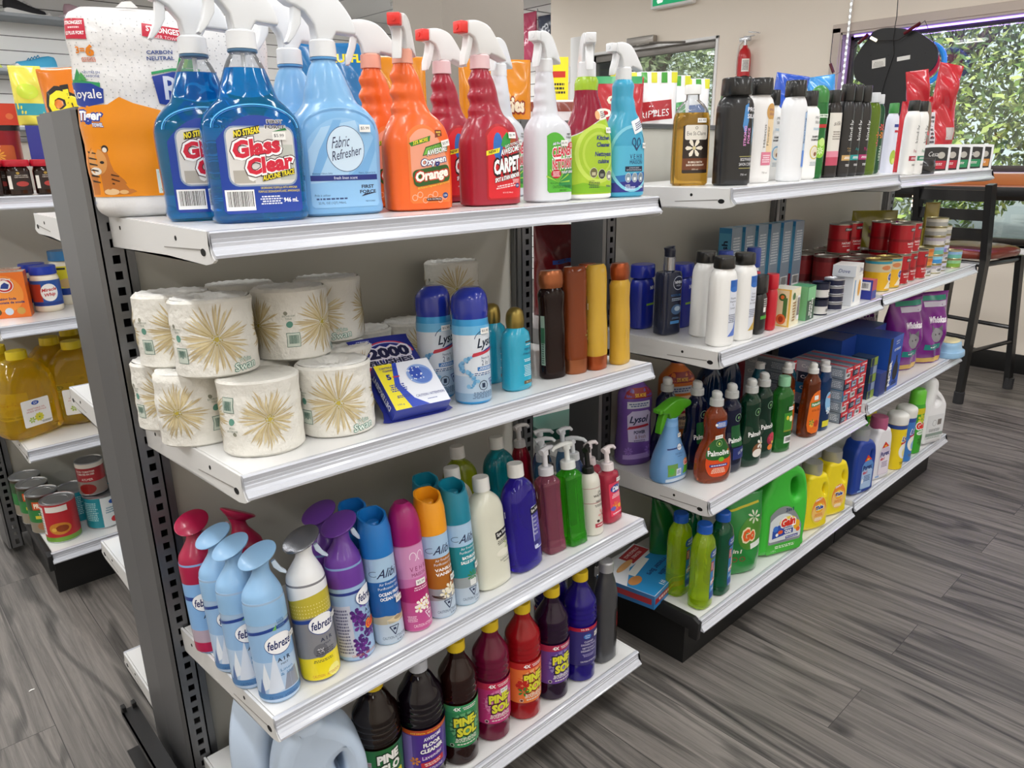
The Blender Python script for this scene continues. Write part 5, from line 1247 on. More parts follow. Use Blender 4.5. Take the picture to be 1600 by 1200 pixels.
def oil_label(o):
    b = Label(Flat((0, -.046, 0), (1, 0, 0), (0, 0, 1)), lift=.0003); b.rect(-.004, .075, .075, .075, '#eceae6', rad=.004).ell(-.004, .102, .020, .012, '#2450a8').text('GV', -.004, .102, .010, .007, '#ffffff').text('VEGETABLE OIL\nHUILE VÉGÉTALE', -.004, .083, .052, .011, '#c04438').flower(.0, .060, .013, '#d8d040', '#8aa838', 9, .5).flower(-.020, .056, .009, '#a8c048', None, 6, .5).bars(.018, .045, .030, .006, 2, '#6a6a60'); b.done(o)
# food cans, jars, boxes, bags
def tin(r, h, col, band=None, fn=None, ring='#b9bcc0', name='food_can', seg=32):
    o = root(name)
    rm = M(ring, .28, .85)
    cyl('rim', o, rm, 0, .0035, r+.0008, n=seg); Loft([(h-.0035, r+.0008, r+.0008), (h-.0005, r+.0008, r+.0008), (h, r-.0008, r-.0008)], seg, .01).make('lid', rm, o, top=False)
    bm = bmesh.new(); n = seg; rs = []
    for rr, z in ((r-.0008, h), (r-.002, h-.003), (r*.82, h-.0032), (r*.80, h-.0024), (r*.62, h-.0024), (r*.60, h-.0032), (.001, h-.0032)): rs.append([bm.verts.new((rr*math.cos(2*PI*k/n), rr*math.sin(2*PI*k/n), z)) for k in range(n)])
    for A, B in zip(rs, rs[1:]):
        for k in range(n): bm.faces.new((A[k], A[(k+1) % n], B[(k+1) % n], B[k]))
    frombm('can_end', bm, rm, o, 40)
    L = Loft([(.0035, r, r), (h-.0035, r, r)], seg, .02); L.make('can_body', M(col, .3, .1, coat=.3), o, top=False, bottom=False)
    b = Label(L, base=.0003, cut=.006); W = PI*r
    for z0, z1, c in (band or ()): b._add([(-W, z0*h), (W, z0*h), (W, z1*h), (-W, z1*h)], [(0, 1, 2, 3)], c)
    if fn: fn(b, r, h)
    b.done(o); return o, L
def carton(w, d, h, cols, name='carton_box', front=None, left=None, right=None, topf=None, tagname='printing'):
    """cols: front, left, top"""
    o = root(name); bm = bmesh.new()
    vs = abox(bm, -w/2, w/2, -d/2, d/2, 0, h)
    for f in bm.faces:
        n = f.normal if f.normal.length else f.calc_center_median(); f.normal_update(); n = f.normal
        c = f.calc_center_median(); f.material_index = 0 if abs(c.y) > d*.49 else (1 if abs(c.x) > w*.49 else 2)
    frombm('carton', bm, [M(c, .38, coat=.2) for c in cols], o, 20)
    for fn, S_ in ((front, Flat((0, -d/2-.0003, h/2), (1, 0, 0), (0, 0, 1))), (left, Flat((-w/2-.0003, 0, h/2), (0, -1, 0), (0, 0, 1))), (right, Flat((w/2+.0003, 0, h/2), (0, 1, 0), (0, 0, 1))), (topf, Flat((0, 0, h+.0003), (1, 0, 0), (0, 1, 0)))):
        if fn: b = Label(S_, base=.0002, lift=.0002); fn(b); b.done(o, tagname)
    return o
def bag(w, h, d, col, fn=None, crimp=True, name='chip_bag', lean=0., r=.25, top=None, seed=1, wr=.004, taper=0.):
    o = root(name); rnd = random.Random(seed); ph = [rnd.uniform(0, 6) for _ in range(6)]
    def bul(u, v):
        a = max(0, 1-(abs(u)/(w/2))**2.4); t = v/h
        q = (max(0, 1-((t-.42)/.58)**2) if t > .42 else max(0, 1-((.42-t)/.46)**4*.55))
        wrk = wr*(math.sin(u*60+ph[0]+v*25)+math.sin(v*48+ph[1]-u*30)*.7+math.sin(u*130+v*90+ph[2])*.35)
        return d/2*a**.55*q+.0015+wrk*a**.5*min(1, q+.15)
    def pos(u, v, off, sgn=-1):
        t = v/h; s = 1-taper*t
        return (u*s, sgn*(bul(u, v)+off)+lean*v, v)
    nu, nv = 26, 36; V = []; F = []
    for sgn in (-1, 1):
        b0 = len(V)
        for j in range(nv+1):
            for i in range(nu+1): V.append(pos(-w/2+w*i/nu, h*j/nv, 0, sgn))
        for j in range(nv):
            for i in range(nu):
                q = b0+j*(nu+1)+i; F.append((q, q+1, q+nu+2, q+nu+1) if sgn < 0 else (q, q+nu+1, q+nu+2, q+1))
    me = bpy.data.meshes.new('bag_film'); me.from_pydata(V, [], F); me.update()
    bm = bmesh.new(); bm.from_mesh(me)
    n1 = (nu+1)*(nv+1); bm.verts.ensure_lookup_table()
    for j in range(nv):
        for i in (0, nu):
            a, b_ = j*(nu+1)+i, (j+1)*(nu+1)+i
            try: bm.faces.new([bm.verts[k] for k in (a, b_, b_+n1, a+n1)])
            except ValueError: pass
    for i in range(nu):
        for j in (0, nv):
            a = j*(nu+1)+i
            try: bm.faces.new([bm.verts[k] for k in (a, a+1, a+1+n1, a+n1)])
            except ValueError: pass
    bmesh.ops.recalc_face_normals(bm, faces=bm.faces); bm.to_mesh(me); bm.free()
    link('bag_film', me, [M(col, r, .0, coat=.5)], o); smooth(me, 80)
    if fn: b = Label(Fn(lambda u, v, off: pos(u, v, off)), base=.0006, lift=.0002, cut=.008); fn(b); b.done(o, 'bag_print')
    return o
# ------------------------------------------------------------------ things on the shelves
TURN = {('A3', 'air freshener'): -12, ('A4', 'floor cleaner'): -24, ('A2', 'spray can'): -8, ('B1', '*'): -27, ('B1b', '*'): -25, ('B2', 'lotion'): -14, ('B2', 'body lotion'): -10, ('B2', 'cream jar'): -20, ('B2b', '*'): -36, ('B3', 'dish soap'): -17, ('B3', 'cleaner'): -18, ('B3b', 'pet food'): -16, ('B4', 'detergent'): -22, ('B4', 'cleaner'): -10, ('B4b', '*'): -15, ('C4', '*'): -18, ('C2', 'dressing'): -16, ('C2', 'mayonnaise'): -12}
def T(o, label, cat, sh, x, y, rot=0., group=None, dz=0., tilt=None):
    rot += TURN.get((sh, cat), TURN.get((sh, '*'), 0))
    tag(o, label, cat, group); return put(o, sh, x, y, rot, dz, tilt)
SP = 'spray bottle'
# --- nearest run, top shelf
T(paper_pack(), 'big plastic wrapped pack of kitchen rolls printed orange and white, beside the tall grey post', 'paper towels', 'A1', .106, -.068, -14)
g = first_force('glass')
T(g, 'front blue glass cleaner spray bottle at the shelf edge, before its twin', SP, 'A1', .110, -.298, -12, 'blue glass cleaner bottles')
T(dup(g), 'rear blue glass cleaner spray bottle, half hidden between the paper pack and its twin', SP, 'A1', .080, -.215, -14, 'blue glass cleaner bottles')
g = first_force('fabric')
T(g, 'front pale blue fabric refresher spray bottle with a round white label, at the shelf edge', SP, 'A1', .238, -.288, -10, 'fabric refresher bottles')
T(dup(g), 'rear pale blue fabric refresher spray bottle, mostly hidden behind its twin', SP, 'A1', .240, -.185, -8, 'fabric refresher bottles')
g = awesome_orange()
T(g, 'front orange oxygen cleaner spray bottle with its nozzle turned towards the aisle', SP, 'A1', .366, -.308, -10, 'orange cleaner bottles', 0, Matrix.Scale(.95, 4))
g2 = awesome_orange_back = dup(g)
T(g2, 'rear orange cleaner spray bottle with a red nozzle, behind the front orange one', SP, 'A1', .385, -.195, -16, 'orange cleaner bottles', 0, Matrix.Scale(.97, 4))
for c in g2.children:
    if c.name.split('.')[0] in ('sprayer_head', 'trigger', 'collar', 'nozzle'):
        c.matrix_local = Matrix.Translation((-.016, 0, .222)) @ Matrix.Rotation(R(-8), 4, 'Z') @ Matrix.Translation((.016, 0, -.222)) @ Matrix.Translation((-.016, 0, .222)) @ Matrix.Rotation(R(0), 4, 'Z')
g = awesome_carpet()
T(g, 'front dark red carpet cleaner spray bottle at the shelf edge', SP, 'A1', .507, -.318, -5, 'dark red carpet cleaner bottles', 0, Matrix.Scale(.95, 4))
T(dup(g), 'rear dark red carpet cleaner spray bottle, half hidden behind its twin', SP, 'A1', .530, -.190, -5, 'dark red carpet cleaner bottles', 0, Matrix.Scale(.97, 4))
g = white_cleaner()
T(g, 'white spray bottle with a green and red all purpose cleaner label', SP, 'A1', .632, -.330, -4, 'white all purpose cleaner bottles', 0, Matrix.Scale(.95, 4))
T(dup(g), 'white spray bottle standing behind the front dark red carpet cleaner', SP, 'A1', .690, -.150, 4, 'white all purpose cleaner bottles')
T(vehr('kitchen'), 'green and dark red kitchen cleaner spray bottle near the right end of the top shelf', SP, 'A1', .731, -.335, -12, None, 0, Matrix.Scale(.94, 4))
T(vehr('bath'), 'turquoise and blue bathroom cleaner spray bottle, last on the nearest top shelf', SP, 'A1', .882, -.262, -6) if 0 else T(vehr('bath'), 'turquoise and blue bathroom cleaner spray bottle, last on the nearest top shelf', SP, 'A1', .822, -.345, -12, None, 0, Matrix.Scale(.93, 4))
# --- nearest run, second shelf: toilet rolls
RG = 'wrapped toilet rolls on the second shelf'
rolls = [toilet_roll(0), toilet_roll(1), toilet_roll(2)]
for r_ in rolls: r_.hide_render = False
used = [0, 0, 0]
def roll(k, lab, x, y, rot, lvl=0, flip=False):
    o = rolls[k] if not used[k] else dup(rolls[k]); used[k] = 1
    tl = Matrix.Translation((0, 0, .108)) @ Matrix.Rotation(PI, 4, 'X') if flip else None
    T(o, lab, 'toilet roll', 'A2', x, y, rot, RG, lvl*.1095, tl)
roll(1, 'wrapped toilet roll at the very front of the shelf, its brand name upside down', .078, -.296, 55, 0, True)
roll(0, 'wrapped toilet roll at the front of the shelf, right next to the upside down one', .196, -.300, -25)
roll(2, 'lower wrapped toilet roll with a green barcode, left of the upside down one', .030, -.178, 62)
roll(0, 'lower wrapped toilet roll at the left end of the shelf, against the back panel', .033, -.062, -24)
roll(2, 'hidden lower wrapped toilet roll in the second row', .150, -.182, 20); roll(2, 'lower wrapped toilet roll in the back row, under the stack', .150, -.066, 20)
roll(1, 'lower wrapped toilet roll behind the front right one', .268, -.190, 10); roll(2, 'lower wrapped toilet roll in the back row, behind the blue detergent card', .268, -.070, -30)
roll(0, 'single wrapped toilet roll against the back panel, right of the blue detergent card', .385, -.075, -50); roll(0, 'single wrapped toilet roll against the back panel, left of the disinfectant cans', .500, -.072, -10)
roll(1, 'lower wrapped toilet roll at the back, under the tall back one', .617, -.068, 0)
roll(0, 'upper wrapped toilet roll at the front left, showing one large flower', .048, -.235, -18, 1)
roll(1, 'upper wrapped toilet roll at the far left, behind the front left one', .035, -.115, -10, 1)
roll(1, 'upper wrapped toilet roll with a green barcode, second from the front left stack', .178, -.215, 28, 1)
roll(2, 'upper wrapped toilet roll in the back row behind the barcode roll', .152, -.090, 0, 1)
roll(0, 'upper wrapped toilet roll on the right end of the stack, behind the barcode roll', .292, -.130, -48, 1)
roll(0, 'upper wrapped toilet roll standing alone at the back, above the blue capped cans', .617, -.068, -28, 1)
# blister card of tablets
o = root('detergent_blister_card', 'blue and yellow blister card of toilet tablets leaning back beside the rolls', 'detergent')
prismo('backing_card', spl([(-.056, .0), (.056, .0), (.057, .02), (.058, .10), (.055, .165), (.048, .175), (-.048, .175), (-.055, .165), (-.058, .10), (-.057, .02)], 3), 0, .0015, M('#1f2a86', .35, coat=.3), o)
c = boxo('tablet_box', -.050, .052, -.026, -.0005, .002, .096, M('#2638a0', .35, coat=.3), o, .001)
b = Label(Flat((0, -.0262, 0), (1, 0, 0), (0, 0, 1)), lift=.0002)
b.rect(.001, .049, .100, .092, '#e4e8f2').poly([(-.049, .003), (-.020, .003), (-.030, .05), (-.016, .095), (-.049, .095)], '#e9dc2e').poly([(-.020, .003), (.012, .003), (-.008, .02), (-.020, .05), (-.008, .095), (-.016, .095), (-.030, .05)], '#2c48b8')
b.text('CONTINUOUS\nCLEANING', -.027, .084, .030, .010, '#1c2c80', bold=.02).text('5', -.033, .068, .008, .011, '#1c2c80', bold=.05).bars(-.02, .067, .014, .005, 1, '#c02c30').bars(-.026, .045, .030, .016, 4, '#3c4c9c').bars(-.024, .027, .026, .006, 2, '#2c3c8c').text('100 g', -.036, .012, .012, .004, '#2c3c8c')
b.ell(.022, .064, .046, .042, '#88a4d8', 28).ell(.024, .062, .038, .034, '#5c7cc8', 28).ell(.016, .068, .022, .026, '#2c4cb0', 20)
for i in range(18): b.ell(.008+.012*math.sin(i*1.9)+.006, .066+.012*math.cos(i*2.7), .0028, .0028, '#e8f0fc', 6)
b.text('CAUTION / ATTENTION', .022, .022, .052, .005, '#2c3c8c').bars(.022, .013, .02, .003, 1, '#6c7cb0')
b.done(o)
b = Label(Flat((0, -.0002, 0), (1, 0, 0), (0, 0, 1)), lift=.0002)
b.poly([(-.057, .10), (-.030, .10), (-.050, .135), (-.0565, .13)], '#c0283c').ring(.006, .135, .094, .060, .003, '#c8405c', 30, 0, 180).ring(.006, .135, .086, .054, .002, '#b8c4ec', 30, 0, 180).poly([(-.030, .150), (-.026, .166), (-.022, .152), (-.008, .150), (-.022, .147), (-.026, .135), (-.030, .147), (-.044, .150)], '#f2e6c8')
b.text('2000', .006, .139, .078, .024, '#1a1c44', bold=.06, ol='#e8e4f4', olw=.05).text('FLUSHES', .002, .119, .082, .011, '#1a1c44', bold=.05, ol='#e8e4f4', olw=.06).text('DETERGENTS', .016, .1035, .056, .0065, '#f0eef8', bold=.02).bars(-.030, .166, .030, .010, 3, '#c8d0f0').done(o)
b = Label(Flat((-.0502, -.013, .05), (0, -1, 0), (0, 0, 1)), lift=.0002)
b.text('DETERGENT', 0, 0, .070, .011, '#e8ecf8', rot=PI/2, bold=.03).done(o)
T(o, o['label'], 'detergent', 'A2', .316, -.350, -6, None, .001, Matrix.Rotation(R(-50), 4, 'X'))
g = lysol_can()
T(g, 'front blue capped disinfectant spray can at the shelf edge', 'spray can', 'A2', .440, -.338, -4, 'disinfectant spray cans')
T(dup(g), 'rear blue capped disinfectant spray can, left of and behind its twin', 'spray can', 'A2', .420, -.262, -10, 'disinfectant spray cans')
g = argan()
T(g, 'front turquoise argan shampoo bottle with a gold dome cap', 'shampoo', 'A2', .545, -.337, 2, 'turquoise argan shampoo bottles')
T(dup(g), 'rear turquoise argan shampoo bottle, half hidden behind its twin', 'shampoo', 'A2', .555, -.262, 4, 'turquoise argan shampoo bottles')
T(hair_bottle('dark'), 'nearly black hair bottle with a copper cap, leftmost of the brown group', 'hair product', 'A2', .652, -.325, -12)
T(hair_bottle('amber'), 'tall amber brown hair bottle standing on its copper cap', 'hair product', 'A2', .708, -.333, -8)
T(hair_bottle('gold'), 'gold hair bottle standing upside down on its copper cap', 'hair product', 'A2', .762, -.342, 10)
g = hair_bottle('gold_cap')
T(g, 'gold hair bottle with a copper cap on top, at the right end of the shelf', 'hair product', 'A2', .832, -.345, 14, 'gold hair bottles')
T(dup(g), 'gold hair bottle hidden behind the upside down gold one, only its copper cap showing', 'hair product', 'A2', .795, -.290, 14, 'gold hair bottles')
# --- nearest run, third shelf
AF = 'air freshener'
g = air_mist('linen')
T(g, 'foremost of three pale blue air mist cans, at the front corner', AF, 'A3', .036, -.338, -4, 'pale blue air mist cans')
T(dup(g), 'middle of three pale blue air mist cans in a row', AF, 'A3', .023, -.270, -10, 'pale blue air mist cans')
T(dup(g), 'rearmost of three pale blue air mist cans in a row', AF, 'A3', .022, -.202, -12, 'pale blue air mist cans')
g = air_mist('pink')
T(g, 'crimson capped air mist can at the left end of the shelf', AF, 'A3', .020, -.113, 45, 'crimson capped air mist cans')
T(dup(g), 'crimson capped air mist can behind the pale blue row', AF, 'A3', .095, -.140, 160, 'crimson capped air mist cans')
T(air_mist('white'), 'white and yellow air mist can with a silver top', AF, 'A3', .105, -.340, -2)
g = air_mist('purple')
T(g, 'front purple capped air mist can with a flower print', AF, 'A3', .172, -.338, 6, 'purple capped air mist cans')
T(dup(g), 'rear purple capped air mist can, behind its twin', AF, 'A3', .176, -.265, 0, 'purple capped air mist cans')
g = aerosol('ocean')
T(g, 'front blue capped ocean scent air freshener can', AF, 'A3', .232, -.345, 2, 'blue capped air freshener cans')
T(dup(g), 'rear blue capped air freshener can, behind its twin', AF, 'A3', .232, -.283, -4, 'blue capped air freshener cans')
T(aerosol('pink'), 'magenta air freshener can with a white flower print', AF, 'A3', .287, -.350, 4)
T(aerosol('vanilla'), 'air freshener can with an orange cap and vanilla flower print', AF, 'A3', .341, -.350, 6)
g = aerosol('bath')
T(g, 'front teal capped bathroom air freshener can with a potted plant print', AF, 'A3', .396, -.350, 10, 'teal capped air freshener cans')
T(dup(g), 'rear teal capped air freshener can, behind the orange capped one', AF, 'A3', .385, -.285, 0, 'teal capped air freshener cans')
T(spa_soap('white'), 'large creamy white liquid soap refill bottle at the shelf edge', 'liquid soap', 'A3', .468, -.342, 2)
T(spa_soap('purple'), 'large purple liquid soap refill bottle', 'liquid soap', 'A3', .556, -.342, 6)
T(spa_soap('clear'), 'pale liquid soap bottle with a white cap, behind the creamy one', 'liquid soap', 'A3', .472, -.250, 6)
T(spa_soap('lime'), 'lime green liquid soap bottle at the back of the shelf', 'liquid soap', 'A3', .565, -.150, -10)
T(spa_soap('teal'), 'teal liquid soap bottle at the back, right of the lime one', 'liquid soap', 'A3', .655, -.175, 0)
def clear_top(o, L, col):
    return o
for col, lab, x, y, yaw, rot, hcol in (('#b5607a', 'pink square hand soap pump bottle', .641, -.338, 200, -8, '#e4e4ea'), ('#3cbe1c', 'bright green square hand soap pump bottle', .693, -.350, -10, -6, '#eef2f0')):
    o, L = square_pump(col); pump_head(o, .166, hcol, .0155, .045, .028, yaw); T(o, lab, 'hand soap', 'A3', x, y, rot)
o = root('hand_soap_bottle', 'white hand soap bottle with a black pump and red flower label', 'hand soap')
L = Loft([(0, .020, .020), (.004, .0235, .0235), (.118, .0235, .0235), (.130, .021, .021), (.137, .014, .014)], 36, .01); L.make('bottle', M('#d9d6cb', .3, coat=.4), o)
pump_head(o, .134, '#151515', .0125, .052, .006, 200)
b = Label(L, base=.0004); b.rect(0, .075, .080, .001, '#a84850').rect(0, .108, .085, .0008, '#a84850').text('J.R.\nWATKINS', .002, .094, .034, .013, '#2c2c2c', bold=.02).text('HAND SOAP', .002, .078, .024, .005, '#2c2c2c').bars(.002, .068, .036, .006, 2, '#6c6c64').flower(.006, .046, .014, '#d8a49c', '#7a3c2c', 6, .4).ell(-.008, .034, .007, .006, '#3c2020').ell(.012, .034, .007, .006, '#3c2020').rect(.004, .024, .040, .009, '#b83c4c').bars(.004, .024, .034, .005, 1, '#f2d8d8').done(o)
T(o, o['label'], 'hand soap', 'A3', .752, -.350, 8)
def dial():
    o, L = body('hand_soap_bottle', [(0, .024, .015, 2.8), (.004, .0275, .018, 3), (.03, .026, .0175, 3), (.08, .024, .0165, 3), (.105, .0265, .018, 3), (.112, .024, .017, 2.8), (.116, .014, .013, 2), (.120, .0125, .0125, 2)], liquid('#d8405c', .5, .05))
    pump_head(o, .119, '#f0e6e8', .0135, .042, .026, 180)
    b = Label(L, base=.0004); b.rect(0, .055, .040, .075, '#e0405c', r=.3).ell(.002, .078, .036, .018, '#22489c').text('Dial', .002, .078, .026, .011, '#ffffff', bold=.04, shear=.2).bars(.002, .062, .032, .010, 3, '#f8dce2').flower(-.004, .038, .012, '#e8743c', '#f4d040', 7, .4).ell(-.012, .034, .016, .010, '#6c60b0').ell(.010, .036, .012, .010, '#e8b040').bars(.0, .022, .036, .005, 1, '#f8dce2').done(o)
    price(o, L, .008, .098, .014, .009, txt='$2.49'); return o
g = dial()
T(g, 'front pink red hand soap pump bottle with a blue oval logo, rightmost', 'hand soap', 'A3', .826, -.340, 6, 'pink red hand soap bottles')
T(dup(g), 'rear pink red hand soap pump bottle, behind its twin', 'hand soap', 'A3', .830, -.285, 6, 'pink red hand soap bottles')
def plain_pump(col, h=.15, r=.021, hc='#e8ecf2', yaw=180):
    o, L = body('hand_soap_bottle', [(0, r-.003, r-.004, 3), (.004, r, r-.002, 3.2), (h*.8, r, r-.002, 3.2), (h*.93, r-.004, r-.005, 2.5), (h, .0125, .0125, 2)], liquid(col, .6, .05), 28, .01)
    pump_head(o, h-.002, hc, .0135, .042, .026, yaw); return o
T(plain_pump('#c01c38', .165, hc='#eceaea'), 'red hand soap pump bottle in the back corner by the far post', 'hand soap', 'A3', .745, -.150)
g = plain_pump('#6a9cc8', .155, yaw=150)
T(g, 'light blue hand soap pump bottle, first behind the pink one', 'hand soap', 'A3', .722, -.245, 0, 'light blue hand soap bottles')
for k, (x, y) in enumerate(((.765, -.198), (.800, -.235))):
    T(dup(g), ('light blue hand soap pump bottle next to the red one at the back', 'light blue hand soap pump bottle, rightmost of the blue ones at the back')[k], 'hand soap', 'A3', x, y, 30*k, 'light blue hand soap bottles')
T(plain_pump('#3c5c98', .150, yaw=120), 'darker blue hand soap pump bottle behind the green one', 'hand soap', 'A3', .775, -.288)
T(plain_pump('#c9ccd0', .150, .018, '#17181a', 200), 'clear hand soap bottle with a black pump, behind the pink square one', 'hand soap', 'A3', .690, -.292)
# --- nearest run, bottom shelf
FC = 'floor cleaner'
for kind, lab, x, y, rot in (('glo', 'dark pine cleaner bottle with a green label, nearest the white jugs', .205, -.322, -2), ('floor', 'black floor cleaner bottle with a purple label and silver cap', .290, -.338, 0), ('green', 'dark brown pine cleaner bottle with a pale green label and yellow cap', .374, -.342, 2), ('pink', 'magenta pine cleaner bottle with a pink label', .460, -.340, 6),
                            ('orange', 'red pine cleaner bottle with an orange label', .546, -.342, 14), ('purple', 'dark purple pine cleaner bottle with a lilac label', .630, -.344, 12)):
    T(pine(kind), lab, FC, 'A4', x, y, rot)
g = pine('gv')
T(g, 'front deep blue violet disinfectant bottle with a yellow cap', FC, 'A4', .717, -.346, 8, 'blue violet disinfectant bottles')
T(dup(g), 'rear deep blue violet disinfectant bottle, behind its twin', FC, 'A4', .712, -.262, 8, 'blue violet disinfectant bottles')
o, L = body('drain_cleaner_bottle', [(0, .026, .018, 2.6), (.004, .030, .021, 2.7), (.16, .030, .021, 2.6), (.20, .0235, .019, 2.3), (.225, .0165, .0155, 2), (.235, .0145, .0145, 2)], M('#55565a', .3, .5, coat=.5))
ribcap('cap', o, M('#c2c4c8', .3, .5), .232, .256, .0168)
b = Label(L, base=.0004); b.rect(.024, .085, .026, .10, '#1a1a1c', r=.3).text('DRAIN', .024, .105, .008, .040, '#c83030', bold=.04).text('OPENER', .030, .07, .006, .035, '#d8c828').done(o)
T(o, 'grey metallic drain cleaner bottle, last on the bottom shelf', 'drain cleaner', 'A4', .798, -.352, -4)
g = jug('fabsoft')
T(g, 'front white fabric softener jug with a handle, at the bottom edge of the photo', 'fabric softener', 'A4', .088, -.325, -16, 'white fabric softener jugs', 0, Matrix.Scale(.84, 4))
T(dup(g), 'rear white fabric softener jug, behind the shelf corner', 'fabric softener', 'A4', .075, -.190, 20, 'white fabric softener jugs', 0, Matrix.Scale(.84, 4))

# --- farther run, top shelf
def soap_clear():
    keys = [(0, .036, .018, 3), (.004, .040, .022, 3.2), (.06, .0405, .0225, 3), (.13, .0395, .022, 2.8), (.155, .034, .020, 2.5), (.170, .022, .016, 2.2), (.176, .0145, .0135, 2), (.190, .0135, .0135, 2)]
    o = root('bath_foam_bottle'); L = Loft(keys, 40, .005); L.make('bottle', liquid('#e6b346', .85, .03), o, z1=.150); L.make('bottle_neck', CLEAR, o, z0=.1503)
    ribcap('cap', o, M('#f2f2f0', .35), .187, .206, .0165, top=.94)
    b = Label(L, base=.0004); b.rect(.004, .075, .058, .098, '#2c221c', rad=.003).rect(.004, .110, .050, .030, '#ece6da', rad=.004).text('Eve St-Claire', .004, .108, .042, .008, '#5c5448').ring(.004, .119, .006, .006, .001, '#5c5448', 12).flower(.0, .078, .020, '#efe6d4', '#d8c890', 6, .42).rect(.004, .045, .058, .024, '#6c3c22').text('BUBBLE BATH\nBAIN MOUSSANT', .004, .046, .040, .010, '#f0e2d0', bold=.02).text('500 ml', .004, .034, .014, .003, '#e8d8c4').done(o)
    price(o, L, .014, .134, .020, .009); return o
T(soap_clear(), 'amber bubble bath bottle with a white cap and white flower label', 'bubble bath', 'B1', 1.095, -.312, -8)
def shampoo(w, d, h, col, capc='#141414', caph=.032, capw=.72, fn=None, sq=2.8, sh=.86, liq=False, name='shampoo_bottle', topr=None, r=.3):
    m = liquid(col, .6, .05) if liq else M(col, r, coat=.4)
    cw = w*capw
    o, L = body(name, [(0, w-.004, d-.003, sq), (.004, w, d, sq), (h*.5, w, d, sq), (h*sh*.86, w*.985, d*.97, sq), (h*sh*.95, w*.88, d*.88, sq*.9), (h*sh*.99, w*.72, d*.75, 2.3), (h*sh, cw*.9, min(cw, d)*.9, 2.1)], m, 32, .01)
    if capc:
        Loft([(h*sh+.0003, cw*.97, min(cw, d+.002)*.97, 2.2), (h*sh+.003, cw, min(cw, d+.002), 2.3), (h-.002, cw*.96, min(cw, d+.002)*.96, 2.3), (h, cw*.9, min(cw, d+.002)*.9, 2.3)], 32, .02).make('cap', M(capc, .3, coat=.4) if isinstance(capc, str) else capc, o)
    if fn: b = Label(L, base=.0004, cut=.006); fn(b); b.done(o)
    return o, L
SG = 'shampoo'
o, L = shampoo(.040, .026, .215, '#17181a', fn=lambda b: b.poly([(.008, .16), (.016, .165), (.018, .13), (.012, .10), (.004, .12)], '#4c8cc8').poly([(.030, .12), (.026, .14), (.034, .11), (.030, .08)], '#8cb8dc').text('PRO\nSILK', .026, .146, .024, .022, '#e8e8ee', bold=.02).text('STRONG\nFORCE', .016, .10, .040, .016, '#d890c8', rot=PI/2, bold=.03).text('BODYWASH\nSAVON CORPS', .018, .048, .034, .016, '#e8e8ee').rect(.018, .059, .034, .0008, '#d8d07c').rect(.018, .035, .034, .0008, '#d8d07c').text('750 ml', .014, .022, .016, .004, '#c8c8cc'), sh=.84, capw=.80)
T(o, 'black body wash bottle, first in the row of bottles on the farther top shelf', 'body wash', 'B1', 1.135, -.392, 0)
def kindly(col, tc, band, sub, subc):
    def f(b):
        b.text('kind·ly', .010, .112, .048, .014, tc, rot=PI/2, shear=.0).text(sub, .010, .066, .016, .009, subc).rect(.006, .046, .034, .013, band).bars(.006, .046, .022, .006, 2, '#ffffff').bars(.008, .028, .014, .006, 2, tc)
    return f
o, L = shampoo(.034, .022, .220, '#ecebea', fn=lambda b: b.ell(.020, .150, .026, .036, '#c89a58').text('PRO\nSILK', .022, .150, .016, .014, '#7c4c6c').rect(.022, .09, .022, .09, '#e8d0a8').text('Hibiscus\nFlower', .010, .10, .048, .014, '#3c3c3c', rot=PI/2).rect(.014, .052, .028, .028, '#d87c94').bars(.014, .052, .022, .018, 4, '#f8e0e8').text('750 ml', .012, .022, .014, .004, '#8c8c8c'), sh=.84, capw=.80)
T(o, 'white body wash bottle with a black cap and hibiscus label, right of the black one', 'body wash', 'B1', 1.243, -.385, 0)
def proshamp(c, word):
    return lambda b: (b.text('PRO\nSILK', .012, .135, .014, .016, '#6c6c70'), b.bars(.010, .115, .020, .006, 2, '#9cc0d8'), b.text(word, .010, .094, .024, .012, '#3c3c40', bold=.03), b.ring(.010, .062, .026, .032, .003, c, 20), b.ell(.010, .062, .016, .020, '#e8dcc8', 14), b.ell(.012, .058, .008, .010, '#8c5c3c', 10), b.bars(.010, .036, .022, .010, 3, '#a8b4bc'))
o, L = shampoo(.0245, .019, .203, '#f0f0ee', fn=proshamp('#7cb4d8', 'SHAMPOO\nSHAMPOING'), sq=4, sh=.83); T(o, 'white square shampoo bottle with a blue ring, behind the two white bottles', SG, 'B1', 1.372, -.345, 0)
o, L = shampoo(.031, .021, .217, '#e9ebee', fn=lambda b: b.rect(.024, .09, .012, .12, '#a8c4e8').rect(.024, .05, .014, .035, '#5c8ce0').text('Sparkling', .022, .11, .055, .008, '#1c2c6c', rot=PI/2).poly([(.020, .148), (.026, .155), (.026, .150)], '#1c2c6c'), sq=2.2, sh=.84); T(o, 'frosty white rounded shampoo bottle with a blue side label', SG, 'B1', 1.340, -.418, 0)
o, L = shampoo(.0225, .018, .200, '#f0f0ee', fn=proshamp('#d8c468', 'SHAMPOO\nSHAMPOING'), sq=4, sh=.83); T(o, 'white square shampoo bottle with a yellow ring, left of the green one', SG, 'B1', 1.448, -.402, 0)
o = root('shower_gel_bottle', 'green flat shower gel bottle with a green dome cap and lime print', 'shower gel')
L = Loft([(0, .018, .014, 2.6), (.004, .021, .016, 2.6), (.06, .0225, .017, 2.5), (.11, .021, .016, 2.5), (.13, .0235, .017, 2.3), (.155, .024, .017, 2.2), (.175, .0235, .016, 2.1)], 32, .008); L.make('bottle', liquid('#1f8a3c', .5, .06), o)
Loft([(.1753, .0235, .016), (.19, .0245, .016), (.205, .020, .013), (.214, .008, .006)], 30, .004).make('cap', M('#2f7a34', .35, coat=.4), o)
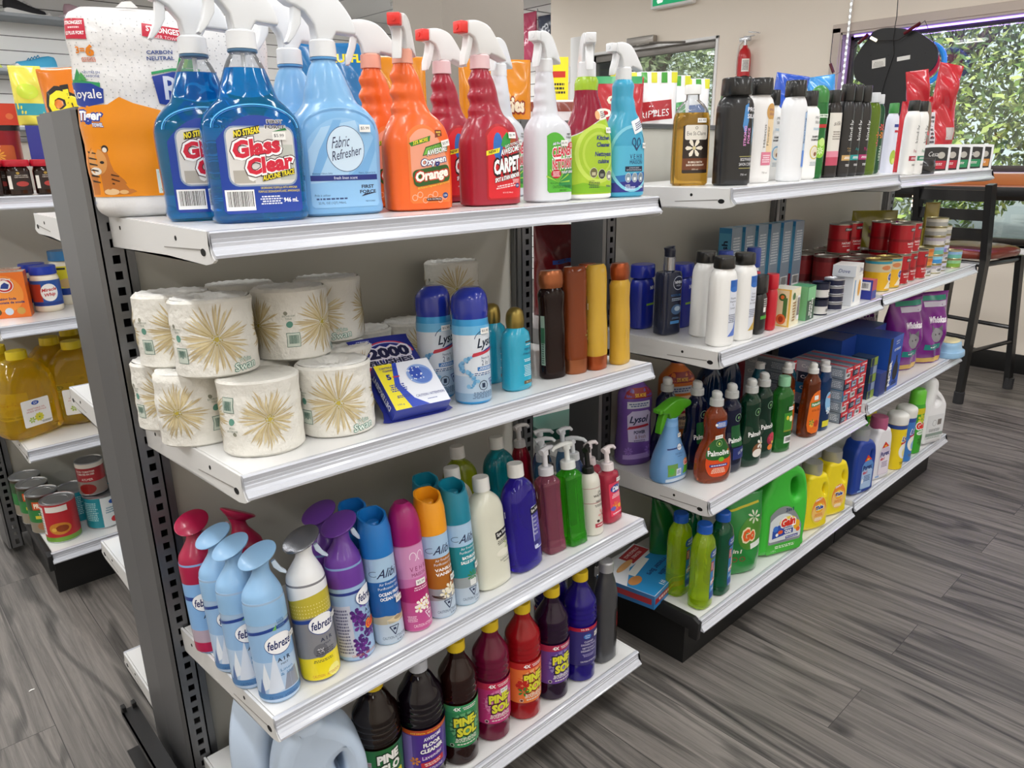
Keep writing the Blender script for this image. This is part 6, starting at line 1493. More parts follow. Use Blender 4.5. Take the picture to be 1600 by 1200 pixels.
b = Label(L, base=.0004); b.rect(.004, .145, .036, .008, '#e8f4e8').text("Irish Soap", .004, .145, .026, .005, '#1c5c2c', bold=.03).rect(.004, .122, .026, .008, '#c03030').ell(.002, .070, .034, .044, '#8cc83c', 20).ell(.006, .085, .018, .02, '#c8e88c', 14).flower(.002, .065, .010, '#e8f8c8', None, 8, .3).done(o)
T(o, o['label'], 'shower gel', 'B1', 1.497, -.400, 0)
o, L = shampoo(.0215, .018, .205, '#17110f', fn=lambda b: (b.rect(.002, .100, .040, .105, '#e2ddd4'), b.rect(.002, .040, .040, .022, '#c04c64'), b.rect(.002, .056, .040, .014, '#e08ca0'), b.text('silk', .004, .128, .022, .010, '#4c443c', shear=.3), b.bars(.004, .10, .024, .022, 4, '#8c847c')), sq=3); T(o, 'black bottle with a cream and pink silk label, right of the green gel', 'body wash', 'B1', 1.556, -.408, 0)
kb = None
for k, (x, band, sub, where) in enumerate(((1.603, '#c8a468', 'Coco\nCafé', 'cream band'), (1.652, '#2c9c9c', 'Aqua', 'teal band'), (1.704, '#b02c6c', 'Plum', 'magenta band'))):
    o, L = shampoo(.0195, .017, .220, '#19191b', fn=kindly('#19191b', '#f0f0f0', band, sub, band), sh=.82, capw=.8)
    T(o, 'black slim bottle with a '+where+' in the row of dark bottles', SG, 'B1', x, -.420, 0)
o, L = shampoo(.0215, .017, .205, '#7a9a1c', FROST, liq=True, fn=lambda b: b.flower(.016, .10, .010, '#c86c3c', None, 6, .4).flower(.018, .08, .010, '#c84c5c', None, 6, .4), sh=.88); T(o, 'olive green shampoo bottle with a clear frosted cap', SG, 'B1', 1.760, -.420, 0)
o, L = shampoo(.0195, .016, .203, '#1c6c44', FROST, liq=True, fn=lambda b: (b.flower(.008, .12, .010, '#d84c4c', None, 6, .4), b.flower(.010, .10, .010, '#e88c3c', None, 6, .4), b.text('HERBAL', .010, .055, .040, .009, '#d8e8d8', rot=PI/2)), sh=.88); T(o, 'dark green shampoo bottle with flowers and a frosted cap', SG, 'B1', 1.818, -.410, 0)
o, L = shampoo(.0205, .0195, .210, '#161412', '#161412', sq=2, sh=.84, capw=.98, fn=lambda b: (b.rect(.010, .035, .018, .003, '#c8a468'), b.bars(.012, .09, .010, .06, 5, '#a8926c'))); T(o, 'black cylindrical hair product can, last in the dark row', 'hair product', 'B1', 1.868, -.415, 0) if 0 else T(o, 'black cylindrical hair product can, last in the dark row', 'hair product', 'B1', 1.856, -.372, 0)
o, L = shampoo(.0175, .014, .195, '#dfe2f2', '#3c8a44', caph=.02, sh=.86, fn=lambda b: (b.rect(.006, .135, .020, .008, '#2c3c8c'), b.rect(.006, .12, .014, .006, '#c03040'), b.ell(.004, .05, .022, .040, '#a8c048', 14), b.ell(.006, .04, .012, .016, '#d8e078', 10))); T(o, 'pale lilac hand soap bottle with a green cap, left of the white slim ones', 'hand soap', 'B1b', 1.948, -.402, 0)
for k, (x, band) in enumerate(((2.000, '#a82c40'), (2.064, '#2c8c6c'))):
    o, L = shampoo(.0205, .018, .202, '#ecebe8', fn=kindly('', '#3c3c3c', band, 'Fresh', band), sh=.86, capw=.72)
    T(o, 'white slim bottle with a black cap and a '+('dark red band' if k == 0 else 'green band, rightmost bottle'), SG, 'B1b', x, -.436, 0)
# back of that shelf: more bottle tops
for k, (x, y, col, cap, lab) in enumerate(((1.30, -.27, '#2c5c34', '#2f6a34', 'dark green bottle behind the white shampoo bottles'), (1.60, -.33, '#161616', '#141414', 'black bottle behind the silk bottle'), (1.74, -.33, '#1c2c5c', '#e8e8ea', 'navy bottle behind the olive one'))):
    o, L = shampoo(.022, .018, .20, col, cap); T(o, lab, SG, 'B1', x, y, 0)
# pet food trays standing on edge
def tray(col):
    o = root('pet_food_tray')
    P = spl([(-.040, .0), (.040, .0), (.046, .010), (.046, .072), (.038, .083), (-.038, .083), (-.046, .072), (-.046, .010)], 5)
    bm = bmesh.new(); prism(bm, P, -.012, -.010, 'y'); bmesh.ops.triangulate(bm, faces=[f for f in bm.faces if len(f.verts) > 4]); frombm('tray_rim', bm, M('#eceef0', .35), o, 30)
    P2 = spl([(-.032, .007), (.032, .007), (.038, .015), (.038, .066), (.031, .075), (-.031, .075), (-.038, .066), (-.038, .015)], 5)
    bm = bmesh.new(); prism(bm, P2, -.0099, .020, 'y'); bmesh.ops.triangulate(bm, faces=[f for f in bm.faces if len(f.verts) > 4]); frombm('tray_cup', bm, M('#e4e6e8', .4), o, 40)
    b = Label(Flat((0, -.0122, 0), (1, 0, 0), (0, 0, 1)), lift=.0002); b._add(P2, [tuple(range(len(P2)))], '#2c2c2e').poly([(-.035, .012), (.035, .012), (.037, .036), (-.037, .036)], col).text('Cesar', -.004, .056, .040, .014, '#d8d8d8', shear=.3).bars(.0, .026, .05, .008, 2, '#f4e8e8').ell(.018, .052, .024, .020, '#b8b4ac', 14).done(o); return o
TG = 'pet food trays on the farther top shelf'
tr_ = {'#b8283c': tray('#b8283c'), '#2c8c5c': tray('#2c8c5c'), '#c8843c': tray('#c8843c')}; seen = set()
for k, (x, c, lab) in enumerate(((2.225, '#b8283c', 'red pet food tray, leftmost of the row standing on edge'), (2.325, '#b8283c', 'second red pet food tray from the left'), (2.43, '#2c8c5c', 'green pet food tray in the middle of the row'), (2.56, '#2c8c5c', 'second green pet food tray, right of the middle'), (2.655, '#c8843c', 'orange brown pet food tray at the right end of the row'))):
    o = tr_[c] if c not in seen else dup(tr_[c]); seen.add(c); T(o, lab, 'pet food', 'B1b', x, -.430, -12, TG)
T(bag(.07, .045, .03, '#1c1c1e', None, name='snack_pack', seed=4), 'small black crinkled pack left of the red pet food trays', 'pack', 'B1b', 2.140, -.440, 0)
T(bag(.09, .035, .03, '#d8d8d8', None, name='snack_pack', seed=5), 'clear crumpled film pack at the right end of the farther top shelf', 'pack', 'B1b', 2.690, -.365, 0)
# red folded-top pet food bags and blue ones
def foldbag(col, h, w, fn, seed=1):
    o = bag(w, h*.70, w*.62, col, fn, name='pet_food_bag', seed=seed, wr=.005, taper=.1)
    q = bag(w*.60, h*.44, .034, col, None, name='fold', seed=seed+3, wr=.008, taper=-.12); c = q.children[0]; c.name = 'folded_top'; c.parent = o; c.matrix_local = Matrix.Translation((0, -.012, h*.56)) @ Matrix.Rotation(R(-5), 4, 'X') @ Matrix.Rotation(R(9 if seed % 2 else -7), 4, 'Y'); bpy.data.objects.remove(q); return o
    bm = bmesh.new(); a = w*.48
    prism(bm, [(-.008, h*.62), (.030, h*.985), (.034, h), (.040, h*.985), (.010, h*.62)], -a*.62, a*.62, 'x')
    prism(bm, [(-.012, h*.66), (.020, h*.99), (.024, h*.975), (-.004, h*.62)], -a*.7, a*.5, 'x')
    frombm('folded_top', bm, M(col, .25, coat=.6), o, 30); return o
f1 = lambda b: (b.text("KRIS'\nNATURE", .004, .085, .06, .03, '#f4eeee', bold=.04), b.rect(.040, .13, .018, .17, '#7a6a5c'), b.ell(.040, .12, .014, .014, '#d02c3c', 12), b.bars(.0, .045, .07, .02, 3, '#f0e0e0'))
f2 = lambda b: (b.rect(-.035, .12, .016, .14, '#c8c8cc'), b.bars(-.035, .12, .012, .12, 9, '#3c3c40'), b.text('NUTRITION\nCOMPLETE', .016, .055, .065, .024, '#f8e8e8', bold=.04), b.rect(.030, .12, .03, .04, '#b8b0ac'))
T(foldbag('#b3202c', .31, .115, f1, 2), 'left red pet food bag with a folded top, behind the pet food trays', 'pet food', 'B1b', 2.33, -.325, -10)
T(foldbag('#b3202c', .345, .125, f2, 3), 'right red pet food bag with a folded top, in front of the window', 'pet food', 'B1b', 2.56, -.315, -14)
sh_at('J1', 1.893, -.047, .853, .313, 'top white shelf on the back of the farther run, under the blue bags', 'white shelves on the back of the farther run', flip=True)
T(foldbag('#2450b8', .372, .19, None, 5), 'dark blue folded top bag behind the farther top shelf, left one', 'bag', 'J1', 2.50, .22, -45)
T(foldbag('#3c94d8', .375, .17, None, 6), 'sky blue folded top bag behind the farther top shelf, beside the dark bottles', 'bag', 'J1', 2.72, .17, -40)
# chip bags behind the farther run
def olddutch(seed, c2):
    def f(b):
        for i in range(7): b.rect(-.095+.031*i, .308, .018, .03, '#3c9c2c' if i % 2 else '#d8d82c')
        b.rect(0, .21, .17, .055, c2, rot=.1).text('Old\nDutch', -.045, .222, .07, .06, '#d83c1c', bold=.05, ol='#f8f0d8').text('RIPPLES', .03, .205, .09, .02, '#f4f4f4', slope=.1).bars(-.02, .12, .12, .075, 6, '#5c5c60')
    return bag(.20, .325, .06, '#ecedef', f, seed=seed, wr=.006)
CG = 'white chip bags behind the farther run'
T(olddutch(1, '#a8242c'), 'white chip bag with a dark red banner, just right of the turquoise spray bottle', 'chips', 'J1', 1.585, .195, -40, CG)
T(olddutch(2, '#2c8c3c'), 'white chip bag with a green banner, behind the amber bubble bath', 'chips', 'J1', 1.715, .235, -38, CG)
T(olddutch(3, '#2c5c9c'), 'white chip bag with a blue banner, behind the black body wash', 'chips', 'J1', 1.86, .255, -34, CG)
T(bag(.16, .30, .08, '#b82c34', lambda b: (b.text('Old\nDutch', .0, .22, .10, .06, '#f8f0d8', bold=.05), b.rect(0, .292, .15, .02, '#2c9c5c')), seed=8), 'red and white chip bag between the green and the turquoise spray bottles', 'chips', 'J1', 1.43, .175, -36)

# --- farther run, second shelf
o = root('body_lotion_bottle', 'navy blue body lotion bottle with a silver pump collar', 'body lotion')
L = Loft([(0, .027, .017, 4), (.003, .0305, .020, 4.2), (.14, .0305, .020, 4.2), (.147, .028, .018, 4), (.150, .012, .012, 2)], 40, .01); L.make('bottle', M('#141c38', .25, coat=.6), o)
cyl('pump_collar', o, M('#b8bac0', .25, .9), .150, .182, .0135); Loft([(.182, .0125, .0125), (.196, .013, .0125), (.202, .014, .011, 2, -.003), (.206, .008, .008, 2, .004)], 28, .003).make('pump_head', M('#12182c', .3, coat=.5), o)
b = Label(L, base=.0004); b.ring(.012, .122, .032, .032, .0012, '#c8ccd8', 26).text('NIVEA', .012, .124, .022, .007, '#f0f2f8', bold=.03).text('MEN', .012, .116, .012, .004, '#c8ccd8').text('PROTECT & CARE', .006, .094, .030, .005, '#3c7cb8').bars(.008, .084, .030, .008, 2, '#a8b8cc').ell(.010, .060, .034, .024, '#4c6c94', 20).ell(.012, .062, .018, .012, '#b8ccdc', 14).rect(.006, .030, .028, .007, '#4c8cc8').bars(.008, .040, .026, .005, 2, '#6c8cb0').done(o)
T(o, o['label'], 'body lotion', 'B2', 1.092, -.275, -2)
o, L = shampoo(.034, .024, .155, '#1c2c9c', '#1c2c9c', sq=2.4, capw=.98, sh=.80, name='cream_jar', fn=lambda b: (b.text('NIVEA', .014, .10, .028, .009, '#f0f2f8', bold=.03), b.rect(.008, .060, .040, .005, '#8cb83c'))); T(o, 'blue cream bottle behind the navy lotion bottle, right side', 'cream', 'B2', 1.180, -.250, 0, 'blue cream bottles')
T(dup(o), 'blue cream bottle behind the navy lotion bottle, left side', 'cream', 'B2', 1.105, -.19, 0, 'blue cream bottles')
o, L = shampoo(.016, .016, .15, '#2c1c1a', '#2c1c1a', name='cream_jar'); T(o, 'dark brown bottle behind the left white lotion bottle', 'cream', 'B2', 1.235, -.235, 0)
def lotion(c, words):
    return lambda b: (b.rect(.014, .085, .026, .125, '#dfe4f0'), b.poly([(.001, .125), (.027, .125), (.027, .146), (.001, .146)], '#1c5cb0'), b.ell(.014, .126, .026, .012, '#2c6cc0'), b.text(words, .012, .096, .020, .026, '#3c4458'), b.bars(.012, .062, .022, .020, 5, '#6c7488'), b.poly([(.001, .022), (.027, .022), (.027, .070), (.018, .04)], c))
o, L = shampoo(.031, .023, .196, '#eeeeec', fn=lotion('#5c7cd0', 'Vitamin\nVitamine\nE\nLotion'), sq=2.7, sh=.87, capw=.72); T(o, 'front white lotion bottle with a blue label and black cap at the shelf corner', 'lotion', 'B2', 1.085, -.422, -2)
o, L = shampoo(.031, .023, .196, '#eeeeec', fn=lotion('#c8a850', 'Cocoa\nButter\nBeurre\nde Cacao'), sq=2.7, sh=.87, capw=.72); T(o, 'white lotion bottle with a blue and tan label, right of the front one', 'lotion', 'B2', 1.166, -.424, 0)
o, L = shampoo(.031, .023, .196, '#eeeeec', sq=2.7, sh=.87, capw=.72); T(o, 'white lotion bottle without a visible label, behind the front one', 'lotion', 'B2', 1.135, -.345, 0)
o, L = shampoo(.0175, .0175, .185, '#e4e6ea', '#1c3c9c', sq=2, sh=.74, capw=.98, name='deodorant_can'); T(o, 'white deodorant can with a domed blue cap, behind the black stick', 'deodorant', 'B2', 1.345, -.345, 0, 'blue capped deodorant cans')
T(dup(o), 'blue capped deodorant can behind the middle lotion bottle', 'deodorant', 'B2', 1.25, -.325, 0, 'blue capped deodorant cans')
o, L = shampoo(.0205, .0125, .138, '#1a1b1c', '#1a1b1c', sq=3.2, sh=.70, capw=1.0, name='deodorant_stick', fn=lambda b: (b.bars(.004, .075, .016, .020, 4, '#c8c8c8'), b.rect(.002, .058, .010, .012, '#f0f0ee'), b.rect(.002, .040, .028, .008, '#4c9c3c'))); T(o, 'black deodorant stick right of the white lotion bottles', 'deodorant', 'B2', 1.240, -.428, 0)
o, L = shampoo(.0155, .0145, .135, '#c4182c', '#c4182c', sq=2.2, sh=.74, capw=.92, name='deodorant_stick'); T(o, 'red deodorant stick right of the black one', 'deodorant', 'B2', 1.293, -.428, 0)
T(dup(o), 'small red capped stick behind the black deodorant', 'deodorant', 'B2', 1.296, -.378, 0)
o = carton(.060, .050, .092, ('#f0e8c8', '#f0c85c', '#e8e4d4'), 'soap_box', front=lambda b: (b.ell(-.012, .028, .018, .018, '#3c6c34', 14), b.rect(.004, .0, .012, .055, '#d8d2b8'), b.barcode(.020, -.004, .016, .06), b.bars(-.006, -.010, .020, .05, 7, '#a87c3c')), left=lambda b: (b.rect(0, 0, .040, .086, '#f4e4b8'), b.ell(.004, .026, .018, .018, '#3c6c34', 14), b.ell(.004, .026, .010, .010, '#e87c3c', 10), b.rect(.012, .0, .010, .05, '#4c7c44'), b.ell(.004, -.028, .024, .026, '#e8743c', 16), b.ell(.004, -.028, .012, .016, '#a83c1c', 12)))
T(o, 'yellow and cream soap box with a papaya print', 'soap', 'B2', 1.372, -.425, 6)
o = carton(.050, .045, .086, ('#1c4c30', '#7cc08c', '#4c9c6c'), 'soap_box', front=lambda b: (b.rect(0, .025, .048, .034, '#7cc48c'), b.text('IRISH\nSPRING', .0, -.014, .052, .022, '#f0f4f0', rot=PI/2, bold=.04)))
T(o, 'two-tone green soap box right of the yellow one', 'soap', 'B2', 1.462, -.425, 4)
jar, _ = tin(.0215, .042, '#d8d6d4', ((.55, 1, '#1c2038'),), lambda b, r, h: b.barcode(.01, h*.3, .02, .012), '#23263c', 'hair_grease_jar', 24)
JG = 'stacked round cream jars'
for k, (x, lvl, lab) in enumerate(((1.545, 0, 'lower white and navy cream jar, right of the green soap box'), (1.545, 1, 'upper white and navy cream jar, right of the green soap box'))):
    T(jar if k == 0 else dup(jar), lab, 'cream jar', 'B2', x, -.432, 10*k, JG, lvl*.0435)
tinj, _ = tin(.0255, .0205, '#1c2240', None, None, '#c8cad0', 'cream_tin', 24)
for k in range(4): T(tinj if k == 0 else dup(tinj), ('bottom', 'second', 'third', 'topmost')[k]+' of four flat navy and silver cream tins in a stack', 'cream tin', 'B2', 1.628, -.430, 0, 'four flat navy cream tins', k*.0215)
dov = carton(.085, .060, .030, ('#f0f0ee', '#dfe4ec', '#f2f2f0'), 'soap_box', front=lambda b: (b.text('Dove', .018, 0, .036, .014, '#3c4c8c', shear=.3),), left=lambda b: b.text('Dove', 0, 0, .03, .010, '#3c4c8c', shear=.3))
dv2 = carton(.080, .055, .080, ('#f2f2f0', '#e4e8ee', '#f0f0ee'), 'soap_box', front=lambda b: (b.rect(-.022, .0, .010, .06, '#8cb0d8'), b.ell(.016, .004, .022, .046, '#f0b83c', 18), b.ell(.016, .004, .014, .034, '#e8a024', 14)))
T(dv2, 'tall white soap box with a yellow oval, under the flat white box', 'soap', 'B2', 1.735, -.420, 6)
T(dov, 'flat white soap box lying on top of the tall one', 'soap', 'B2', 1.730, -.420, 10, None, .081)
T(carton(.045, .05, .030, ('#e87c2c', '#e88c3c', '#f0f0ee'), 'soap_box'), 'small orange soap box on top of the white box', 'soap', 'B2', 1.765, -.410, 4, None, .112) if 0 else T(carton(.04, .05, .030, ('#e87c2c', '#e88c3c', '#f0f0ee'), 'soap_box'), 'small orange soap box behind the flat white one', 'soap', 'B2', 1.795, -.372, 4, None, 0)
T(carton(.038, .05, .056, ('#b8304c', '#2c3c9c', '#c84c5c'), 'soap_box', front=lambda b: b.rect(0, -.014, .036, .024, '#2c3c9c'), left=lambda b: (b.rect(0, .010, .04, .024, '#e8e8e4'), b.barcode(0, .01, .03, .02))), 'small red and blue box at the shelf end by the yellow cans', 'soap', 'B2', 1.843, -.428, 4)
MX = 'tall toothpaste cartons standing at the back'
mf = carton(.052, .038, .218, ('#7c8c9c', '#3c8cc0', '#8cb4cc'), 'toothpaste_carton', front=lambda b: (b.bars(0, .04, .04, .09, 12, '#c8d0d8'), b.barcode(0, -.06, .04, .03)), left=lambda b: (b.rect(0, .0, .034, .19, '#5cacd0'), b.text('Maxfresh', 0, .02, .11, .018, '#16264c', rot=PI/2, bold=.03), b.rect(0, -.065, .034, .05, '#c0283c'), b.text('Colgate', 0, -.065, .05, .010, '#ffffff', rot=PI/2)))
for k in range(6): T(mf if k == 0 else dup(mf), ('leftmost', 'second', 'third', 'fourth', 'fifth', 'rightmost')[k]+' of six tall toothpaste cartons at the back of the shelf', 'toothpaste', 'B2', 1.45+.058*k, -.215-.006*k, 0, MX)
# cans at the back
crg = 'dark red cans lying low at the back'
dr, _ = tin(.037, .088, '#6c1c20', ((.3, .8, '#8c2428'),), None, '#a8a49c', 'food_can', 24)
k = 0
for y in (-.33, -.25, -.17):
    for x in (1.965, 2.045, 2.125, 2.205):
        if y == -.33 and x > 2.06: continue
        T(dr if k == 0 else dup(dr), 'dark red food can with its lid showing, in the block of cans at the back', 'can', 'B2b', x, y, 0, 'block of dark red cans at the back'); k += 1
ped, _ = tin(.037, .092, '#e8b41c', ((.62, 1, '#c8bc98'), (.88, 1, '#2c8ca0')), lambda b, r, h: (b.ell(.012, h*.45, .026, .026, '#f4f4f4', 18), b.ell(.012, h*.45, .022, .022, '#1c3c8c', 18), b.text('Pedigree', .012, h*.45, .018, .005, '#f8f8f8'), b.poly([(-.01, .008), (.03, .008), (.026, .030), (.004, .028)], '#f0e4c8'), b.ell(.016, .022, .008, .006, '#2c2018', 8), b.ell(-.008, .070, .03, .014, '#c87c4c', 12)), '#b8a868', 'pet_food_can', 28)
T(ped, 'left yellow dog food can with a blue round logo', 'pet food', 'B2b', 1.958, -.412, 20, 'yellow dog food cans'); T(dup(ped), 'right yellow dog food can with a blue round logo', 'pet food', 'B2b', 2.036, -.412, 20, 'yellow dog food cans')
kir, _ = tin(.034, .092, '#b01020', ((.42, .5, '#8c0c18'),), lambda b, r, h: (b.rect(.012, h*.82, .030, .010, '#1c1c1c'), b.text('KIRKLAND', .012, h*.82, .026, .006, '#ffffff'), b.text("NATURE'S", .008, h*.36, .034, .007, '#f4e8e8', bold=.02), b.bars(.008, h*.26, .030, .005, 1, '#e8c8c8'), b.ell(.020, h*.6, .014, .03, '#5c0c14', 12), b.rect(.020, h*.12, .02, .006, '#e8d8d8')), '#a8a498', 'pet_food_can', 28)
kg = 'red dog food cans stacked two high'
for k, (x, y, lvl, lab) in enumerate(((2.113, -.412, 0, 'lower red dog food can, front left stack'), (2.113, -.412, 1, 'upper red dog food can, front left stack'), (2.190, -.405, 0, 'lower red dog food can, second stack'), (2.190, -.405, 1, 'upper red dog food can, second stack'), (2.262, -.412, 0, 'single red dog food can beside the green cat food tins'), (2.16, -.335, 0, 'lower red dog food can, rear stack'), (2.16, -.335, 1, 'upper red dog food can, rear stack'))):
    T(kir if k == 0 else dup(kir), lab, 'pet food', 'B2b', x, y, 15, kg, lvl*.0925)
T(dup(kir), 'upper red dog food can at the left, on the dark can block', 'pet food', 'B2b', 2.045, -.250, 0, kg, .0885)
T(dup(kir), 'second upper red dog food can on the dark can block', 'pet food', 'B2b', 2.125, -.250, 0, kg, .0885)
tg = 'small flat cat food tins stacked on the farther second shelf'
tn = {}
tincols = {'green': ('#2c9c5c', '#8c2c8c'), 'grey': ('#a8a8a4', '#d8d4c8'), 'orange': ('#e08c3c', '#c86c2c'), 'teal': ('#6cb8a8', '#8cb4dc'), 'blue': ('#3c94d8', '#8ccce8'), 'violet': ('#8c84c8', '#c8c4e4'), 'lime': ('#7ca83c', '#8cc48c'), 'white': ('#d4d2d0', '#b0a8b8')}
for n_, (c1, c2) in tincols.items(): tn[n_] = tin(.032, .030, c1, ((.55, .9, c2),), (lambda b, r, h: b.barcode(.01, h*.4, .022, .014)) if n_ in ('white', 'violet') else ((lambda b, r, h: b.text('IAMS', .006, h*.5, .03, .012, '#ffffff', bold=.04)) if n_ == 'green' else None), '#c0b890', 'cat_food_tin', 22)[0]
seen = set(); lv = ('bottom', 'second', 'third', 'fourth', 'fifth', 'topmost')
for x, y, st, where in ((2.262, -.330, ('white', 'white', 'white', 'green', 'violet', 'green'), 'stack behind the single red can'), (2.340, -.405, ('white', 'orange', 'orange'), 'short stack right of the red cans'), (2.412, -.412, ('white', 'blue', 'teal', 'white', 'grey', 'grey'), 'tall stack with a blue tin'), (2.484, -.405, ('violet', 'white', 'violet', 'white', 'grey'), 'tall stack with lilac tins'), (2.585, -.420, ('lime', 'teal'), 'pair at the right end')):
    for l_, c in enumerate(st):
        o = tn[c] if c not in seen else dup(tn[c]); seen.add(c)
        T(o, '%s %s coloured cat food tin of the %s' % (lv[l_], c, where), 'pet food', 'B2b', x, y, 10*l_, tg, l_*.0307)
T(bag(.16, .20, .05, '#7c7418', lambda b: b.flower(0, .13, .03, '#5c2c18', None, 5, .6), name='pet_food_bag', seed=12), 'olive yellow pet food bag lying behind the red cans', 'pet food', 'B2b', 2.38, -.22, -5)
T(bag(.05, .22, .03, '#8c7c34', lambda b: (b.rect(0, .08, .05, .10, '#e8d44c'), b.rect(0, .04, .05, .03, '#e8e8e4')), name='treat_pouch', seed=13), 'narrow gold and yellow treat pouch at the back of the tin stacks', 'pet food', 'B2b', 2.60, -.33, -10)

# --- farther run, third shelf
def lysol_jug(col, capc):
    o, L = body('multi_surface_cleaner_bottle', [(0, .042, .030, 2.6), (.006, .048, .034, 2.7), (.05, .047, .034, 2.6), (.11, .043, .031, 2.5), (.16, .0445, .032, 2.5), (.185, .044, .031, 2.4), (.205, .030, .025, 2.2), (.220, .016, .016, 2), (.228, .0145, .0145, 2)], M(col, .3, coat=.5))
    ribcap('cap', o, M(capc, .35, coat=.3), .226, .250, .0185)
    b = Label(L, base=.0004, cut=.008)
    b.poly([(-.044, .180), (.044, .180), (.036, .196), (.02, .206), (-.02, .206), (-.036, .196)], '#8c1c28').text('50% MORE', .0, .188, .030, .010, '#e8b43c', bold=.03).rect(-.004, .163, .062, .018, '#c8ccd8').bars(-.004, .163, .054, .011, 2, '#4c5c8c')
    b.poly([(-.034, .135), (-.022, .147), (.022, .147), (.032, .138), (.028, .062), (-.030, .066)], '#c0b8d8' if col == '#6a4a98' else '#e8c8a0').text('Lysol', -.002, .122, .052, .024, '#1c2850', bold=.03, shear=.25).poly([(-.034, .098), (.028, .104), (.024, .110), (-.028, .106)], '#a8283c').text('POWER', .0, .090, .032, .009, '#1c2850', bold=.04).text('& fresh', .002, .078, .030, .010, '#7c4c5c').bars(.0, .066, .036, .008, 2, '#5c5480').flower(-.030, .040, .012, '#8c68c0', None, 8, .4).flower(.028, .040, .014, '#8c68c0', None, 8, .4).poly([(-.044, .018), (.044, .018), (.044, .034), (-.044, .030)], '#a890d0')
    b.done(o); return o
T(lysol_jug('#6a4a98', '#1c2c6c'), 'violet multi surface cleaner bottle at the left end of the farther third shelf', 'cleaner', 'B3', 1.092, -.190, -6)
T(lysol_jug('#d8742c', '#1c2468'), 'orange multi surface cleaner bottle with a dark red shoulder, behind the dish soaps', 'cleaner', 'B3', 1.235, -.215, -10, None, 0, Matrix.Scale(1.08, 4))
def febreze_fabric():
    o = root('spray_bottle')
    keys = [(0, .044, .028, 2.5), (.005, .0485, .033, 2.6), (.03, .050, .034, 2.6), (.06, .045, .031, 2.5), (.095, .030, .025, 2.3), (.12, .022, .020, 2.1), (.14, .0185, .0175, 2), (.158, .0175, .0165, 2)]
    L = Loft(keys, 40, .005); L.make('bottle', M('#6fa3d8', .28, coat=.5), o)
    g_ = '#4c9c1c'; sprayer(o, .150, 0, 4, 1.12, g_, None, g_, style=2, cz=.010, cr=.0135)
    Loft([(.140, .0188, .0178), (.1605, .0172, .016)], 30, .01).make('neck_sleeve', M('#7fb0e0', .3), o)
    b = Label(L, base=.0004)
    b.rect(-.004, .088, .050, .0032, '#1c3070', rot=.06).ell(.006, .089, .017, .017, '#1c3070', 18).ell(.006, .089, .0155, .0155, '#e8eef6', 18).text('febreze', .006, .089, .013, .004, '#1c3070').text('F A B R I C', .006, .0735, .028, .005, '#20406c').bars(.006, .067, .018, .003, 1, '#4c7098')
    b.rect(-.018, .035, .030, .030, '#6c9c4c').ell(-.022, .033, .016, .018, '#4cb03c', 14).rect(.0, .028, .016, .018, '#dfe8f2').bars(.0, .028, .012, .010, 3, '#2c4c8c').poly([(.014, .02), (.034, .02), (.036, .055), (.022, .05)], '#5cae2c').ell(.026, .048, .020, .018, '#e8882c', 14).text('Gain', .027, .047, .018, .010, '#c8281c', bold=.05, ol='#ffffff').rect(0, .010, .075, .008, '#c8d8e8').done(o)
    price(o, L, .008, .118, .014, .009); return o
T(febreze_fabric(), 'pale blue fabric spray bottle with a bright green trigger head', SP, 'B3', 1.068, -.318, -8)
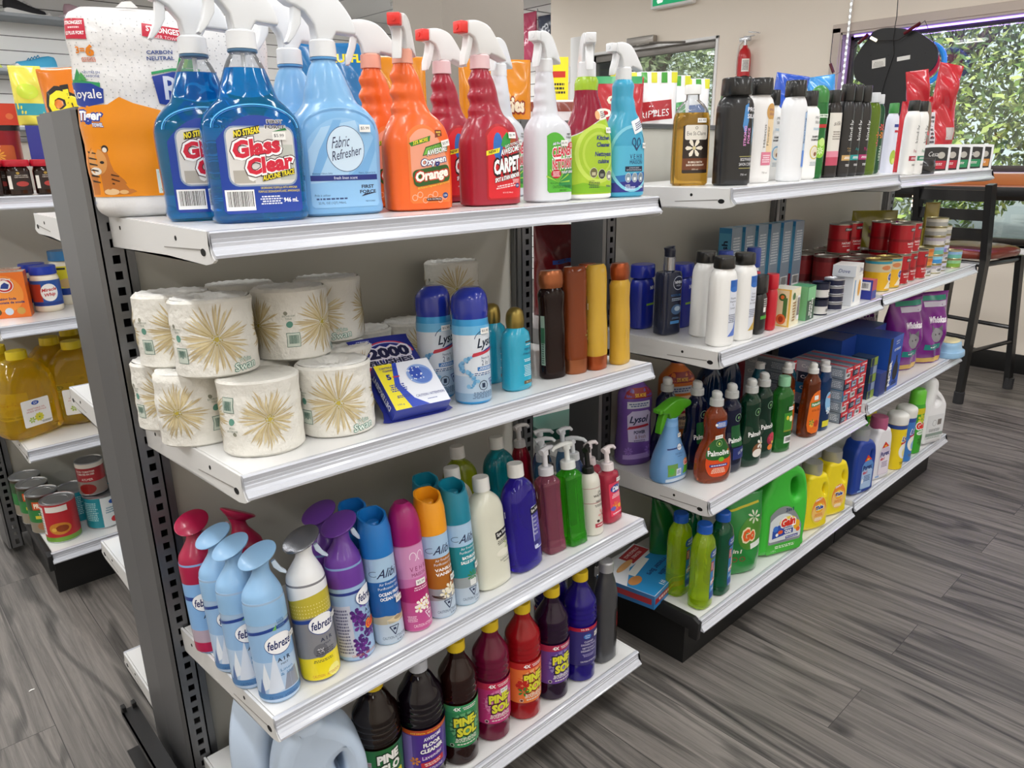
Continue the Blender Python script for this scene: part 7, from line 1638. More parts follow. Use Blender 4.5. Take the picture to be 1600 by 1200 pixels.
def palm(kind):
    C_ = {'orange': '#a8481c', 'navy': '#14204c', 'green': '#0c4c34', 'green2': '#0c4434'}[kind]
    WK = 1 if kind == 'orange' else .84
    o, L = body('dish_soap_bottle', [(0, .036*WK, .021, 2.5), (.005, .042*WK, .025, 2.6), (.03, .047*WK, .027, 2.6), (.06, .046*WK, .0265, 2.5), (.09, .036*WK, .024, 2.4), (.11, .026, .022, 2.3), (.125, .0255, .0215, 2.2), (.15, .0285, .0225, 2.2), (.168, .0275, .022, 2.2), (.182, .019, .0175, 2.1), (.190, .0135, .0135, 2), (.196, .013, .013, 2)], liquid(C_, .6, .04), 36, .005)
    ribcap('cap', o, M('#cfd2d2', .35, coat=.3), .193, .210, .0162)
    Loft([(.209, .011, .011), (.218, .0125, .012), (.226, .011, .010, 2, -.002), (.229, .006, .006, 2, -.003)], 24, .003).make('cap_spout', M('#d9dcdc', .35, coat=.3), o)
    b = Label(L, base=.0005)
    if kind == 'orange':
        P = spl([(-.030, .035), (-.034, .06), (-.024, .10), (0, .122), (.024, .10), (.034, .06), (.030, .035), (.016, .020), (-.016, .020)], 4)
        b._add(P, [tuple(range(len(P)))], '#d84c1c', r=.3)
        P = spl([(-.033, .068), (-.024, .10), (0, .120), (.024, .10), (.033, .068), (.0, .062)], 4); b._add(P, [tuple(range(len(P)))], '#1c5c24', r=.3)
        b.ell(.006, .063, .016, .012, '#6cb82c', 14).rect(.0, .048, .050, .007, '#2c3488', rad=.003).bars(.0, .048, .044, .004, 1, '#e8ecfa').bars(.0, .035, .040, .014, 4, '#f8dcc8').text('Palmolive', .0, .0795, .058, .0135, '#ffffff', bold=.02).ring(.0, .103, .016, .016, .001, '#a8c88c', 18).ell(.0, .102, .005, .007, '#c8d86c', 10)
        b.rect(.006, .150, .034, .017, '#2058b0', rad=.006).bars(.004, .150, .026, .012, 4, '#f0f4fc').ell(-.010, .150, .006, .007, '#ffffff', 8)
    else:
        b.rect(.012, .098, .050, .055, '#12582c' if kind == 'navy' else C_, rad=.004) if kind == 'navy' else None
        b.ring(.006, .145, .020, .020, .0010, '#9cc8a4', 20).ell(.006, .145, .006, .008, '#6c9c5c', 10)
        b.text('Palmolive', .006, .088, .052, .0125, '#ffffff', bold=.02)
        if kind == 'navy': b.rect(.012, .052, .040, .030, '#1c2c70').text('ULTRA', .020, .055, .022, .008, '#e8f0fc', slope=.3)
        if kind == 'green': b.ell(.012, .045, .040, .034, '#7a5234', 20).ell(.010, .036, .034, .022, '#e8e4dc', 18).flower(.022, .060, .016, '#f4f0e8', '#d8c878', 5, .5)
        if kind == 'green2': b.ell(.016, .052, .034, .034, '#8c1c3c', 18).flower(.018, .056, .014, '#c83c54', None, 8, .5).ell(.012, .030, .020, .016, '#e07c2c', 14).ell(.020, .042, .008, .008, '#e8c84c', 10)
    b.done(o); return o
o = palm('orange'); L0 = Loft([(0, .0405, .027, 2.5), (.2, .0405, .027, 2.5)]); T(o, 'amber orange dish soap bottle with a green and orange label, at the shelf corner', 'dish soap', 'B3', 1.135, -.398, -8)
Lp = Label(Flat((-.004, -.0262, .121), (1, 0, .12), (0, 0, 1))); Lp.rect(0, 0, .020, .009, '#f2f2ee').text('$4.49', 0, 0, .015, .004, '#55565a').done(o, 'price_sticker')
g = palm('navy')
T(g, 'navy dish soap bottle right of the amber one', 'dish soap', 'B3', 1.212, -.392, 2, 'navy dish soap bottles')
T(dup(g), 'navy dish soap bottle behind the amber one', 'dish soap', 'B3', 1.172, -.320, 0, 'navy dish soap bottles')
T(dup(g), 'navy dish soap bottle behind the green trigger head', 'dish soap', 'B3', 1.145, -.250, 0, 'navy dish soap bottles')
T(palm('green'), 'dark green dish soap bottle with a coconut and white flower', 'dish soap', 'B3', 1.282, -.405, 2)
T(palm('green2'), 'dark green dish soap bottle with red berries and orange fruit', 'dish soap', 'B3', 1.352, -.400, 4)
def green_soap():
    o, L = body('dish_soap_bottle', [(0, .026, .018, 2.8), (.004, .030, .021, 3), (.08, .0305, .0215, 3), (.12, .0285, .020, 2.8), (.15, .0315, .021, 2.6), (.165, .026, .019, 2.3), (.178, .0145, .0145, 2), (.184, .013, .013, 2)], liquid('#2c8c34', .6, .04))
    ribcap('cap', o, M('#8cc8a0', .35, coat=.3), .181, .206, .0155)
    b = Label(L, base=.0004); b.rect(.008, .085, .036, .050, '#3c8c2c').ell(.016, .092, .016, .016, '#e8e4b8', 12).ell(.002, .096, .010, .012, '#e0c83c', 10).rect(.010, .035, .030, .020, '#e8eef0').barcode(.010, .035, .026, .016).rect(.008, .060, .034, .004, '#8c8c2c').done(o); price(o, L, .010, .122, .018, .010); return o
T(green_soap(), 'bright green dish soap bottle with a barcode, right of the dark green ones', 'dish soap', 'B3', 1.425, -.418, 2)
def antib(w=1):
    o, L = body('dish_soap_bottle', [(0, .027, .018, 2.6), (.004, .031, .021, 2.8), (.07, .0315, .0215, 2.8), (.11, .028, .020, 2.6), (.14, .0265, .019, 2.4), (.158, .026, .019, 2.3), (.172, .017, .015, 2.1), (.180, .0125, .0125, 2), (.186, .0125, .0125, 2)], liquid('#8a3c14', .6, .04))
    ribcap('cap', o, M('#e4e4e2', .35, coat=.3), .183, .196, .0145); Loft([(.1955, .010, .010), (.206, .011, .010), (.212, .006, .006, 2, -.002)], 22, .003).make('cap_spout', M('#e8e8e6', .35), o)
    b = Label(L, base=.0004); P = spl([(-.022, .020), (-.024, .09), (-.010, .128), (.022, .132), (.026, .09), (.026, .020)], 3); b._add(P, [tuple(range(len(P)))], '#e8701c', r=.3); b.rect(.002, .098, .040, .013, '#2c7c3c', rot=.08).text('Palmolive', .002, .098, .034, .008, '#ffffff', bold=.02, slope=.08).rect(.0, .116, .016, .012, '#f0f0ee').text('ANTIBACTERIAL', .002, .080, .034, .006, '#8c2c10').ell(-.010, .042, .018, .022, '#f0a83c', 12).ell(.006, .040, .020, .020, '#c83c1c', 12).flower(-.012, .046, .010, '#5c8c2c', None, 5, .4).done(o); return o
g = antib()
T(g, 'front amber antibacterial dish soap bottle with an orange label', 'dish soap', 'B3', 1.580, -.422, 4, 'amber antibacterial dish soap bottles')
T(dup(g), 'rear amber antibacterial dish soap bottle, half hidden by the bright green one', 'dish soap', 'B3', 1.535, -.370, 4, 'amber antibacterial dish soap bottles')
def dawn(c, lab, x, y):
    o, L = body('dish_soap_bottle', [(0, .022, .015, 2.6), (.004, .0255, .018, 2.7), (.06, .026, .018, 2.7), (.11, .022, .016, 2.5), (.15, .023, .016, 2.4), (.168, .014, .013, 2.1), (.176, .0115, .0115, 2)], liquid(c, .65, .04), 28, .008)
    ribcap('cap', o, M('#e8e8e8', .35), .173, .190, .013); b = Label(L, base=.0004); b.ell(.006, .085, .030, .060, '#8cc0e8', 18).poly([(-.004, .10), (.016, .11), (.014, .094)], '#e8846c').rect(.004, .022, .034, .018, '#d8d030').flower(.008, .06, .012, '#e8f4fc', None, 6, .5).done(o); T(o, lab, 'dish soap', 'B3', x, y, 6)
dawn('#0c4c8c', 'teal blue dish soap bottle with a yellow stripe, right of the amber ones', 1.650, -.425); dawn('#1858b0', 'bright blue dish soap bottle next to the toothpaste cartons', 1.700, -.400)
dawn('#1c7c98', 'teal dish soap bottle at the back, left of the front blue one', 1.61, -.34); dawn('#1c7c98', 'teal dish soap bottle behind the front amber antibacterial one', 1.55, -.28)
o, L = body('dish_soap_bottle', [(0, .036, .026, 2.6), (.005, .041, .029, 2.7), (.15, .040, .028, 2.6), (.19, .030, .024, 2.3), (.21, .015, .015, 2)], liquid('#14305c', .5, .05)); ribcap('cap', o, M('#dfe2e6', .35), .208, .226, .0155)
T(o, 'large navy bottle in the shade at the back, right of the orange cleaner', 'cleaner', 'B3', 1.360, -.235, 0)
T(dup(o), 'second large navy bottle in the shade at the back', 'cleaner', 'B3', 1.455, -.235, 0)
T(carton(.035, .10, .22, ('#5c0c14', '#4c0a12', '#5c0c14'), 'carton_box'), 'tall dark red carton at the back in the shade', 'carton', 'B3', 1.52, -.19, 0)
# toothpaste cartons stacked lying, ends to the aisle
TPG = 'toothpaste cartons stacked with their ends to the aisle'
def tpc(c1, c2, tc='#ffffff'):
    return carton(.046, .165, .033, ('#d02434', c1, c2), 'toothpaste_carton', front=lambda b: (b.rect(-.008, -.006, .030, .018, c1), b.text('Colgate', .004, .008, .032, .007, '#ffffff', bold=.04), b.barcode(-.008, -.006, .022, .012) if c1 != '#1c3048' else b.bars(0, -.006, .03, .01, 2, '#a8c0d0')), left=lambda b: (b.rect(.03, 0, .10, .031, '#8a94a0'), b.text('Colgate', -.02, 0, .06, .014, '#ffffff', bold=.03), b.bars(.05, 0, .05, .02, 4, '#dfe4ea')), topf=lambda b: (b.rect(0, .0, .010, .16, '#c8283c'), b.rect(.012, 0, .006, .16, '#7c8894')))
tp = {'a': tpc('#1c3048', '#5c6874'), 'b': tpc('#2c8cc0', '#4c7c94'), 'c': tpc('#c8ccd4', '#8c96a0')}; seen = set()
cols = ('left column', 'middle column', 'right column')
for ci, x in enumerate((1.752, 1.801, 1.850)):
    for l_ in range(5):
        c = 'abc'[(l_*2+ci) % 3] if not (ci == 0 and l_ == 2) else 'b'
        o = tp[c] if c not in seen else dup(tp[c]); seen.add(c)
        T(o, '%s toothpaste carton in the %s of the stack beside the bright blue dish soap' % (('bottom', 'second', 'middle', 'fourth', 'topmost')[l_], cols[ci]), 'toothpaste', 'B3', x, -.368, 0, TPG, l_*.0336)
for l_ in range(2):
    T(dup(tp['a']), ('lower', 'upper')[l_]+' toothpaste carton lying crosswise on top of the columns', 'toothpaste', 'B3', 1.752+.049*l_, -.230, 0, TPG+' (rear)', .1)
    bpy.context.view_layer.update()
for l_ in range(5):
    T(dup(tp['c']), '%s toothpaste carton of the rear column in the shade' % (('bottom', 'second', 'middle', 'fourth', 'topmost')[l_]), 'toothpaste', 'B3', 1.702, -.222, 0, TPG, l_*.0336)
# small stacked soap boxes beside the seam
sb = carton(.050, .06, .026, ('#8ca43c', '#26344c', '#2c3c54'), 'soap_box', front=lambda b: b.rect(-.012, 0, .020, .024, '#26344c'))
sb2 = carton(.050, .06, .026, ('#26407c', '#26344c', '#2c3c54'), 'soap_box', front=lambda b: b.rect(.008, 0, .026, .024, '#8c9cb8'))
for l_ in range(5):
    T((sb if l_ == 0 else dup(sb)) if l_ % 2 == 0 else (sb2 if l_ == 1 else dup(sb2)), '%s small boxed soap in the low stack left of the blue bin bag box' % ('bottom', 'second', 'third', 'fourth', 'topmost')[l_], 'soap', 'B3b', 1.945, -.415, 0, 'small stacked soap boxes', l_*.0264)
T(carton(.046, .05, .075, ('#2c3c80', '#3c4c90', '#3c4c90'), 'soap_box'), 'small navy box touching the blue bin bag box', 'soap', 'B3b', 2.000, -.432, 0)
noir = carton(.115, .20, .175, ('#1d52b8', '#2450a8', '#1c3c84'), 'bin_bag_box', front=lambda b: (b.rect(-.046, 0, .020, .173, '#16181c'), b.text('NOIR', -.030, -.030, .085, .022, '#f4f4f4', rot=PI/2, bold=.06), b.text('exact\npure', .010, .066, .030, .014, '#e8f0fc', bold=.02), b.text('EXTÉRIEUR', .014, .044, .055, .009, '#e8f0fc', bold=.03), b.ell(.018, -.030, .046, .062, '#17181a', 20), b.poly([(.010, -.002), (.026, -.002), (.022, .016), (.030, .026), (.018, .018), (.008, .026), (.014, .014)], '#17181a'), b.bars(.018, -.070, .05, .014, 2, '#16181c'), b.ell(.046, -.005, .014, .018, '#2c6cd8', 12)))
T(noir, 'front blue bin bag box with a black bag picture', 'bin bags', 'B3b', 2.085, -.352, 2, 'blue bin bag boxes')
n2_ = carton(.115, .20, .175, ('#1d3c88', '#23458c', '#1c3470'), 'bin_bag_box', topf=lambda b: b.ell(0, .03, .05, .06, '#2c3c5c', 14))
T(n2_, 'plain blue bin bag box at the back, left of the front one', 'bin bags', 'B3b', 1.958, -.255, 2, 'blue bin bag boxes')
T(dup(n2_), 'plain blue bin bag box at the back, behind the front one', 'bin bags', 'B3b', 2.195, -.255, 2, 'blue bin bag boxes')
wk = lambda b: (b.text('Whiskas', .012, .16, .08, .024, '#f4ecf8', bold=.05), b.rect(.0, .065, .075, .020, '#1c8c84'), b.bars(.0, .065, .05, .008, 1, '#e8f4f4'), b.ell(.012, .105, .052, .050, '#8c8a90', 16), b.poly([(-.010, .12), (-.006, .142), (.006, .128)], '#6c6a72'), b.poly([(.020, .128), (.032, .142), (.034, .118)], '#6c6a72'), b.ell(.004, .108, .006, .007, '#2c2c2c', 8), b.ell(.024, .108, .006, .007, '#2c2c2c', 8), b.rect(0, .014, .12, .018, '#d8b45c'), b.rect(0, .235, .12, .016, '#1c8c74'), b.rect(.01, .215, .10, .018, '#c8c0d0'))
wb = bag(.155, .255, .085, '#7a1f86', wk, name='cat_food_bag', seed=21, wr=.006)
T(wb, 'front purple cat food bag at the right end of the farther third shelf', 'pet food', 'B3b', 2.500, -.400, -10, 'purple cat food bags')
T(dup(wb), 'left purple cat food bag, beside the blue bin bag box', 'pet food', 'B3b', 2.345, -.375, -4, 'purple cat food bags')
T(dup(wb), 'rear purple cat food bag in the shade behind the left one', 'pet food', 'B3b', 2.345, -.215, -8, 'purple cat food bags')
o = root('pet_bowl', 'pale blue plastic pet bowl upside down at the end of the farther third shelf', 'pet bowl')
Loft([(0, .066, .050, 2.4), (.002, .068, .052, 2.4), (.020, .066, .050, 2.4), (.022, .058, .043, 2.4), (.050, .050, .036, 2.4), (.054, .046, .033, 2.4)], 40, .004).make('bowl', M('#8fb8d8', .35, coat=.3), o)
Loft([(.0545, .045, .032, 2.4), (.060, .040, .028, 2.4)], 40, .01).make('base_ring', M('#d8cc9c', .4), o)
T(o, o['label'], 'pet bowl', 'B3b', 2.660, -.440, 0)

# --- farther run, bottom shelf
def mrclean(col, lab, x, y, rot, capc='#1c5cc0'):
    o, L = body('multi_surface_cleaner_bottle', [(0, .028, .022, 2.6), (.004, .033, .026, 2.7), (.03, .0335, .0265, 2.6), (.045, .0325, .0255, 2.6), (.12, .0325, .0255, 2.6), (.15, .0345, .0265, 2.4), (.175, .032, .025, 2.2), (.192, .022, .019, 2.1), (.198, .0165, .0165, 2), (.204, .0155, .0155, 2)], liquid(col, .7, .04), 36, .005)
    ribcap('cap', o, M(capc, .35, coat=.3), .202, .224, .0185)
    b = Label(L, base=.0004); b.rect(.012, .080, .034, .110, '#2c7cc0', rad=.002).rect(.012, .035, .034, .020, '#1c4c9c').rect(.010, .150, .044, .022, '#1c4c9c', rad=.010).text('KILLS GERMS\nTHAN BLEACH', .012, .150, .034, .013, '#ffffff', bold=.02).rect(.002, .115, .013, .026, '#a82c2c').bars(.002, .115, .010, .020, 4, '#f0d8d0').ell(.018, .09, .018, .04, '#e8d8c8', 16).poly([(-.002, .062), (.028, .074), (.028, .086), (-.002, .074)], '#f0f0f0').text('Mr.\nClean', .012, .074, .026, .017, '#b82c34', bold=.04, ol='#ffffff', slope=.25).bars(.012, .050, .026, .008, 2, '#e8f0fa').bars(.012, .026, .026, .006, 2, '#c8d8f0').done(o)
    tag(o, lab, 'cleaner'); put(o, 'B4', x, y, rot); return o
a_ = mrclean('#c2e61e', 'front lime yellow cleaner bottle with a blue cap at the bottom shelf corner', 1.083, -.422, 4)
b_ = dup(a_); tag(b_, 'rear lime yellow cleaner bottle with a blue cap, beside the freezer bag box', 'cleaner'); put(b_, 'B4', 1.088, -.350, 0)
a_ = mrclean('#0c7c54', 'front dark green cleaner bottle with a blue cap, right of the lime ones', 1.168, -.420, 4)
b_ = dup(a_); tag(b_, 'rear dark green cleaner bottle behind the lime ones', 'cleaner'); put(b_, 'B4', 1.165, -.330, 0)
gp = lambda b: (b.ell(.01, .12, .09, .09, '#4c8c2c', 20), b.text('Go', .0, .120, .045, .036, '#e8601c', bold=.06, ol='#f8e8c0'), b.flower(.020, .165, .020, '#dfe8d0', None, 7, .3), b.rect(-.01, .195, .10, .006, '#c8c02c', rot=.12), b.text('3in1', -.035, .075, .030, .013, '#f0f8e8', bold=.03), b.rect(.028, .085, .040, .016, '#e8f0ea', rot=.1), b.ring(-.035, .050, .015, .015, .002, '#8c3c2c', 14), b.ring(-.015, .051, .015, .015, .002, '#8c3c2c', 14))
T(bag(.118, .225, .06, '#1c8a38', gp, name='detergent_pouch', seed=31, wr=.003), 'green laundry detergent pouch between the cleaner bottles and the green jug', 'detergent', 'B4', 1.292, -.405, 2)
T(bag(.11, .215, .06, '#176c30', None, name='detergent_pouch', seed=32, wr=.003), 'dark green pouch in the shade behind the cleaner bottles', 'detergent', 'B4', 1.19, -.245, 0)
T(jug('gain'), 'large green laundry detergent jug with a handle, centre of the farther bottom shelf', 'detergent', 'B4', 1.462, -.408, 2)
g = jug('tide')
T(g, 'left yellow laundry detergent jug with a clear cap', 'detergent', 'B4', 1.655, -.420, 4, 'yellow detergent jugs'); T(dup(g), 'right yellow laundry detergent jug with a clear cap', 'detergent', 'B4', 1.785, -.420, 4, 'yellow detergent jugs')
T(jug('purexb'), 'dark blue laundry detergent jug, first on the right hand bottom shelf', 'detergent', 'B4b', 1.965, -.428, 2)
T(jug('purexw'), 'white laundry detergent jug with a mauve cap', 'detergent', 'B4b', 2.118, -.425, 2)
def wipes(c1, c2, lab, x, y, rot=0):
    o, L = body('wipes_canister', [(0, .031, .031), (.003, .034, .034), (.165, .034, .034)], M(c1, .3, coat=.4)); Loft([(.1652, .0345, .0345), (.185, .0355, .0355), (.197, .033, .033), (.204, .022, .022)], 36, .004).make('lid', M('#e6e6e2', .4), o)
    b = Label(L, base=.0004); W = .105; b._add([(-W, .150), (W, .150), (W, .164), (-W, .164)], [(0, 1, 2, 3)], '#2c4c9c'); b.ell(.0, .070, .05, .06, '#f0f0e8', 20).ell(.006, .062, .034, .036, c2, 16).text('Lysol', .004, .115, .045, .022, '#1c3c9c', bold=.04, shear=.25, slope=.15, ol='#ffffff').poly([(-.02, .094), (.028, .106), (.028, .111), (-.02, .100)], '#c0283c').bars(.0, .025, .036, .010, 3, '#7c6c1c').done(o); tag(o, lab, 'wipes'); put(o, 'B4b', x, y, rot)
wipes('#ecd01c', '#f4e48c', 'yellow disinfecting wipes canister with a white lid', 2.252, -.435); wipes('#3c7ccc', '#8cb8e8', 'blue disinfecting wipes canister with a white lid', 2.345, -.430)
o, L = body('scent_booster_bottle', [(0, .029, .024, 2.4), (.004, .034, .028, 2.4), (.08, .0345, .028, 2.4), (.14, .032, .027, 2.3), (.17, .033, .027, 2.2), (.19, .030, .025, 2.1)], M('#3ca82c', .3, coat=.5)); Loft([(.1903, .0305, .0255), (.235, .029, .024), (.243, .022, .018)], 32, .01).make('cap', M('#6cd03c', .35, coat=.4), o)
b = Label(L, base=.0004); b.rect(0, .165, .07, .022, '#d8c81c').flower(.0, .135, .02, '#d8d83c', None, 7, .5).flower(.010, .05, .02, '#2c7c1c', None, 7, .5).text('Gain', .004, .110, .050, .026, '#e0301c', bold=.06, ol='#ffffff').ell(.004, .082, .040, .018, '#e8f4e8').bars(.004, .082, .03, .008, 2, '#3c8c3c').done(o)
T(o, 'bright green scent booster bottle with orange red lettering', 'detergent', 'B4b', 2.440, -.430, 0)
T(dup(o), 'green and yellow bottle in the shade behind the wipes', 'detergent', 'B4b', 2.30, -.315, 0)
T(jug('whitejug'), 'white jug with a handle and grey label, last on the farther bottom shelf', 'bleach', 'B4b', 2.570, -.430, -4)
o = carton(.20, .165, .038, ('#2a7cc0', '#2a6ca8', '#dfe2e8'), 'freezer_bag_box', left=lambda b: b.rect(.02, 0, .11, .016, '#a8242c'), topf=lambda b: (b.poly([(-.099, -.081), (.099, -.081), (.099, .02), (-.02, .03), (-.099, -.005)], '#2c8cc8'), b.rect(.05, .055, .09, .045, '#a8242c').text('REUSABLE\nSTORAGE BAGS', .05, .055, .07, .026, '#f4e8e8', rot=PI), b.ell(-.065, -.01, .05, .03, '#c8884c', 16), b.ell(-.02, .045, .08, .02, '#d8a46c', 16), b.rect(.0, .015, .10, .022, '#e8e8e4', rot=.1), b.text('Durable\nFreezer Bags', .03, -.035, .10, .045, '#1c3c7c', rot=PI, bold=.03), b.text('#1', -.03, -.070, .02, .016, '#f4f4f4', rot=PI)), front=lambda b: (b.rect(-.03, 0, .13, .016, '#a8242c'), b.bars(-.03, 0, .11, .012, 1, '#f0d8d8')))
T(o, 'blue and white freezer bag box lying flat, overhanging the left end of the bottom shelf', 'freezer bags', 'B4', 1.062, -.262, 10)

# --- back side of the nearest run
def cheetos(b):
    b.text('Cheetos', -.02, .215, .15, .048, '#f6e21c', bold=.07, ol='#1c1410', olw=.06, rot=.08).text('CRUNCHY', .02, .178, .11, .018, '#f4ead8', bold=.03, slope=.1).rect(-.01, .150, .12, .020, '#3c8c2c', rot=.12).text('SALSA', -.01, .150, .08, .012, '#c8e83c', bold=.03, slope=.12).bars(.0, .06, .12, .04, 3, '#3c1c10')
T(bag(.22, .275, .08, '#e07c1c', cheetos, seed=41, wr=.005), 'orange cheese puff bag behind the tall grey post', 'chips', 'K1', .135, .350, -34, None, 0, Matrix.Rotation(R(-4), 4, 'Y'))
T(bag(.19, .36, .09, '#1c6ca8', lambda b: (b.text('RUFFLES', .03, .325, .10, .02, '#f4d81c', bold=.04), b.rect(0, .15, .19, .12, '#14548c')), seed=42, wr=.004), 'blue snack bag behind the fabric refresher and orange bottles', 'chips', 'K1', .660, .395, -30)
CO = 'orange snack bags behind the dark red bottles'
g = bag(.20, .335, .08, '#d8861c', lambda b: (b.text('Cheezies', 0, .22, .15, .04, '#f4e4c8', bold=.05, ol='#8c2c10'), b.ell(.0, .12, .08, .06, '#b85c14', 16)), seed=43, wr=.007)
T(g, 'orange gold snack bag between the orange and the rear dark red bottle', 'chips', 'K1', .765, .36, -30, CO, .0)
T(dup(g), 'orange gold snack bag behind the front dark red bottle', 'chips', 'J1', 1.075, .30, -25, CO)
T(bag(.17, .20, .05, '#3c9c3c', None, seed=44, name='chip_bag'), 'small green snack bag lying on the back top shelf behind the post', 'chips', 'K1', .16, .445, 20) if 0 else None
T(bag(.24, .26, .09, '#6c0f18', lambda b: (b.ring(.03, .06, .07, .09, .004, '#a89498'), b.rect(-.04, .16, .06, .012, '#2c4c9c', rot=.1), b.text('CRISPY', .02, .10, .09, .03, '#c89890', bold=.03, rot=.6), b.poly([(.01, .12), (.02, .12), (.028, .16)], '#c8a82c')), seed=45, wr=.008), 'dark red snack bag seen through the gap between the two runs', 'chips', 'J2', 1.255, .17, -38)
o = carton(.21, .12, .035, ('#106c5c', '#0c5c4c', '#147c6c'), 'snack_carton'); T(o, 'teal carton seen in the gap between the runs, above the pump bottles', 'carton', 'J3', 1.20, .17, -10)
# tall pink lidded blue canister on the third back shelf
o = root('drink_mix_canister', 'tall blue canister with a pink lid on the back shelf left of the post', 'canister')
L = Loft([(0, .032, .032), (.24, .032, .032)], 30, .1); L.make('canister', M('#2c9cd8', .35, coat=.4), o); cyl('lid', o, M('#e89cb0', .4), .2402, .255, .034)
b = Label(L, base=.0004); W = .1; b._add([(-W, .205), (W, .205), (W, .238), (-W, .238)], [(0, 1, 2, 3)], '#b02038'); b.rect(-.03, .10, .02, .15, '#f0f4f8').done(o)
T(o, o['label'], 'canister', 'K3', .060, .452, 0)

# --- left shelving
o = root('baking_soda_box', 'front orange baking soda box', 'baking soda')
bs_ = carton(.098, .052, .125, ('#e87424', '#d86418', '#e8c8b0'), 'baking_soda_box', front=lambda b: (b.ell(-.004, .004, .09, .10, '#f0943c', 24), b.ell(0, .028, .046, .042, '#c02c30', 24), b.ell(0, .028, .030, .027, '#f6f0e8', 20), b.ring(0, .028, .044, .040, .002, '#f6f0e8', 24), b.poly([(-.010, .020), (.008, .018), (.012, .030), (.002, .036), (-.006, .030)], '#26408c'), b.text('ARM & HAMMER', 0, .0435, .036, .004, '#f6f0e8', bold=.02), b.text('Baking Soda\nBicarbonate de soude', 0, -.014, .080, .017, '#1c2c6c', bold=.03), b.ell(-.028, -.044, .020, .020, '#5c4c2c', 16), b.ell(0, -.044, .020, .020, '#c8d8e8', 16), b.ell(.028, -.044, .020, .020, '#c89c4c', 16)), topf=lambda b: (b.rect(0, 0, .09, .045, '#efe0d0'), b.bars(0, 0, .07, .03, 4, '#c88c6c')))
bpy.data.objects.remove(o)
BK = 'orange baking soda boxes'
T(bs_, 'front orange baking soda box on the left shelving', 'baking soda', 'C2', .010, 1.150, -18, BK); T(dup(bs_), 'rear orange baking soda box, behind the front one', 'baking soda', 'C2', .012, 1.215, -16, BK)
def jar_(r, h, c1, capc, fn, name='dressing_jar'):
    o, L = body(name, [(0, r-.004, r-.004), (.005, r, r), (h*.70, r, r), (h*.80, r*.9, r*.9), (h*.83, r*.8, r*.8)], M(c1, .25, coat=.6)); ribcap('lid', o, M(capc, .35, coat=.3), h*.825, h, r*.92, top=.97)
    b = Label(L, base=.0004); fn(b, r, h); b.done(o); return o
mw = jar_(.037, .128, '#efe6d0', '#1c3cac', lambda b, r, h: (b._add([(-.11, .018), (.11, .018), (.11, .090), (-.11, .090)], [(0, 1, 2, 3)], '#2454a4'), b.rect(-.025, .055, .04, .05, '#b8402c'), b.ell(.014, .056, .044, .050, '#f6f6f2', 22), b.text('Miracle\nWhip', .014, .056, .038, .026, '#c0282c', bold=.03, shear=.2, slope=.1), b.rect(0, .024, .10, .008, '#1c3c8c')))
T(mw, 'front whipped dressing jar with a dark blue lid', 'dressing', 'C2', .108, 1.175, -6, 'dressing jars with dark blue lids'); T(dup(mw), 'rear whipped dressing jar with a dark blue lid', 'dressing', 'C2', .098, 1.262, 0, 'dressing jars with dark blue lids')
T(jar_(.042, .158, '#efe8d0', '#2c84c4', lambda b, r, h: (b._add([(-.12, .05), (.12, .05), (.12, .115), (-.12, .115)], [(0, 1, 2, 3)], '#dcd02c'), b._add([(-.12, .030), (.12, .030), (.12, .05), (-.12, .05)], [(0, 1, 2, 3)], '#1c3c8c'), b.ell(.01, .065, .06, .03, '#c8a870', 16), b.rect(-.01, .108, .03, .006, '#2c2c2c'))), 'tall mayonnaise jar with a light blue lid and yellow label', 'mayonnaise', 'C2', .182, 1.262, -6)
o, L = body('syrup_bottle', [(0, .020, .018), (.004, .023, .021), (.05, .022, .020), (.08, .018, .017), (.10, .021, .019), (.125, .012, .012), (.132, .011, .011)], liquid('#6c2414', .4, .1)); ribcap('cap', o, M('#e0c84c', .4), .13, .15, .012); b = Label(L, base=.0004); b.rect(0, .045, .036, .05, '#c86c64').bars(0, .045, .03, .03, 4, '#f0e0d8').done(o)
T(o, 'dark red syrup bottle with a yellow cap beside the post', 'syrup', 'C2', .225, 1.200, 0)
g = jug('oil'); oil_label(g)
OG = 'yellow cooking oil jugs'
for k, (x, y, rot, lab) in enumerate(((.140, 1.170, -14, 'cooking oil jug with its label facing out, right of the front one'), (-.002, 1.150, 20, 'front cooking oil jug at the shelf edge'), (-.035, 1.262, 0, 'cooking oil jug at the left edge of the photo'), (.105, 1.275, 0, 'cooking oil jug behind the labelled one, left'), (.262, 1.280, 0, 'cooking oil jug behind the labelled one, by the post'), (.18, 1.372, 0, 'cooking oil jug in the back row'))):
    T(g if k == 0 else dup(g), lab, 'cooking oil', 'C3', x, y, rot, OG, 0, Matrix.Scale(1.04, 4))
chili, _ = tin(.046, .125, '#c8ccc8', ((0, .14, '#6c9c34'), (.14, 1, '#b8242c')), lambda b, r, h: (b.rect(-.05, h*.55, .04, h*.7, '#e8e8e4'), b.bars(-.05, h*.55, .034, h*.6, 9, '#8c8c88'), b.rect(.01, h*.86, .06, .018, '#e8e4dc'), b.ell(.012, h*.36, .06, .038, '#c8842c', 18), b.ell(.018, h*.36, .035, .022, '#8c3c14', 14), b.ell(-.004, h*.34, .014, .012, '#e0b04c', 10)))
T(chili, 'front chili can with a red label', 'can', 'C4', .012, 1.105, -14)
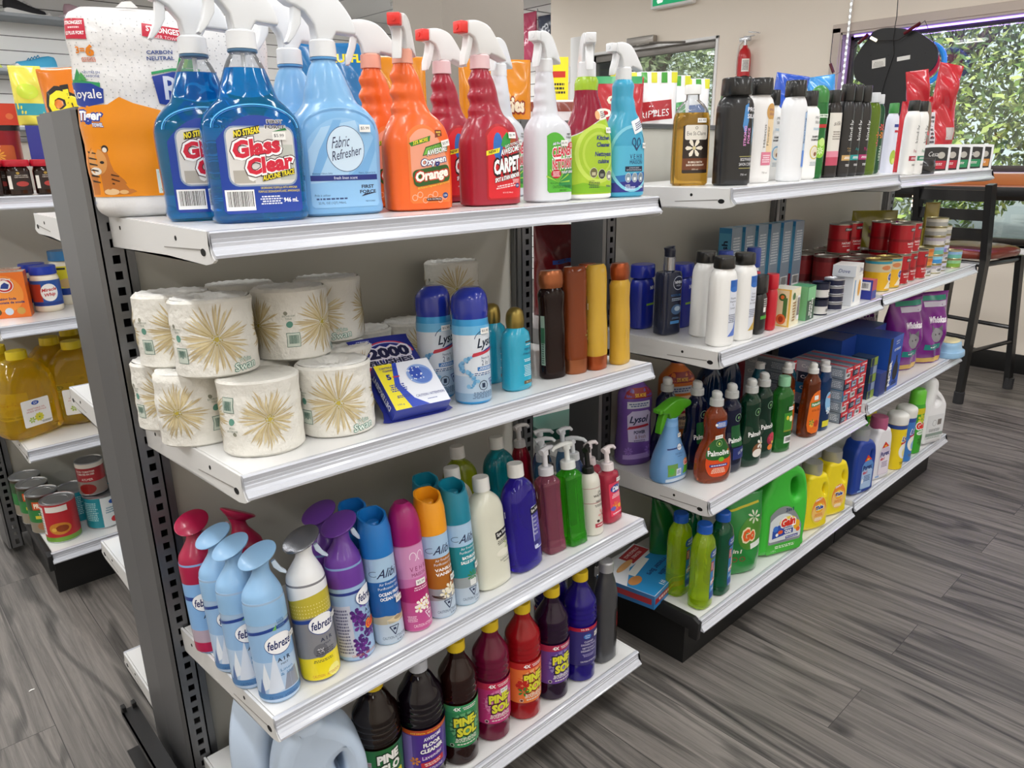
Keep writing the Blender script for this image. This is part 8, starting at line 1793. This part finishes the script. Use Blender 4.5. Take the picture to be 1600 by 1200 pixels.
vg, _ = tin(.043, .125, '#3c3024', ((0, .3, '#8c8474'), (.3, .62, '#2c7c3c'), (.62, .9, '#2c4c2c')), lambda b, r, h: (b.rect(.0, h*.74, .05, .026, '#c8501c'), b.text('PRIMO', .0, h*.74, .04, .016, '#f4ead8', bold=.05), b.ell(.004, h*.2, .05, .028, '#a8744c', 14), b.rect(.004, h*.44, .05, .010, '#d8c83c'), b.text('TURBO', .004, h*.52, .03, .007, '#f4f4e8')))
for k, (x, y, lab) in enumerate(((-.010, 1.200, 'vegetable can with an orange name strip, behind the chili can'), (-.018, 1.290, 'vegetable can, third in the row behind the chili can'), (-.022, 1.372, 'vegetable can, last in the row behind the chili can'))):
    T(vg if k == 0 else dup(vg), lab, 'can', 'C4', x, y, 0, 'vegetable cans in a row at the left')
pch, _ = tin(.051, .104, '#1f90a0', (), lambda b, r, h: (b.rect(.045, h*.5, .055, h*.92, '#dfe6e8'), b.ell(.050, h*.80, .020, .014, '#2454a8', 14), b.bars(.045, h*.55, .035, .022, 3, '#6c94a8'), b.ell(.050, h*.24, .022, .020, '#c0282c', 14), b.bars(-.015, h*.55, .045, h*.6, 10, '#a8dce0')))
T(pch, 'front turquoise fruit can with a white panel', 'can', 'C4', .130, 1.115, -20, 'turquoise fruit cans'); T(dup(pch), 'rear turquoise fruit can, left of the front one', 'can', 'C4', .078, 1.215, 20, 'turquoise fruit cans'); T(dup(pch), 'rear turquoise fruit can by the post, behind the front one', 'can', 'C4', .200, 1.215, 0, 'turquoise fruit cans')
tom, _ = tin(.0385, .105, '#a8242c', ((.0, .42, '#8c8078'),), lambda b, r, h: (b._add([(-.12, h*.84), (.12, h*.84), (.12, h*.97), (-.12, h*.97)], [(0, 1, 2, 3)], '#efe9e0'), b.text('DICED TOMATOES\nTOMATES EN DES', .0, h*.70, .055, .014, '#f4e8e0', bold=.02), b.text('AYLMER', .004, h*.50, .032, .007, '#f4e8e0'), b.ell(.0, h*.2, .05, .034, '#8c1c18', 16)))
T(tom, 'red tomato can stacked on the turquoise fruit can', 'can', 'C4', .118, 1.135, -18, None, .1045)
# top of the left shelving
cj = root('coffee_jar'); L = Loft([(0, .030, .026, 4), (.004, .034, .030, 4), (.075, .034, .030, 4), (.085, .030, .027, 3), (.09, .028, .026, 2.4)], 36, .01); L.make('jar', liquid('#2c1810', .3, .08), cj); Loft([(.088, .037, .033, 3), (.090, .038, .034, 3), (.107, .037, .033, 3), (.109, .034, .030, 3)], 36, .01).make('lid', M('#b4182c', .35, coat=.3), cj)
b = Label(L, base=.0004); b.rect(.0, .045, .062, .058, '#241a16').rect(-.025, .040, .010, .04, '#e8e4dc').text('INSTANT COFFEE\nCAFÉ INSTANTANÉ', .008, .058, .038, .009, '#e8e0d4').ell(.008, .035, .034, .016, '#a83c38', 14).ell(.0, .068, .010, .008, '#a88c3c', 10).done(cj)
CJ = 'instant coffee jars with red lids'
for k, (x, y) in enumerate(((.078, 1.072), (.141, 1.072), (.014, 1.075), (.045, 1.142))):
    T(cj if k == 0 else dup(cj), ('middle instant coffee jar with a red lid, of the front three', 'right instant coffee jar with a red lid, of the front three', 'left instant coffee jar with a red lid, at the photo edge', 'rear instant coffee jar with a red lid')[k], 'coffee', 'C1', x, y, -8, CJ, 0, Matrix.Scale(.82, 4))
o = root('coffee_tub', 'dark red ground coffee tub with an orange label, behind the coffee jars', 'coffee'); L = Loft([(0, .070, .050, 3.4), (.004, .075, .055, 3.5), (.14, .078, .058, 3.5), (.165, .080, .060, 3.5)], 40, .02); L.make('tub', M('#8c1424', .35, coat=.3), o); Loft([(.1652, .082, .062, 3.5), (.178, .082, .062, 3.5)], 40, .02).make('lid', M('#1c1718', .4), o)
b = Label(L, base=.0005); b.rect(.020, .090, .085, .075, '#c05c2c', rad=.006).flower(.020, .10, .02, '#e8a83c', '#8c1c1c', 12, .2).text('Folgers', .020, .075, .060, .018, '#f6eee4', bold=.03).ell(-.006, .118, .018, .018, '#6c1018', 14).rect(.02, .128, .02, .010, '#f0ece4').done(o)
T(o, o['label'], 'coffee', 'C1', .055, 1.255, -12)
T(carton(.165, .10, .055, ('#c8381c', '#e8743c', '#f0ece8'), 'tea_box', front=lambda b: (b.text('Alokozay', -.02, -.006, .10, .020, '#f6eee8', bold=.02), b.ell(.065, -.005, .018, .016, '#d86c3c', 12)), topf=lambda b: (b.poly([(-.08, -.05), (.08, -.05), (.08, .0), (-.08, -.02)], '#e87c4c'), b.poly([(-.08, .05), (-.02, .05), (-.08, .0)], '#5c4ca8'))), 'orange and white tea box lying on the coffee tub', 'tea', 'C1', .055, 1.255, -12, None, .179)
sg = carton(.075, .06, .088, ('#2c348c', '#3c4494', '#343c94'), 'sugar_box', front=lambda b: (b.ell(.018, -.026, .022, .022, '#dfe2ea', 16), b.ell(.018, -.026, .014, .014, '#8c94a8', 12)), left=lambda b: (b.rect(0, 0, .05, .08, '#d8d4dc'), b.bars(0, 0, .04, .05, 7, '#8c8c98')))
T(sg, 'lower blue box by the post on the left top shelf', 'box', 'C1', .172, 1.160, -14, 'stacked blue boxes'); T(dup(sg), 'upper blue box by the post on the left top shelf', 'box', 'C1', .172, 1.160, -12, 'stacked blue boxes', .0885)
T(bag(.075, .15, .04, '#e4dc54', lambda b: (b.rect(0, .04, .07, .03, '#2c9cac'), b.ell(.0, .085, .05, .04, '#c8dc3c', 14)), name='drink_pouch', seed=51), 'yellow drink mix pouch standing on the blue boxes', 'pouch', 'C1', .158, 1.160, -20, None, .178)
for k, (x, y, c, lab) in enumerate(((.36, 1.25, '#c8a83c', 'gold box on the left top shelf behind the post'), (-.03, 1.32, '#b8bcc4', 'silver box at the back of the left top shelf'))):
    T(carton(.09, .08, .16, (c, c, c), 'carton_box'), lab, 'box', 'C1', x, y, 0)
# ------------------------------------------------------------------ far background
# sneakers on wall shelves
def sneaker(col, sole='#f2f2f0', acc='#c8e03c'):
    o = root('sneaker')
    keys = [(-.14, .012, .018), (-.13, .028, .030), (-.08, .040, .040), (-.02, .036, .055), (.04, .034, .075), (.09, .034, .085), (.125, .030, .080), (.135, .016, .06)]
    V = []; F = []; n = 20
    for (x, hw, hh) in keys:
        for k in range(n):
            a = 2*PI*k/n; V.append((x, hw*math.cos(a), .022+max(-.010, hh*math.sin(a)) if math.sin(a) > 0 else .022-.006))
    for i in range(len(keys)-1):
        for k in range(n): F.append((i*n+k, i*n+(k+1) % n, (i+1)*n+(k+1) % n, (i+1)*n+k))
    F += [tuple(range(n))[::-1], tuple((len(keys)-1)*n+k for k in range(n))]
    me = bpy.data.meshes.new('upper'); me.from_pydata(V, [], F); link('upper', me, [M(col, .7)], o); smooth(me, 60)
    prismo('sole', spl([(-.150, 0), (-.145, .040), (-.12, .024), (-.03, .022), (.06, .030), (.14, .034), (.146, .0)], 3), -.042, .042, M(sole, .5), o, 'y', .004)
    bm = bmesh.new()
    for i in range(4): tube(bm, [(-.05+.022*i, -.022, .066+.008*i), (-.045+.022*i, 0, .082+.008*i), (-.05+.022*i, .022, .066+.008*i)], .0035, 6)
    frombm('laces', bm, M(acc, .7), o); return o
WS = 'grey wall shelves behind'
for k, (x, z, L_) in enumerate(((1.10, 2.33, 2.2), (1.10, 1.93, 2.2), (1.10, 1.5, 2.2))):
    tag(boxo('wall_shelf', x-1.6, x+.9, YB-.32, YB-.001, z-.025, z, M('#9aa0a6', .4), None, .003), ('upper', 'middle', 'lower')[k]+' grey wall shelf on the slatwall at the back left', 'shelf', WS)
sn = {}
for k, (x, z, c, s_, a, rot, lab) in enumerate(((.80, 2.33, '#3c3c40', '#c8e83c', '#3c3c40', 190, 'dark sneaker with a lime sole on the upper wall shelf'), (1.22, 2.33, '#2c2c30', '#f2f2f0', '#e8e8e8', 200, 'dark sneaker with a white sole on the upper wall shelf'), (1.64, 2.33, '#c8a8b4', '#f4e8ee', '#f0f0f0', 195, 'pinkish sneaker on the upper wall shelf'),
                                        (.80, 1.93, '#34383c', '#d8e86c', '#24282c', 200, 'dark grey sneaker on the middle wall shelf'), (1.23, 1.93, '#4cb0dc', '#f0f4f6', '#3c9cc8', 15, 'light blue sneaker on the middle wall shelf'))):
    o = sneaker(c, s_, a); tag(o, lab, 'sneaker', 'sneakers on the wall shelves'); o.location = (x, YB-.18, z); o.rotation_euler = (0, 0, R(rot)); o.scale = (1.15,)*3
# hanging goods on the far slatwall seen in the gap by the column
for k, (x, z, c, lab) in enumerate(((3.58, 2.0, '#d8d8c8', 'pale hanging pack on the far slatwall'), (3.80, 2.0, '#2c3448', 'dark hanging pack on the far slatwall'), (4.02, 2.05, '#b03c5c', 'pink red hanging pack on the far slatwall'))):
    o = bag(.20, .42, .06, c, None, name='hanging_pack', seed=60+k); tag(o, lab, 'pack', 'packs hanging on the far slatwall'); o.location = (4.95-.12, x, z); o.rotation_euler = (0, 0, -PI/2)
    bm = bmesh.new(); tube(bm, [(0, .11, .44), (0, -.10, .44), (0, -.11, .46)], .004, 6); frombm('hook', bm, M('#8c8c90', .3, .9), o)
# yellow price card stand behind the white cleaner
o = root('card_stand', 'bright yellow display card behind the white spray bottle', 'display card', loc=(1.64, .62, 1.14))
boxo('card', -.045, .045, -.002, .002, .02, .41, M('#f0dc18', .5), o, .0005); boxo('foot', -.05, .05, -.04, .04, 0, .02, M('#2c2c2c', .5), o, .002)
b = Label(Flat((0, -.0022, 0), (1, 0, 0), (0, 0, 1)), lift=.0003); b.rect(0, .355, .07, .02, '#c8301c').bars(0, .31, .07, .04, 3, '#2c2c2c').done(o); o.rotation_euler = (0, 0, R(-40))
o = bag(.20, .25, .07, '#d8dadc', lambda b: (b.rect(0, .23, .20, .028, '#7c2c14'), b.rect(-.02, .14, .10, .10, '#2c3034')), seed=70); tag(o, 'silver snack bag with a brown top edge, before the yellow display card', 'chips'); put(o, 'J1', 1.40, .38, -30)
sh_at('J1', 1.04, .44, .84, .313, 'white shelf top behind the farther run, under the yellow display card', 'white shelves on the back of the farther run', flip=True)
# black back of a sign hanging in the window, neon ring behind
o = root('window_sign', 'black backed heart shaped sign hanging in the window', 'sign', loc=(XW-.11, 0, 0))
P = spl([(.70, 1.885), (.62, 1.895), (.50, 1.87), (.42, 1.83), (.345, 1.76), (.345, 1.67), (.42, 1.60), (.455, 1.52), (.46, 1.40), (.46, 1.33), (.655, 1.33), (.655, 1.40), (.665, 1.52), (.70, 1.585), (.775, 1.64), (.795, 1.73), (.765, 1.80), (.73, 1.845)], 6)
prismo('sign_board', [(a, b) for a, b in P], -.006, .006, M('#1d1e20', .45), o, 'x')
bm = bmesh.new()
for (y, z) in ((.74, 1.72), (.70, 1.755), (.60, 1.75), (.40, 1.74), (.52, 1.745)): prism(bm, [(y+.005*math.cos(q*PI/4), z+.005*math.sin(q*PI/4)) for q in range(8)], -.0075, -.0062, 'x')
frombm('screw', bm, M('#0c0c0c', .3), o)
b = Label(Flat((-.0065, 0, 0), (0, -1, 0), (0, 0, 1)), lift=.0004); b.rect(-.65, 1.71, .075, .045, '#e8e6e0', rot=.1).bars(-.65, 1.705, .06, .03, 4, '#a8a49c').rect(-.515, 1.725, .07, .022, '#ecebe6', rot=.08).done(o, 'paper_label')
bm = bmesh.new(); tube(bm, [(-.012, .585, 2.25), (-.012, .59, 2.1), (-.012, .58, 1.95), (-.012, .585, 1.84), (-.012, .57, 1.75), (-.012, .60, 1.62), (-.012, .61, 1.55)], .0022, 6); frombm('cord', bm, M('#2c2c2c', .5), o)
o = root('neon_ring_sign', 'blue and red ring sign behind the black sign in the window', 'sign', loc=(XW-.05, .425, 1.69))
bm = bmesh.new(); tube(bm, [(0, 1*.105*math.cos(q*PI/20), .105*math.sin(q*PI/20)) for q in range(41)], .014, 10); frombm('blue_ring', bm, M('#2f8ce0', .35, em=.35), o)
bm = bmesh.new(); prism(bm, [(.082*math.cos(q*PI/16), .082*math.sin(q*PI/16)) for q in range(32)], -.006, .006, 'x'); frombm('red_disc', bm, M('#e0405c', .35, em=.2), o, 30)
# led string at the window head
o = root('led_module_string', 'string of dark red led modules draped over the black sign', 'led string')
bm = bmesh.new()
for pts in ([(4.36, .93, 1.90), (4.36, .93, 1.75), (4.36, .90, 1.66), (4.36, .86, 1.68), (4.36, .87, 1.86), (4.36, .80, 1.80), (4.36, .72, 1.87), (4.36, .66, 1.83), (4.36, .55, 1.82), (4.36, .47, 1.86), (4.36, .42, 1.905), (4.36, .38, 1.83), (4.36, .34, 1.75)],): tube(bm, spl3(pts) if 0 else pts, .002, 5)
frombm('wire', bm, M('#26201f', .5), o)
for a, b_ in (((4.355, .925, 1.73), (4.355, .90, 1.68)), ((4.355, .77, 1.825), (4.355, .72, 1.87)), ((4.355, .52, 1.85), (4.355, .44, 1.895))):
    bm = bmesh.new(); tube(bm, [a, b_], .009, 8); frombm('led_module', bm, M('#5c1420', .4), o)
bm = bmesh.new()
for a, b_ in (((4.352, .70, 1.85), (4.352, .665, 1.83)),): tube(bm, [a, b_], .008, 8)
frombm('led_strip', bm, M('#fff4d8', .4, em=1.5), o)
o = root('led_light_strip', 'white dotted led light strip down the left side of the window', 'led string')
boxo('strip_channel', XW-.03, XW-.022, WY1-.062, WY1-.050, 1.12, 2.16, M('#e8e4e6', .4), o)
bm = bmesh.new()
for k in range(30): abox(bm, XW-.034, XW-.0305, WY1-.060, WY1-.052, 1.14+k*.034, 1.152+k*.034)
frombm('led_dots', bm, M('#eafff6', .4, em=3.0), o)
bm = bmesh.new(); tube(bm, [(XW-.03, WY1-.05, 2.16), (XW-.03, WY1-.052, 2.3), (XW-.03, WY1-.05, CEIL-.01)], .002, 5); frombm('cord', bm, M('#c8c4c4', .5), o)
o = root('purple_led_strip', 'purple led strip glowing along the top of the window opening', 'led string')
boxo('strip', XW+.07, XW+.078, -1.9, WY1-.05, WZ1-.022, WZ1-.0125, M('#a080ff', .4, em=6.0), o)
area('strip_glow', (XW+.05, -.2, WZ1-.03), .02, 2.0, 6, o, color=(.45, .25, 1))
# three warm indicator lamps seen between the shelves
o = root('warm_lamp_string', 'short string of three warm lamps under the counter by the bar stool', 'led string')
bm = bmesh.new(); tube(bm, [(4.19, .275, .80), (4.19, .29, .90), (4.19, .275, .985)], .003, 6); frombm('cord', bm, M('#1c1c1c', .5), o)
bm = bmesh.new()
for z in (.93, .955, .98): bmesh.ops.create_icosphere(bm, subdivisions=2, radius=.008, matrix=Matrix.Translation((4.185, .285, z)))
frombm('bulb', bm, M('#ffd8b8', .4, em=6.0), o)

# bar stool
def stool():
    o = root('bar_stool', 'black metal ladder back bar stool with a brown seat in front of the counter', 'bar stool')
    bl = M('#141415', .35, coat=.3)
    def leg(p, q, w=.018):
        bm = bmesh.new(); p = Vector(p); q = Vector(q); d = (q-p)
        vs = []
        for c, s_ in ((p, 1), (q, 1)):
            for a, b_ in ((-w, -w*.8), (w, -w*.8), (w, w*.8), (-w, w*.8)): vs.append(bm.verts.new(c+Vector((a, b_, 0))))
        for f in ((0, 1, 2, 3), (7, 6, 5, 4), (0, 4, 5, 1), (1, 5, 6, 2), (2, 6, 7, 3), (3, 7, 4, 0)): bm.faces.new([vs[i] for i in f])
        return frombm('leg', bm, bl, o, 0)
    # local: back at -x, front at +x
    leg((-.235, -.20, .0), (-.17, -.175, .72)); leg((-.235, .20, 0), (-.17, .175, .72)); leg((.225, -.20, 0), (.17, -.165, .71)); leg((.225, .20, 0), (.17, .165, .71))
    for s_ in (-1, 1):
        bm = bmesh.new(); abox(bm, -.02, .02, -.016, .016, 0, .36)
        bmesh.ops.transform(bm, matrix=Matrix.Translation((-.172, s_*.176, .715)) @ Matrix.Rotation(-.17, 4, 'Y'), verts=bm.verts); frombm('back_post', bm, bl, o, 0)
        cyl('foot_cap', o, M('#2c2c2e', .6), -.0, .06, .024, None, -.235 if 1 else 0, s_*.20); cyl('foot_cap', o, M('#2c2c2e', .6), 0, .06, .024, None, .225, s_*.20)
    for z in (1.015, .925, .835):
        bm = bmesh.new(); zz = z-.715; pts = [(-.172-.17*zz-.018*(1-(t/5-1)**2), -.176+.352*t/10) for t in range(11)]
        prism(bm, [(x-.007, y) for x, y in pts]+[(x+.007, y) for x, y in pts[::-1]], z-.026, z+.026, 'z'); bmesh.ops.triangulate(bm, faces=[f for f in bm.faces if len(f.verts) > 4]); frombm('back_slat', bm, bl, o, 30)
    bm = bmesh.new()
    for z in (.69,): tube(bm, [(-.17, -.17, z), (.17, -.165, z), (.17, .165, z), (-.17, .17, z), (-.17, -.17, z)], .014, 8)
    frombm('seat_frame', bm, bl, o, 30)
    for a, b_ in (((-.213, -.19, .26), (.207, -.188, .26)), ((-.213, .19, .26), (.207, .188, .26)), ((.205, -.19, .33), (.205, .19, .33)), ((-.207, -.19, .33), (-.207, .19, .33))):
        bm = bmesh.new(); tube(bm, [a, b_], .011, 8); frombm('stretcher', bm, bl, o, 30)
    Loft([(.706, .17, .16, 4), (.714, .195, .185, 4), (.735, .200, .19, 4), (.752, .192, .182, 3.6), (.760, .165, .155, 3.2)], 48, .006).make('seat', M('#7c3426', .35, coat=.5), o)
    o.location = (3.975, -.09, 0); o.rotation_euler = (0, 0, R(-13)); return o
stool()
# second stool, only a foot and leg seen at the right edge
s2 = root('floor_mat', 'black weighted table base seen at the right edge beside the stool', 'table base', loc=(4.29, -.58, 0))
Loft([(0, .17, .17), (.01, .175, .175), (.03, .12, .12), (.05, .05, .05)], 32, .01).make('base_disc', M('#141416', .4), s2); cyl('pole', s2, M('#141416', .4), .048, .93, .03)
s2.name = 'table_base'
# tiny litter on the floor
o = root('paper_scrap', 'tiny white paper scrap on the floor at left', 'scrap', loc=(-.20, .62, .001))
prismo('scrap', [(0, 0), (.006, .002), (.012, .001), (.012, .004), (.005, .006), (0, .003)], 0, .0008, M('#eeeeec', .6), o, 'z')
